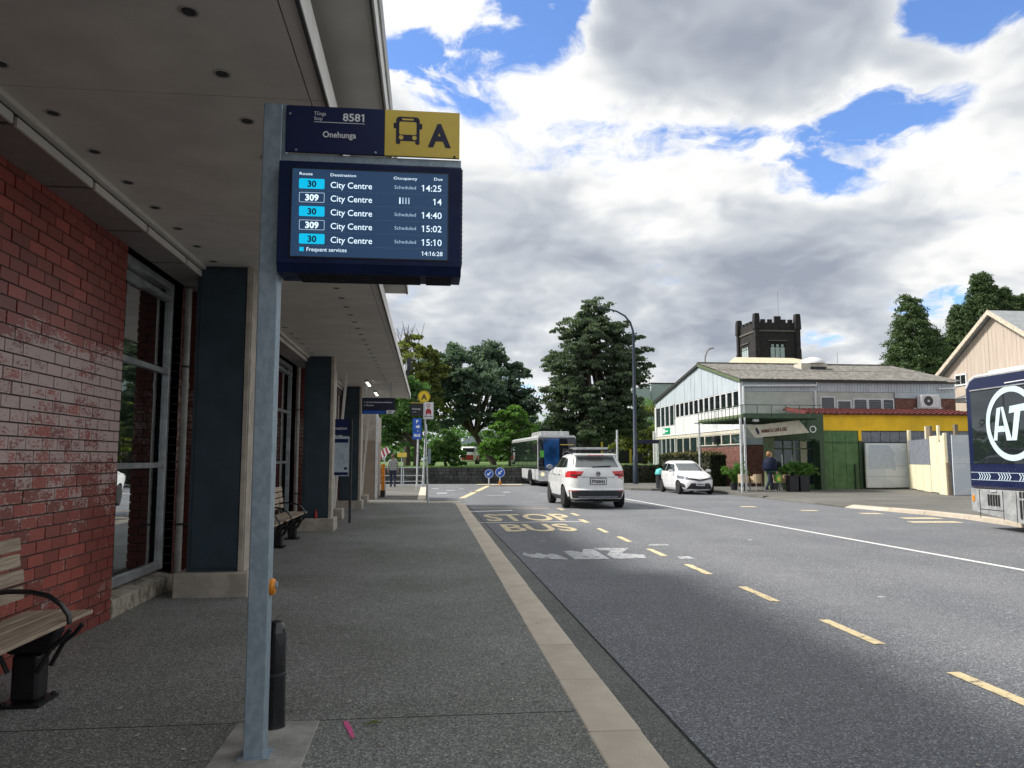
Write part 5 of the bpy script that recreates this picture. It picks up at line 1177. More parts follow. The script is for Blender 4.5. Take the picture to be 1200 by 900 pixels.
# street awning on posts
aw = thing('street_awning', 'flat olive street awning with a thin railing outside the green cafe', 'awning', (14.27, 33.74, 0))
bx('deck', 'green_trim', aw, 14.45, 33.95, 3.42, 18.2, 39.55, 3.50); bx('front_edge', 'green_trim', aw, 14.42, 33.86, 3.38, 18.22, 33.94, 3.60); bx('side_edge', 'olive', aw, 14.36, 33.95, 3.38, 14.44, 39.6, 3.56)
for i in range(11): bx('joist', 'green_trim', aw, 14.46, 34.3+i*.5, 3.34, 18.18, 34.36+i*.5, 3.418)
m = MB()
for i in range(13): y = 33.95+i*.47; m.box(14.34, y, 3.3, 14.355, y+.04, 3.98); m.box(14.10, y, 3.38, 14.355, y+.03, 3.42)
m.box(14.33, 33.9, 3.97, 14.36, 39.6, 4.0)
for i in range(6): x = 14.36+i*.68; m.box(x, 33.84, 3.5, x+.03, 33.855, 3.98)
m.box(14.36, 33.83, 3.97, 18.22, 33.85, 4.0); m.build('railing', 'green_trim', aw)
for x in (14.21, 14.42): MB().cyl((x, 33.8, 0), (x, 33.8, 3.40), .055 if x < 14.3 else .04, n=12).build('post', 'pole_white', aw, smooth=True)
bx('lamp_fitting', 'pole_white', aw, 14.95, 34.0, 3.22, 15.2, 34.2, 3.36, .02)
sg = thing('cafe_sign', 'slanted cream cafe sign board hanging under the street awning', 'sign', (16.3, 34.5, 3.0))
bd = MB().prism([(14.79, 3.03), (15.21, 2.49), (17.85, 2.74), (17.37, 3.32)], 34.45, 34.52, 'Y').build('board', 'hall_cream', sg)
MB().bar((15.2, 34.48, 3.05), (15.2, 34.48, 3.42), .03, .03).bar((17.2, 34.48, 3.29), (17.2, 34.48, 3.42), .03, .03).build('hanger', 'black', sg)
an = math.atan2(.25, 2.64); rt_ = Matrix.Rotation(math.pi/2, 3, 'X'); rt_ = Matrix.Rotation(-an, 3, 'Y') @ rt_
o = fnt('MAMAKI & CAFE & DELI', .16, 'tile_red', bd, (15.50, 34.445, 2.72), width=1.25, bold=.012, rot=rt_)
MB().prism([(15.30+.07*math.cos(t*math.pi/8)-.10*math.sin(t*math.pi/8)*.6, 2.80+.17*math.sin(t*math.pi/8)) for t in range(16)], 34.44, 34.446, 'Y').build('emblem', 'ink', bd)
rg = thing('round_sign', 'dark hanging panel with a pale ring beside the cafe corner pillar', 'sign', (18.4, 35.2, 2.9)); bx('panel', 'green_trim', rg, 18.1, 35.2, 2.45, 18.75, 35.24, 3.42); MB().ring((18.42, 35.195, 2.93), .12, .17, n=28).build('ring', 'white_ink', rg)
def make_chair():
    t = thing('cafe_chair', 'chair', 'chair')
    pr = [(.27*math.cos(a), .25*math.sin(a)) for a in [R(20+i*(320/14)) for i in range(15)]]; m = MB()
    vs = []; fs = []
    for i, (x, y) in enumerate(pr):
        h = .62 if i in (0, 14) else (.80 if 4 <= i <= 10 else .70)
        vs += [(x, y, .40), (x, y, h), (x*.9, y*.9, h), (x*.9, y*.9, .40)]
    for i in range(14):
        k = i*4
        for a_, b_ in ((0, 1), (1, 2), (2, 3), (3, 0)): fs.append((k+a_, k+b_, k+4+b_, k+4+a_))
    m.add(vs, fs).build('tub_back', 'rattan', t); MB().lathe((0, 0, .38), [(0, 0), (.25, 0), (.25, .06), (0, .07)], 16).build('seat', 'rattan', t)
    for x in (-.17, .17):
        for y in (-.17, .17): MB().cyl((x*1.2, y*1.2, 0), (x, y, .39), .018, n=8).build('leg', 'alu', t)
    return t
ch = make_chair(); spots = ((14.75, 34.9, 40, 'wicker tub chair nearest the white awning post'), (15.3, 34.75, 110, 'wicker tub chair just left of the woman in the navy jacket'), (16.3, 34.75, 60, 'wicker tub chair beside the green shopping bag'), (16.78, 34.95, 130, 'wicker tub chair next to the charcoal planters'))
for i, (x, y, a, lab) in enumerate(spots):
    o = ch if i == 0 else dup(ch); o.location = (x, y, 0); o.rotation_euler.z = R(a); o['label'] = lab; o['group'] = 'wicker chairs outside the cafe'
for i, (x, lab) in enumerate(((15.0, 'dark square table by the white awning post'), (16.55, 'dark square table beside the charcoal planters'))):
    t = thing('cafe_table', lab, 'table', (x, 35.4, 0), 'tables outside the cafe'); bx('table_top', 'black', t, x-.3, 35.1, .68, x+.3, 35.7, .72); MB().cyl((x, 35.4, .03), (x, 35.4, .68), .03, n=8).build('stem', 'black', t); bx('foot', 'black', t, x-.2, 35.2, 0, x+.2, 35.6, .03)
for i, (x0, x1, lab) in enumerate(((16.62, 17.10, 'charcoal box planter on the side of the wicker chairs'), (17.13, 17.62, 'charcoal box planter nearest the green wall'))):
    t = thing('planter', lab, 'planter', ((x0+x1)/2, 34.3, 0), 'charcoal planters outside the cafe'); MB().prism([(x0+.03, 34.12), (x1-.03, 34.12), (x1-.03, 34.55), (x0+.03, 34.55)], 0, .70).build('box', 'planter', t, bevel=.01); MB().box(x0, 34.1, .68, x1, 34.57, .735).build('rim', 'planter', t)
    cl = [((x0+.25+q*.1, 34.35, .95+.1*(q % 2)), (.28, .2, .3)) for q in (-1, 0, 1, 2)]
    tag(leaf_mesh('potted_plant', 'leaf_plant', clumps(cl, 40, 50+i, 10, .5, -.5), .07, None, 50+i), 'bushy fern growing from the charcoal planter '+('by the wicker chairs' if i == 0 else 'by the green wall'), 'plant')
for i, (x, y, z, lab) in enumerate(((17.0, 36.1, 1.05, 'leafy palm in front of the cafe door'), (18.2, 35.9, 1.0, 'leafy palm beside the cafe corner pillar'), (14.9, 36.4, .95, 'pale leafy plant behind the white awning post'))):
    t = thing('palm_plant', lab, 'plant', (x, y, 0)); pts = []
    g3 = random.Random(60+i); fr_ = MB()
    for k_ in range(22):
        a = g3.uniform(0, 6.28); L = g3.uniform(.5, .95); p0 = Vector((x, y, .35)); tip = p0+Vector((math.cos(a)*L*.9, math.sin(a)*L*.5, g3.uniform(.4, 1.0)))
        for s_ in range(12): q = p0.lerp(tip, s_/11); q.z += .25*math.sin(s_/11*3.1); [pts.append(tuple(q+Vector((g3.uniform(-.07, .07), g3.uniform(-.07, .07), g3.uniform(-.05, .05))))) for _ in range(4)]
    leaf_mesh('fronds', 'leaf_plant', np.array(pts), .075, t, 61+i, asp=.3); MB().lathe((x, y, 0), [(.15, 0), (.2, .35), (.18, .36), (0, .34)], 14).build('pot', 'planter', t, smooth=True)
# yard gate and fence
gt = thing('yard_gate', 'wide pale grey sheet gate with a darker grey patch beside the green wall', 'gate', (23, 37, 0))
for i, (z0, z1) in enumerate(((.10, .62), (.63, 1.16), (1.17, 2.30))): bx('gate_sheet', 'gate_grey', gt, 21.92, 36.62, z0, 24.22, 36.66, z1)
MB().poly([(22.05, 36.615, 1.0), (23.3, 36.615, 1.02), (23.42, 36.615, .86), (23.5, 36.615, 1.15), (23.38, 36.615, 1.5), (23.5, 36.615, 1.75), (23.3, 36.615, 2.05), (23.1, 36.615, 2.2), (22.1, 36.615, 2.22), (22.02, 36.615, 1.6)]).build('darker_patch', 'gate_patch', gt)  # irregular patch, a darker grey than the gate sheets
m = MB().box(21.86, 36.6, .06, 21.92, 36.68, 2.32).box(24.2, 36.6, .06, 24.26, 36.68, 2.32).box(21.92, 36.6, .06, 24.2, 36.68, .095).build('gate_frame', 'alu', gt)
fn = thing('yard_fence', 'patched cream and slate board fence with leaning posts by the yard gate', 'fence', (22.8, 33.2, 0))
FA, FB = Vector((24.1, 36.5, 0)), Vector((21.5, 29.9, 0)); fd = (FB-FA).normalized(); fa = math.atan2(fd.y, fd.x)
def fpanel(name, mat, t0, t1, z0, z1, th=.04, off=0., tilt=0.):
    a = FA.lerp(FB, t0); b = FA.lerp(FB, t1); c = (a+b)/2+Vector((fd.y, -fd.x, 0))*off; c.z = (z0+z1)/2
    return MB().obox(c, ((b-a).length, th, z1-z0), Euler((0, tilt, fa)).to_matrix()).build(name, mat, fn)
fpanel('fence_sheet', 'fence_dark', .03, .60, 1.25, 2.42)
for i in range(3): fpanel('fence_board', 'cream_board', .02+i*.195, .21+i*.195, .06-.02*i, 1.24)
fpanel('fence_board', 'cream_board', .61, .78, .05, 2.52); fpanel('fence_board', 'cream_board', .785, .94, -.0, 2.5); fpanel('fence_board', 'hall_blue', .64, .80, 1.65, 2.35, .01, -.03)
fpanel('fence_post', 'cream_board', -.02, .03, 0, 2.95, .12, -.05, R(4)); fpanel('fence_post', 'old_wood', .52, .60, .95, 3.0, .10, -.08, R(2)); fpanel('fence_post', 'cream_board', .49, .52, .1, 3.0, .12, -.05, R(2)); fpanel('fence_post', 'cream_board', .83, .86, 2.3, 2.95, .08, .05); fpanel('fence_post', 'old_wood', .95, .985, 0, 1.35, .12, -.05, R(-2)); fpanel('fence_post', 'cream_board', .915, .95, -.02, 2.6, .10, -.04, R(-2)); fpanel('post_bracket', 'black', .925, .96, .95, 1.25, .10, -.12)
fg = thing('sheet_fence', 'plain pale grey sheet fence between the cream boards and the navy bus', 'fence', (23, 29.8, 0))
for i in range(4): bx('sheet', 'gate_grey', fg, 21.62+i*1.22, 29.78, .02, 22.82+i*1.22, 29.82, 1.30); bx('sheet', 'gate_grey', fg, 21.62+i*1.22, 29.775, 1.31, 22.82+i*1.22, 29.815, 2.50)
bx('post', 'old_wood', fg, 21.95, 30.0, 0, 22.1, 30.12, 2.95)

# ================================================================== HOUSE, TOWER, CREAM ROOF
hs_ = thing('gabled_house', 'beige weatherboard house with a steep gable behind the navy bus', 'house', (33.4, 41.7, 0))
HXX = 33.4; hy0, hyr, hy1 = 36.9, 41.7, 46.4; hz, hr = 6.95, 10.15
MB().prism([(hy0, 0), (hy1, 0), (hy1, hz), (hyr, hr-.06), (hy0, hz)], HXX+.03, 45, 'X').build('core_wall', 'house_wall', hs_)
m = MB(); n = 30
for i in range(n):
    a = hy0+(hy1-hy0)*i/n; b = hy0+(hy1-hy0)*(i+1)/n-.012
    za = hz+(hr-hz)*((a-hy0)/(hyr-hy0) if a < hyr else (hy1-a)/(hy1-hyr))-.08; zb = hz+(hr-hz)*((b-hy0)/(hyr-hy0) if b < hyr else (hy1-b)/(hy1-hyr))-.08
    m.prism([(a, 0), (b, 0), (b, zb), (a, za)], HXX-random.uniform(0, .012), HXX+.04, 'X')
stuff(m.build('weatherboards', 'house_wall', hs_))
rf = MB().prism([(hy0-.35, hz-.22), (hyr, hr+.02), (hyr, hr+.16), (hy0-.4, hz-.08)], HXX-.35, 45.5, 'X').build('roof', 'grey_roof', hs_); MB().prism([(hy1+.35, hz-.22), (hyr, hr+.02), (hyr, hr+.16), (hy1+.4, hz-.08)], HXX-.35, 45.5, 'X').build('rear_slope', 'grey_roof', rf)
for sgn, yy in ((-1, hy0-.4), (1, hy1+.4)): MB().prism([(yy, hz-.30), (hyr, hr-.10), (hyr, hr+.18), (yy, hz-.02)], HXX-.42, HXX-.351, 'X').build('bargeboard', 'house_trim', rf)
w = bx('window', 'glass_dark', hs_, HXX-.03, 44.35, 6.2, HXX-.015, 45.25, 6.75); MB().box(HXX-.06, 44.25, 6.1, HXX-.012, 44.35, 6.85).box(HXX-.06, 45.25, 6.1, HXX-.012, 45.35, 6.85).box(HXX-.06, 44.35, 6.75, HXX-.012, 45.25, 6.85).box(HXX-.06, 44.35, 6.1, HXX-.012, 45.25, 6.2).box(HXX-.05, 44.78, 6.2, HXX-.02, 44.82, 6.75).build('frame', 'white_trim', w)
pt = bx('porch_roof', 'white_trim', hs_, 30.4, 39.0, 4.75, 33.3, 41.5, 4.95); MB().prism([(30.3, 4.96), (33.3, 4.96), (31.9, 5.5)], 38.9, 41.5, 'Y').build('porch_gable', 'hall_white', pt); bx('porch_post', 'white_trim', pt, 30.55, 39.1, 0, 30.75, 39.3, 4.74); bx('porch_post', 'white_trim', pt, 31.3, 39.1, 0, 31.5, 39.3, 4.74)

tw_ = thing('church_tower', 'dark basalt church tower with battlements and louvred belfry windows', 'tower', (47.5, 103.5, 0))
TX0, TX1, TY0, TY1 = 44.7, 50.6, 100., 105.9
bx('shaft', 'tower', tw_, TX0, TY0, 0, TX1, TY1, 18.9); bx('ledge', 'tower_trim', tw_, TX0-.12, TY0-.12, 18.95, TX1+.12, TY1+.12, 19.2)
pa = MB().box(TX0+.05, TY0+.05, 19.2, TX1-.05, TY0+.4, 20.25).box(TX0+.05, TY1-.4, 19.2, TX1-.05, TY1-.05, 20.25).box(TX0+.05, TY0+.4, 19.2, TX0+.4, TY1-.4, 20.25).box(TX1-.4, TY0+.4, 19.2, TX1-.05, TY1-.4, 20.25).build('parapet', 'tower', tw_)
for (x, y) in ((TX0, TY0), (TX1, TY0), (TX0, TY1), (TX1, TY1)):
    b_ = MB().box(x-.35, y-.35, 0, x+.35, y+.35, 16.4).add([(x-.35, y-.35, 16.4), (x+.35, y-.35, 16.4), (x+.35, y+.35, 16.4), (x-.35, y+.35, 16.4), (x-.28, y-.28, 16.8), (x+.28, y-.28, 16.8), (x+.28, y+.28, 16.8), (x-.28, y+.28, 16.8)], [(0, 1, 5, 4), (1, 2, 6, 5), (2, 3, 7, 6), (3, 0, 4, 7), (4, 5, 6, 7)]).box(x-.3, y-.3, 16.8, x+.3, y+.3, 19.3)
    b_.prism([(x-.42, 19.3), (x+.42, 19.3), (x+.36, 20.9), (x+.3, 21.45), (x-.3, 21.45), (x-.36, 20.9)], y-.38, y+.38, 'Y'); b_.build('buttress', 'tower', tw_)
for k_ in range(5):
    f0 = TX0+.75+k_*.98; hgt = 20.95 if k_ != 2 else 21.25
    bx('merlon', 'tower', tw_, f0, TY0+.06, 20.26, f0+(.62 if k_ != 2 else .9), TY0+.38, 20.7 if k_ != 2 else 21.15)
for k_ in range(5): f0 = TY0+.9+k_*1.2; bx('merlon', 'tower', tw_, TX0+.06, f0, 20.26, TX0+.38, f0+.7, 20.7)
for side in (0, 1):
    c0_, c1_ = (46.6, 48.7) if side == 0 else (102.7, 104.9)
    wz0, wz1 = 12.6, 17.3
    def bxs(nm, mt, par_, a0, d0, z0, a1, d1, z1): return bx(nm, mt, par_, a0, TY0-d1, z0, a1, TY0-d0, z1) if side == 0 else bx(nm, mt, par_, TX0-d1, a0, z0, TX0-d0, a1, z1)
    wv = bxs('belfry_window', 'void', tw_, c0_-.05, .01, wz0, c1_+.05, .03, wz1+.3)
    for q in range(3):
        a_ = c0_+q*(c1_-c0_)/3; bxs('louvre', 'louvre', wv, a_+.05, .03, wz0, a_+(c1_-c0_)/3-.05, .05, wz1-.5)
        bxs('tracery', 'louvre', wv, a_+.18, .03, wz1-.42, a_+(c1_-c0_)/3-.18, .05, wz1-.1)
    bxs('hood_mould', 'tower_trim', wv, c0_-.3, .03, wz1+.35, c1_+.3, .16, wz1+.5)
    bxs('string_course', 'tower_trim', tw_, (TX0 if side == 0 else TY0)+.3, .0, 14.0, c0_-.1, .1, 14.15); bxs('string_course', 'tower_trim', tw_, c1_+.1, .0, 14.0, (TX1 if side == 0 else TY1)-.3, .1, 14.15)
MB().cyl((48.9, 102, 20), (48.9, 102, 25.0), .03, n=5).build('flagpole', 'jacket_grey', tw_)
cr_ = thing('cream_roofed_building', 'building with a low cream sheet roof in front of the church tower', 'building', (30, 63, 0))
bx('wall', 'hall_cream', cr_, 26.2, 60.3, 0, 34, 67, 9.05); MB().add([(25.9, 59.9, 9.1), (34.4, 59.9, 9.1), (34.4, 67.4, 9.1), (25.9, 67.4, 9.1), (26.4, 63.6, 10.30), (31.7, 63.6, 10.30)], [(0, 1, 5, 4), (1, 2, 5), (2, 3, 4, 5), (3, 0, 4), (0, 3, 2, 1)]).build('roof', 'cream_roof', cr_); bx('gutter', 'tile_red', cr_, 29.2, 59.82, 9.04, 34.4, 59.9, 9.2); bx('vent_strip', 'fascia_dark', cr_, 26.3, 60.24, 8.7, 27.8, 60.3, 9.0)
# ================================================================== VEHICLES
class Shell:
    """A car hull as stacked horizontal slices: at height z it reaches from yr to yf and is w half wide."""
    def __init__(s, tab, n=5.): s.t = np.array(tab, float); s.n = n
    def at(s, z): return tuple(np.interp(z, s.t[:, 0], s.t[:, k]) for k in (1, 2, 3))
    def x(s, y, z):
        yr, yf, w = s.at(z); t = min(.9999, abs((2*y-yr-yf)/(yf-yr))); return w*(1-t**s.n)**(1/s.n)
    def ye(s, x, z, front):
        yr, yf, w = s.at(z); q = min(.9999, abs(x/w)); t = (1-q**s.n)**(1/s.n); return (yr+yf)/2+(yf-yr)/2*(t if front else -t)
    def mesh(s, levels, N=72):
        m = MB(); vs = []
        for z in levels:
            yr, yf, w = s.at(z)
            for j in range(N):
                a = 2*math.pi*j/N; c, q = math.cos(a), math.sin(a); e_ = 2/s.n
                vs.append((w*math.copysign(abs(c)**e_, c), (yr+yf)/2+(yf-yr)/2*math.copysign(abs(q)**e_, q), z))
        fs = []
        for i in range(len(levels)-1):
            for j in range(N): j2 = (j+1) % N; fs.append((i*N+j, i*N+j2, (i+1)*N+j2, (i+1)*N+j))
        fs += [tuple(reversed(range(N))), tuple((len(levels)-1)*N+j for j in range(N))]
        return m.add(vs, fs)
    def side(s, sgn, quad, off=.006, nx=8, nz=5):       # quad of (y,z): bottom rear, bottom front, top front, top rear
        q = [Vector((*p, 0)) for p in quad]; vs = []; fs = []
        for i in range(nz+1):
            for j in range(nx+1):
                p = q[0].lerp(q[1], j/nx).lerp(q[3].lerp(q[2], j/nx), i/nz); vs.append((sgn*(s.x(p.x, p.y)+off), p.x, p.y))
        for i in range(nz):
            for j in range(nx): k = i*(nx+1)+j; fs.append((k, k+1, k+nx+2, k+nx+1))
        return MB().add(vs, fs)
    def end(s, front, quad, off=.006, nx=10, nz=5):     # quad of (x,z)
        q = [Vector((*p, 0)) for p in quad]; vs = []; fs = []; d = off if front else -off
        for i in range(nz+1):
            for j in range(nx+1):
                p = q[0].lerp(q[1], j/nx).lerp(q[3].lerp(q[2], j/nx), i/nz); vs.append((p.x, s.ye(p.x, p.y, front)+d, p.y))
        for i in range(nz):
            for j in range(nx): k = i*(nx+1)+j; fs.append((k, k+1, k+nx+2, k+nx+1))
        return MB().add(vs, fs)
def cut(o, cutters):
    for c in cutters:
        b = o.modifiers.new('arch', 'BOOLEAN'); b.operation = 'DIFFERENCE'; b.object = c; b.solver = 'EXACT'; b.material_mode = 'TRANSFER'
    dg = bpy.context.evaluated_depsgraph_get(); me = bpy.data.meshes.new_from_object(o.evaluated_get(dg)); o.modifiers.clear(); o.data = me
    me.polygons.foreach_set('use_smooth', [True]*len(me.polygons)); me.set_sharp_from_angle(angle=R(32))
    for c in cutters: bpy.data.objects.remove(c)
def wheel(parent, x, y, r, w, sgn, spokes=5, cap=False):
    t = MB().lathe((x, y, r), [(r*.62, -w/2), (r*.9, -w/2), (r, -w/2+.03), (r, w/2-.03), (r*.9, w/2), (r*.62, w/2)], 28, 'X').build('wheel', 'tyre', parent, smooth=True)
    xo = x+sgn*(w/2-.02); m = MB().lathe((xo, y, r), [(0, -.005), (r*.16, -.005), (r*.16, .005), (0, .005)], 14, 'X')
    m.lathe((xo, y, r), [(r*.56, -.008), (r*.64, -.008), (r*.64, .008), (r*.56, .008)], 28, 'X')
    for k in range(spokes):
        a = 2*math.pi*k/spokes; m.obox((xo, y+math.cos(a)*r*.36, r+math.sin(a)*r*.36), (.016, r*.55, r*.22), Euler((a, 0, 0)).to_matrix())
    if cap: m.lathe((xo, y, r), [(r*.16, -.003), (r*.60, -.012), (r*.60, .012), (0, .006)], 24, 'X')
    m.build('rim', 'carsilver' if cap else 'rim', t); MB().lathe((x+sgn*(w/2-.06), y, r), [(0, 0), (r*.62, 0), (r*.62, .01), (0, .01)], 20, 'X').build('rim_back', 'black', t)
def car(name, label, tab, n, levels, paintm, wheels, wr, ww, arch, cap=False):
    t = thing(name, label, 'car'); sh = Shell(tab, n)
    body = sh.mesh(levels).build('body', paintm, t, smooth=True)
    cs = []
    for y in wheels:
        for s_ in (-1, 1): cs.append(MB().cyl((s_*.62, y, wr), (s_*1.4, y, wr), arch, n=32).build('c', 'black'))
    cut(body, cs)
    hw = max(r[3] for r in tab)
    for y in wheels:
        for s_ in (-1, 1): wheel(t, s_*(hw-ww/2-.005), y, wr, ww, s_, 5, cap)
    return t, sh, body

# --- white SUV driving away
tab = [(.22, .30, 4.55, .86), (.34, .08, 4.72, .96), (.55, .00, 4.82, 1.0), (.62, .0, 4.84, 1.01), (.66, .05, 4.84, 1.01), (.85, .05, 4.84, 1.02), (1.0, .06, 4.80, 1.015), (1.10, .07, 4.62, 1.01), (1.20, .09, 4.1, .995), (1.27, .11, 3.62, .975), (1.31, .12, 3.5, .955), (1.45, .26, 3.2, .895), (1.58, .39, 2.92, .835), (1.68, .52, 2.65, .785), (1.735, .66, 2.4, .735), (1.765, .80, 2.2, .68), (1.785, 1.05, 1.95, .55)]
lv_ = [.22, .26, .3, .34, .4, .47, .55, .6, .62, .66, .72, .8, .85, .92, 1.0, 1.06, 1.10, 1.15, 1.20, 1.24, 1.27, 1.29, 1.31, 1.35, 1.4, 1.45, 1.5, 1.54, 1.58, 1.63, 1.68, 1.71, 1.735, 1.752, 1.765, 1.777, 1.785]
suv, sh, body = car('suv', 'white SUV seen from behind with a roof rack driving away', tab, 5.5, lv_, 'carwhite', (.98, 3.86), .36, .25, .43)
for s_ in (-1, 1):
    sh.side(s_, [(.55, 1.33), (1.28, 1.32), (1.22, 1.63), (.92, 1.60)], .006).build('side_window', 'glass_car', suv); sh.side(s_, [(1.33, 1.32), (2.25, 1.32), (2.15, 1.67), (1.28, 1.65)], .006).build('side_window', 'glass_car', suv); sh.side(s_, [(2.31, 1.32), (3.25, 1.32), (2.78, 1.60), (2.2, 1.67)], .006).build('side_window', 'glass_car', suv)
    sh.side(s_, [(.35, .24), (4.5, .24), (4.5, .38), (.35, .40)], .012, 20).build('sill_cladding', 'dark_plastic', suv)
    sh.side(s_, [(1.3, 1.05), (3.9, 1.08), (3.9, 1.095), (1.3, 1.065)], .004, 16, 1).build('crease', 'fence_dark', suv)
    for y in (1.22, 2.22): sh.side(s_, [(y, .5), (y+.012, .5), (y+.012, 1.3), (y, 1.3)], .003, 1, 8).build('door_gap', 'black', suv)
    for y in (1.45, 2.45): MB().box(s_*1.01, y, 1.10, s_*1.05, y+.2, 1.135).build('door_handle', 'carwhite', suv, bevel=.008)
    mr_ = MB().lathe((0, 0, 0), [(0, -.09), (.07, -.08), (.095, -.02), (.09, .05), (0, .09)], 12, 'Y').build('mirror', 'fence_dark', suv, smooth=True); mr_.location = (s_*1.10, 3.05, 1.33); mr_.scale = (1.25, .8, .9); MB().bar((s_*.93, 3.06, 1.30), (s_*1.06, 3.06, 1.31), .04, .04).build('mirror_arm', 'dark_plastic', suv)
    o = sh.end(False, [(s_*.56, 1.07), (s_*1.0, 1.0), (s_*1.0, 1.21), (s_*.46, 1.21)], .014, 14).build('tail_light', 'red_lens', suv); sh.end(False, [(s_*.56, 1.075), (s_*.86, 1.06), (s_*.86, 1.105), (s_*.56, 1.115)], .018).build('light_bar', 'tyre', o)
    so_ = sh.side(s_, [(.10, .985), (.34, 1.03), (.40, 1.22), (.12, 1.22)], .010, 6, 4).build('tail_light', 'red_lens', suv)
    MB().tube([(s_*.69, .78, 1.76), (s_*.72, .95, 1.84), (s_*.73, 1.5, 1.865), (s_*.73, 2.3, 1.84), (s_*.72, 2.5, 1.74)], .02, 8).build('roof_rail', 'black', suv, smooth=True)
    sh.end(False, [(s_*.62, .575), (s_*.92, .575), (s_*.92, .60), (s_*.62, .60)], .012).build('reflector', 'red_paint', suv)
sh.end(False, [(-.80, 1.335), (.80, 1.335), (.70, 1.66), (-.70, 1.66)], .008, 14, 8).build('rear_window', 'glass_screen', suv)
wp = MB().obox((.12, .14, 1.36), (.62, .03, .035), (0, R(-3), 0)).build('wiper', 'black', suv)
sp = MB().prism([(.40, 1.70), (.95, 1.775), (.95, 1.80), (.36, 1.735)], -.70, .70, 'X').build('spoiler', 'carwhite', suv, bevel=.015); MB().box(-.26, .345, 1.70, .26, .42, 1.725).build('brake_light', 'red_paint', sp)
sh.end(False, [(-.92, .235), (.92, .235), (1.0, .60), (-1.0, .60)], .012, 24, 6).build('bumper_lower', 'dark_plastic', suv)
sh.end(False, [(-.62, .36), (.62, .36), (.66, .42), (-.66, .42)], .02, 14, 2).build('diffuser_strip', 'fence_dark', suv); MB().lathe((0, .25, .33), [(0, 0), (.17, 0), (.17, .15), (0, .15)], 12, 'Y').build('spare_wheel_well', 'black', suv)
sh.end(False, [(-.55, 1.015), (.55, 1.015), (.55, 1.03), (-.55, 1.03)], .005, 12, 1).build('tailgate_crease', 'fence_dark', suv)
pl = MB().box(-.25, .018, .80, .25, .034, .975).build('number_plate', 'plate', suv, bevel=.004); MB().box(-.27, .030, .785, .27, .045, 1.0).build('plate_recess', 'black', pl); fnt('PSB843', .10, 'ink', pl, (0, .015, .835), 'CENTER', width=.42, bold=.004)
rg_ = MB().ring((0, .055, 1.13), .062, .078, n=24, th=.012).build('badge', 'chrome', suv); MB().lathe((0, .06, 1.13), [(0, -.004), (.062, -.004), (.062, .02), (0, .02)], 20, 'Y').build('badge_back', 'jacket_navy', rg_); fnt('V', .05, 'chrome', rg_, (0, .052, 1.138), 'CENTER', bold=.003); fnt('W', .05, 'chrome', rg_, (0, .052, 1.082), 'CENTER', bold=.003)
fnt('TSI', .04, 'jacket_grey', suv, (.72, .04, .945), bold=.002)
rk = MB()
for y in (.98, 1.95): rk.bar((-.80, y, 1.90), (.80, y, 1.90), .07, .03)
rk.build('roof_bar', 'black', suv)
cg = MB().box(-.52, .88, 1.925, .52, 2.2, 1.99).build('roof_platform', 'alu', suv, bevel=.012)
for s_ in (-1, 1):
    for y in (.98, 1.95): MB().box(s_*.66, y-.06, 1.84, s_*.80, y+.06, 1.95).build('rack_foot', 'black', suv, bevel=.01)
suv.location = (5.46, 24.35, ZR); suv['group'] = 'cars'; del suv['group']

# --- small white hatchback facing the viewer (built with its rear at y = 0)
tab = [(.18, .25, 3.74, .70), (.28, .10, 3.86, .78), (.45, .04, 3.90, .81), (.62, .03, 3.88, .82), (.75, .03, 3.80, .82), (.86, .04, 3.62, .815), (.95, .06, 3.25, .80), (1.02, .09, 2.92, .785), (1.08, .13, 2.76, .765), (1.22, .24, 2.45, .71), (1.36, .36, 2.12, .655), (1.46, .50, 1.82, .60), (1.51, .68, 1.6, .54), (1.53, .9, 1.35, .42)]
lv_ = [.18, .22, .28, .35, .45, .53, .62, .68, .75, .80, .86, .91, .95, .99, 1.02, 1.05, 1.08, 1.15, 1.22, 1.29, 1.36, 1.41, 1.46, 1.49, 1.51, 1.523, 1.53]
hb, sh, body = car('hatchback', 'small pearl white hatchback facing the viewer at the opposite kerb', tab, 4.2, lv_, 'carsilver', (.62, 3.12), .30, .19, .36, True)
for s_ in (-1, 1):
    sh.side(s_, [(.42, 1.06), (1.25, 1.04), (1.22, 1.40), (.75, 1.38)], .006).build('side_window', 'glass_car', hb); sh.side(s_, [(1.30, 1.04), (2.55, 1.03), (1.98, 1.36), (1.27, 1.40)], .006).build('side_window', 'glass_car', hb)
    for y in (1.26, 2.35): sh.side(s_, [(y, .35), (y+.012, .35), (y+.012, 1.0), (y, 1.0)], .003, 1, 8).build('door_gap', 'fence_dark', hb)
    mr_ = MB().lathe((0, 0, 0), [(0, -.08), (.06, -.07), (.085, -.01), (.08, .05), (0, .07)], 12, 'Y').build('mirror', 'carsilver', hb, smooth=True); mr_.location = (s_*.92, 2.5, 1.06); mr_.scale = (1.3, .8, .85)
    MB().bar((s_*.76, 2.5, 1.02), (s_*.88, 2.5, 1.04), .04, .04).build('mirror_arm', 'carsilver', hb)
    sh.end(True, [(s_*.42, .67), (s_*.80, .72), (s_*.785, .87), (s_*.50, .78)], .022, 18, 12).build('headlight', 'headlamp', hb)
    sh.end(True, [(s_*.62, .30), (s_*.76, .34), (s_*.78, .56), (s_*.66, .46)], .010).build('fog_recess', 'dark_plastic', hb)
    MB().box(s_*.83, 1.5, .86, s_*.85, 1.68, .89).build('door_handle', 'carsilver', hb)
sh.end(True, [(-.66, 1.065), (.66, 1.065), (.58, 1.40), (-.58, 1.40)], .008, 14, 8).build('windscreen', 'glass_screen', hb)
MB().obox((.02, 2.78, 1.06), (.95, .02, .02), (0, R(2), 0)).build('wiper', 'black', hb)
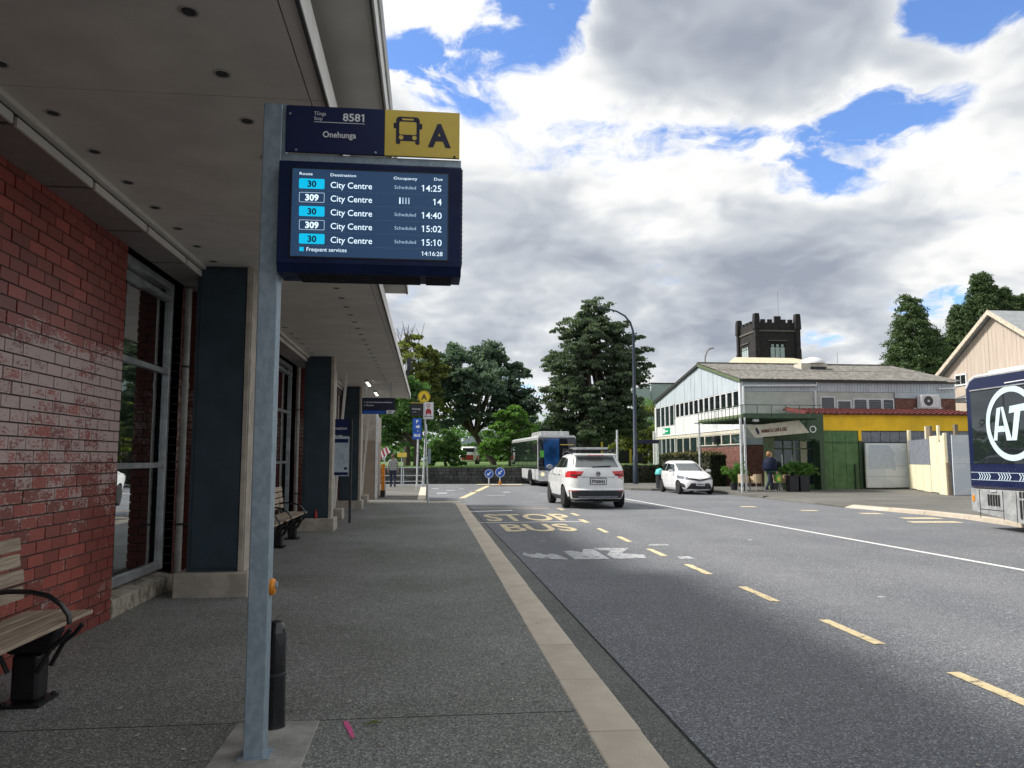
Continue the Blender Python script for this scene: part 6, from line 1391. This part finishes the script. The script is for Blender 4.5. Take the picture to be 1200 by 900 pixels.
gr = sh.end(True, [(-.60, .26), (.60, .26), (.42, .52), (-.42, .52)], .018, 18, 8).build('lower_grille', 'blackgloss', hb)
for sg_ in (-1, 1): sh.end(True, [(sg_*.0, .60), (sg_*.48, .70), (sg_*.48, .76), (sg_*.0, .69)], .022, 14, 6).build('upper_grille', 'black', hb)
MB().ring((0, 3.93, .66), .05, .066, n=20, th=-.01).build('badge', 'chrome', hb); MB().ring((0, 3.935, .665), .018, .03, n=16, th=-.01).build('badge_inner', 'chrome', hb)
sh.end(True, [(-.62, .20), (.62, .20), (.62, .25), (-.62, .25)], .02, 14, 2).build('lip', 'carsilver', hb)
pl = MB().box(-.20, 3.915, .40, .20, 3.93, .52).build('number_plate', 'plate', hb); fnt('JYE892', .075, 'ink', pl, (0, 3.933, .425), 'CENTER', width=.34, bold=.003, rot=Matrix.Rotation(math.pi, 3, 'Z') @ Matrix.Rotation(math.pi/2, 3, 'X'))
hb.rotation_euler.z = math.pi; hb.location = (12.22, 37.6, ZR)

# --- parked red and white van far off on the lawn road
tab = [(.2, .2, 3.8, .75), (.5, 0, 4, .85), (.9, 0, 3.9, .86), (1.1, .05, 3.4, .84), (1.5, .3, 3.0, .76), (1.62, .5, 2.7, .65)]
vn, sh, body = car('parked_van', 'small white and red car parked under the domed tree beyond the wall', tab, 5, [.2, .35, .5, .7, .9, 1.0, 1.1, 1.3, 1.5, 1.58, 1.62], 'carwhite', (.7, 3.2), .3, .2, .36)
sh.end(False, [(-.85, .4), (.85, .4), (.85, .85), (-.85, .85)], .01).build('rear_panel', 'red_paint', vn); sh.end(False, [(-.68, 1.12), (.68, 1.12), (.6, 1.48), (-.6, 1.48)], .01).build('rear_window', 'glass_car', vn)
for s_ in (-1, 1): sh.side(s_, [(.4, .4), (3.7, .4), (3.7, .8), (.4, .8)], .01, 16).build('side_panel', 'red_paint', vn); sh.side(s_, [(.5, 1.12), (3.0, 1.12), (2.8, 1.45), (.6, 1.45)], .01).build('side_window', 'glass_car', vn)
vn.location = (3.6, 70, 1.02); vn.rotation_euler.z = R(-8)

# --- oncoming bus
ob = thing('city_bus', 'white and dark glazed city bus coming towards the viewer from the junction', 'bus', (7.5, 44.4, ZR))
W2, BLn, BH_ = 1.13, 11.0, 2.98
cs_ = rrect(-W2, .32, W2, BH_, .16, 5)
MB().prism(cs_, 44.42, 44.4+BLn, 'Y').build('body', 'buswhite', ob, smooth=True).location = (7.5, 0, ZR)
def obx(nm, mt, par_, x0, y0, z0, x1, y1, z1, bv=0.):
    return bx(nm, mt, par_, 7.5+x0, 44.4+y0, ZR+z0, 7.5+x1, 44.4+y1, ZR+z1, bv)
wsn = ob
fr_ = MB().prism([(7.5+x, ZR+z) for x, z in rrect(-W2+.02, .95, W2-.02, 2.86, .10)], 44.36, 44.42, 'Y').build('windscreen', 'glass_dark', ob)
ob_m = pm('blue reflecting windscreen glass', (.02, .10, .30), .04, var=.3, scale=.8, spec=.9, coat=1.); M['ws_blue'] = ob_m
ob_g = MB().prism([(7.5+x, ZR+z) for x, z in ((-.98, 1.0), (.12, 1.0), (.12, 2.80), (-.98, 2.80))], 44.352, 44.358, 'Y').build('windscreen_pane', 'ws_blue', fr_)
ob_d = ob_g; MB().prism([(7.5+x, ZR+z) for x, z in ((-1.0, 1.0), (-.72, 1.0), (-.86, 2.8), (-1.0, 2.8))], 44.348, 44.351, 'Y').build('driver_side_shade', 'glass_dark', fr_)
ob_v = ob_g; MB().box(7.5-1.02, 44.34, ZR+1.7, 7.5-.78, 44.35, ZR+2.1).build('driver_vest', 'bag_green', fr_); ob_l = MB().box(7.5+.18, 44.345, ZR+2.42, 7.5+1.0, 44.352, ZR+2.46).build('destination_line', 'signyellow', fr_)
ob_w = ob_g; MB().obox((7.5-.2, 44.33, ZR+1.05), (1.3, .02, .03), (0, R(3), 0)).build('wiper', 'black', fr_)
ob_f = ob_g; ob_x = ob_g; ob_y = ob_g
ob_n = ob_g; obm = ob_g
ob_fp = ob_f; ob_fp = MB().prism([(7.5+x, ZR+z) for x, z in rrect(-W2+.02, .34, W2-.02, .93, .06)], 44.38, 44.42, 'Y').build('front_panel', 'buswhite', ob)
for s_ in (-1, 1): MB().lathe((7.5+s_*.86, 44.37, ZR+.72), [(0, -.02), (.10, -.02), (.12, .0), (.12, .03), (0, .03)], 14, 'Y').build('headlight', 'headlit', ob)
ob_p = ob_g; MB().box(7.24, 44.365, ZR+.45, 7.76, 44.378, ZR+.57).build('number_plate', 'plate', ob)
band = ob_g
for s_ in (-1, 1):
    x = 7.5+s_*(W2+.004)
    sb = MB().box(x-.004, 44.55, ZR+1.02, x+.006, 44.4+BLn-.15, ZR+2.72).build('window_band', 'glass_dark', ob)
    for q in range(6): MB().box(x+s_*.006, 44.7+q*1.75, ZR+1.1, x+s_*.012, 44.74+q*1.75, ZR+2.66).build('pillar', 'black', sb)
    MB().box(x-.004, 44.55, ZR+2.73, x+.006, 44.4+BLn-.15, ZR+2.86).build('roof_band', 'busgrey', ob)
    for y in (45.3, 47.0, 52.9): MB().box(x-.004, y, ZR+.36, x+.008, y+.1, ZR+1.0).build('panel_gap', 'black', ob)
    for y in (46.9, 52.2):
        MB().prism([(y+.52*math.cos(a), ZR+.46+.52*math.sin(a)) for a in [math.pi*i/12 for i in range(13)]]+[(y-.52, ZR+.30), (y+.52, ZR+.30)], x-.10, x+s_*.007, 'X').build('wheel_arch', 'black', ob)
        w_ = MB().lathe((x-s_*.12, y, ZR+.45), [(.2, -.13), (.43, -.13), (.45, -.1), (.45, .1), (.43, .13), (.2, .13)], 24, 'X').build('wheel', 'tyre', ob, smooth=True); MB().lathe((x+s_*.02, y, ZR+.45), [(0, -.006), (.27, -.006), (.27, .006), (0, .006)], 18, 'X').build('rim', 'rim', w_)
    MB().bar((7.5+s_*1.05, 44.4, ZR+2.6), (7.5+s_*1.33, 44.15, ZR+2.45), .04, .04).build('mirror_arm', 'black', ob); MB().box(7.5+s_*1.24, 44.08, ZR+1.95, 7.5+s_*1.40, 44.2, ZR+2.45).build('mirror', 'black', ob)
ob_u = bx('underbody', 'black', ob, 6.5, 44.6, ZR+.2, 8.5, 55, ZR+.34)
pod = MB().prism([(44.9, ZR+2.96), (48.2, ZR+2.96), (48.0, ZR+3.24), (45.05, ZR+3.24)], 6.62, 8.38, 'X').build('roof_pod', 'busgrey', ob, bevel=.05)
ob.rotation_euler.z = R(2.0)

# --- navy bus pulling out on the right
nb = thing('navy_bus', 'navy bus with a large pale ring logo leaving the stop on the opposite side', 'bus')
L_, HW = 11.8, 1.25
def xs_(poly, x0, x1): return MB().prism(poly, x0, x1, 'X')
top_ = [(0.15, 3.55), (L_-.34, 3.55)]+[(L_-.34+.34*math.sin(R(a)), 3.21+.34*math.cos(R(a))) for a in (15, 30, 45, 60, 75, 90)]+[(L_, .92), (0, .92), (0, 3.2)]
bdy = xs_(top_, -HW, HW).build('body', 'busnavy', nb, smooth=True, bevel=.07, seg=3)
xs_([(0, .915), (L_-.01, .915), (L_-.01, .40), (L_-2.0, .18), (.3, .18), (0, .35)], -HW+.012, HW-.012).build('skirt', 'busgrey', nb, bevel=.01)
xs_([(.3, 3.50), (L_-.5, 3.50), (L_-.7, 3.63), (.4, 3.63)], -HW+.12, HW-.12).build('roof_cap', 'buswhite', nb, bevel=.05)
rs = MB(); rs.tube([(-HW+.03, .4, 3.515), (-HW+.03, L_-.38, 3.515), (-HW+.03, L_-.18, 3.44), (-HW+.03, L_-.05, 3.28)], .045, 8); rs.build('roof_edge', 'buswhite', nb, smooth=True)
sx_ = -HW
wb = bx('window_band', 'glass_car', nb, sx_-.012, .4, 1.50, sx_+.01, L_-.22, 3.16)
for y in (1.6, 3.2, 4.8, 6.4, 8.0, 9.55, L_-1.35): bx('window_pillar', 'black', wb, sx_-.015, y, 1.5, sx_-.011, y+.05, 3.16)
bx('window_rail', 'black', wb, sx_-.015, .4, 2.10, sx_-.011, L_-.22, 2.13); bx('drip_rail', 'busgrey', nb, sx_-.03, .4, 3.19, sx_+.01, L_-.22, 3.215)
bx('lower_panel', 'sign_blue', nb, sx_-.006, L_-1.45, 1.30, sx_+.01, L_-.22, 1.485) if False else None
pb_ = MB().box(sx_-.006, .2, 1.29, sx_+.01, L_-.08, 1.30).box(sx_-.006, .2, 1.12, sx_+.01, L_-.08, 1.13).build('pattern_band', 'logo', nb)
ct = MB(); s0 = .34
while s0 < 9:
    for q in range(5):
        y = L_-(s0+q*.085); ct.add([(sx_-.007, y, 1.135), (sx_-.007, y-.03, 1.135), (sx_-.007, y-.085, 1.21), (sx_-.007, y-.055, 1.21)], [(0, 1, 2, 3)]); ct.add([(sx_-.007, y, 1.285), (sx_-.007, y-.03, 1.285), (sx_-.007, y-.085, 1.21), (sx_-.007, y-.055, 1.21)], [(0, 3, 2, 1)])
    s0 += .66
ct.build('chevrons', 'logo', pb_, fix=False)
gl_ = MB()
for q in range(5): gl_.box(sx_-.002, L_-(.60+q*.085), .55, sx_+.013, L_-(.65+q*.085), .80)
gl_.build('vent_grille', 'void', nb)
gl_ = MB()
for q in range(7):
    for (z0, z1) in ((.32, .72), (.77, .90)): gl_.box(sx_-.002, L_-(1.62+q*.10), z0, sx_+.013, L_-(1.675+q*.10), z1)
gl_.build('vent_grille', 'void', nb)
for y in (L_-.32, L_-1.10, L_-1.52): bx('panel_gap', 'dark_plastic', nb, sx_+.004, y, .25, sx_+.013, y+.012, .90)
bx('panel_gap', 'dark_plastic', nb, sx_+.004, L_-1.1, .45, sx_+.0132, L_-.3, .462); bx('side_marker', 'orange_button', nb, sx_-.004, L_-.14, .62, sx_+.02, L_-.06, .76, .01); MB().box(sx_-.012, L_-.9, .865, sx_+.012, L_-.72, .90).build('maker_plate', 'buswhite', nb)
bx('roof_script', 'buswhite', nb, sx_-.004, L_-2.6, 3.32, sx_+.002, L_-1.7, 3.345) if False else None
fnt('AT Metro', .07, 'white_ink', nb, (sx_-.004, L_-1.55, 3.30), facing='-X', width=.7, bold=.003) if False else None
MB().bar((sx_-.012, L_-1.40, 3.275), (sx_-.012, L_-3.2, 3.30), .02, .02).build('roof_strip', 'white_ink', nb)
# ring logo with the two italic letters
lc = (sx_-.02, L_-1.55, 2.38)
lg = MB(); lg.ring(lc, .69, .82, 210, 533, 80, 'X', -.004); lg.build('logo_ring', 'logo', nb)
kk = .82/169; kh = .82/133
def lp(px_, py_): return (lc[1]-(px_-340)*kh, lc[2]-(py_-335)*kk)
lt = MB()
for poly in (((243, 410), (268, 262), (290, 258), (276, 330), (268, 372), (262, 410)), ((290, 258), (303, 258), (338, 412), (312, 412), (306, 372), (300, 330)), ((268, 372), (306, 372), (300, 345), (274, 345)), ((335, 258), (420, 250), (420, 282), (388, 284), (362, 412), (336, 412), (358, 287), (330, 290))):
    lt.prism([lp(*q) for q in poly], sx_-.022, sx_-.018, 'X')
lt.build('logo_letters', 'logo', nb)
for s_ in (-1, 1):
    for y in (2.6, 8.35):
        MB().prism([(y+.56*math.cos(a), .5+.56*math.sin(a)) for a in [math.pi*i/12 for i in range(13)]]+[(y-.56, .15), (y+.56, .15)], s_*(HW-.3), s_*(HW+.004), 'X').build('wheel_arch', 'black', nb)
        w_ = MB().lathe((s_*(HW-.15), y, .5), [(.2, -.14), (.47, -.14), (.5, -.1), (.5, .1), (.47, .14), (.2, .14)], 24, 'X').build('wheel', 'tyre', nb, smooth=True); MB().lathe((s_*HW, y, .5), [(0, -.01), (.3, -.006), (.3, .006), (0, .01)], 18, 'X').build('rim', 'rim', w_)
bx('rear_window', 'glass_dark', nb, -.95, L_-.02, 1.9, .95, L_+.008, 3.0); bx('windscreen', 'glass_dark', nb, -1.1, -.02, 1.2, 1.1, .03, 3.1)
ph = R(-3.0); rot_ = Matrix.Rotation(ph, 3, 'Z'); tgt = Vector((12.74, 17.0, ZR)); nb.rotation_euler.z = ph; nb.location = tgt-rot_ @ Vector((-HW, L_, 0))

# ================================================================== PEOPLE
def person(name_label, cat, loc, rz, J, mats, zones, hair):
    t = thing('person', name_label, cat)
    vs = []; es = []; rad = []; idx = {}
    def V_(n, p, r): idx[n] = len(vs); vs.append(p); rad.append(r if isinstance(r, tuple) else (r, r))
    for n, p, r in J['pts']: V_(n, p, r)
    for a, b in J['edges']: es.append((idx[a], idx[b]))
    for s_ in ('l', 'r'):
        w = Vector(vs[idx['palm_'+s_]]); h = Vector(vs[idx['wrist_'+s_]]); d_ = (w-h).normalized(); sgn = -1 if s_ == 'l' else 1
        side = Vector((0, 1, 0))
        for k in range(4):
            b = w+d_*.045+side*(.027-.018*k); L = (.072, .080, .075, .058)[k]
            n0 = len(vs); vs.append(tuple(b)); rad.append((.009, .009)); vs.append(tuple(b+d_*L*.55+Vector((-sgn*.006, 0, 0)))); rad.append((.0085, .0085)); vs.append(tuple(b+d_*L+Vector((-sgn*.022, 0, 0)))); rad.append((.007, .007))
            es += [(idx['palm_'+s_], n0), (n0, n0+1), (n0+1, n0+2)]
        n0 = len(vs); vs.append(tuple(w+side*.045)); rad.append((.011, .011)); vs.append(tuple(w+side*.06+d_*.045)); rad.append((.009, .009)); es += [(idx['palm_'+s_], n0), (n0, n0+1)]
    me = bpy.data.meshes.new('body'); me.from_pydata(vs, es, [])
    o = bpy.data.objects.new('body', me); COL.objects.link(o)
    o.modifiers.new('s', 'SKIN'); sv = me.skin_vertices[0].data
    for i, r in enumerate(rad): sv[i].radius = r; sv[i].use_root = (i == 0)
    sb = o.modifiers.new('d', 'SUBSURF'); sb.levels = 2; sb.render_levels = 2
    dg = bpy.context.evaluated_depsgraph_get(); m2 = bpy.data.meshes.new_from_object(o.evaluated_get(dg)); o.modifiers.clear(); o.data = m2; m2.name = 'body'
    for m in mats: m2.materials.append(M[m])
    for p in m2.polygons: p.material_index = zones(p.center); p.use_smooth = True
    par(o, t)
    hm, hf = hair
    hf(t, hm); t.rotation_euler.z = rz; t.location = loc; return t
def stance(sh=.19, step=.22, arm=.10, leanf=0., bulk=1.):
    P_ = [('pelvis', (0, 0, .95), (.165*bulk, .125*bulk)), ('waist', (0, .01+leanf*.1, 1.10), (.15*bulk, .12*bulk)), ('chest', (0, .02+leanf*.2, 1.30), (.175*bulk, .13*bulk)), ('neckb', (0, .0+leanf*.3, 1.44), (.09, .08)), ('neck', (0, .01+leanf*.35, 1.50), (.055, .058)), ('jaw', (0, .03+leanf*.4, 1.575), (.066, .078)), ('head', (0, .02+leanf*.4, 1.645), (.075, .092)), ('crown', (0, .01+leanf*.4, 1.72), (.052, .062)), ('nose', (0, .125+leanf*.4, 1.615), (.012, .014))]
    E_ = [('pelvis', 'waist'), ('waist', 'chest'), ('chest', 'neckb'), ('neckb', 'neck'), ('neck', 'jaw'), ('jaw', 'head'), ('head', 'crown'), ('head', 'nose')]
    for s_, sg in (('l', -1), ('r', 1)):
        fw = step if s_ == 'l' else -step; aw = -arm if s_ == 'l' else arm
        P_ += [('sho_'+s_, (sg*sh, leanf*.2, 1.395), (.068*bulk, .07*bulk)), ('elb_'+s_, (sg*(sh+.055*bulk), aw*.5-.02, 1.13), (.056*bulk, .056*bulk)), ('wrist_'+s_, (sg*(sh+.06*bulk), aw+.06, .90), (.036, .036)), ('palm_'+s_, (sg*(sh+.058*bulk), aw+.085, .83), (.022, .040)),
               ('hip_'+s_, (sg*.095, 0, .88), (.105*bulk, .11*bulk)), ('knee_'+s_, (sg*.10, fw*.45+.04, .50), (.072, .075)), ('ank_'+s_, (sg*.10, fw-.02, .095+(.05 if fw < 0 else 0)), (.05, .052)), ('heel_'+s_, (sg*.10, fw-.06, .045+(.06 if fw < 0 else 0)), (.04, .04)), ('toe_'+s_, (sg*.11, fw+.15, .035), (.045, .03))]
        E_ += [('chest', 'sho_'+s_), ('sho_'+s_, 'elb_'+s_), ('elb_'+s_, 'wrist_'+s_), ('wrist_'+s_, 'palm_'+s_), ('pelvis', 'hip_'+s_), ('hip_'+s_, 'knee_'+s_), ('knee_'+s_, 'ank_'+s_), ('ank_'+s_, 'heel_'+s_), ('ank_'+s_, 'toe_'+s_)]
    return {'pts': P_, 'edges': E_}
def z_man(c):
    if c.z > 1.475: return 0
    if abs(c.x) > .20 and c.z < .88: return 0
    if c.z > .90: return 1
    return 3 if c.z < .085 else 2
def hair_short(t, m):
    MB().lathe((0, .0, 1.66), [(.0, .105), (.05, .10), (.085, .06), (.097, .0), (.092, -.06), (.06, -.10), (0, -.10)], 16).build('hair', m, t, smooth=True).location = (0, -.012, -.01)
def hair_bob(t, m):
    hair_short(t, m); MB().lathe((0, -.03, 1.60), [(.0, .08), (.07, .05), (.078, 0), (.06, -.06), (0, -.07)], 14).build('hair_back', m, t, smooth=True)
J = stance(.185, .14, .08)
pm1 = person('person in a grey jacket and dark trousers walking away on the footpath', 'person', (-1.83, 41.8, -.012), 0, J, ['skin', 'jacket_grey', 'jeans', 'shoe'], z_man, ('hair_grey', hair_short))
pm1.scale = (1.04, 1.04, 1.02)
J = stance(.20, .17, .12, .05, 1.18)
def z_wom(c):
    if c.z > 1.475: return 0
    if abs(c.x) > .21 and c.z < .88: return 0
    if c.z > .93: return 1
    if c.z > .84 and abs(c.x) < .21: return 4
    return 3 if c.z < .085 else 2
pw_ = person('person in a navy puffer jacket and dark trousers carrying a green bag by the cafe', 'person', (15.78, 34.35, 0), R(-95), J, ['skin', 'jacket_navy', 'jeans', 'shoe_pale', 'shirt_green'], z_wom, ('hair_blond', hair_bob))
pw_.scale = (1.14, 1.12, 1.06)
jk = MB()
prof = [(.225, .90), (.255, .96), (.262, 1.05), (.25, 1.16), (.245, 1.28), (.215, 1.38), (.14, 1.46), (.08, 1.50)]
N = 24; vs = []; fs = []
for r, z in prof:
    for j in range(N): a = 2*math.pi*j/N; vs.append((r*1.22*math.cos(a), .02+r*1.12*math.sin(a), z+.006*math.sin(j*2.)))
for i in range(len(prof)-1):
    for j in range(N): fs.append((i*N+j, i*N+(j+1) % N, (i+1)*N+(j+1) % N, (i+1)*N+j))
jk.add(vs, fs).build('jacket', 'jacket_navy', pw_, smooth=True)
bg_ = thing('shopping_bag', 'green shopping bag hanging from the hand of the person in navy', 'bag', (16.12, 34.2, .45))
MB().add([(16.0, 34.12, .42), (16.24, 34.12, .42), (16.24, 34.28, .42), (16.0, 34.28, .42), (15.97, 34.15, .76), (16.25, 34.15, .78), (16.25, 34.25, .78), (15.97, 34.25, .76)], [(0, 3, 2, 1), (4, 5, 6, 7), (0, 1, 5, 4), (1, 2, 6, 5), (2, 3, 7, 6), (3, 0, 4, 7)]).build('bag_body', 'bag_green', bg_, bevel=.02)
MB().tube([(16.02, 34.2, .76), (16.06, 34.16, .86), (16.12, 34.12, .90), (16.18, 34.16, .86), (16.22, 34.2, .77)], .012, 6).build('handle', 'bag_green', bg_); MB().box(16.05, 34.11, .5, 16.18, 34.122, .68).build('bag_label', 'signyellow', bg_)
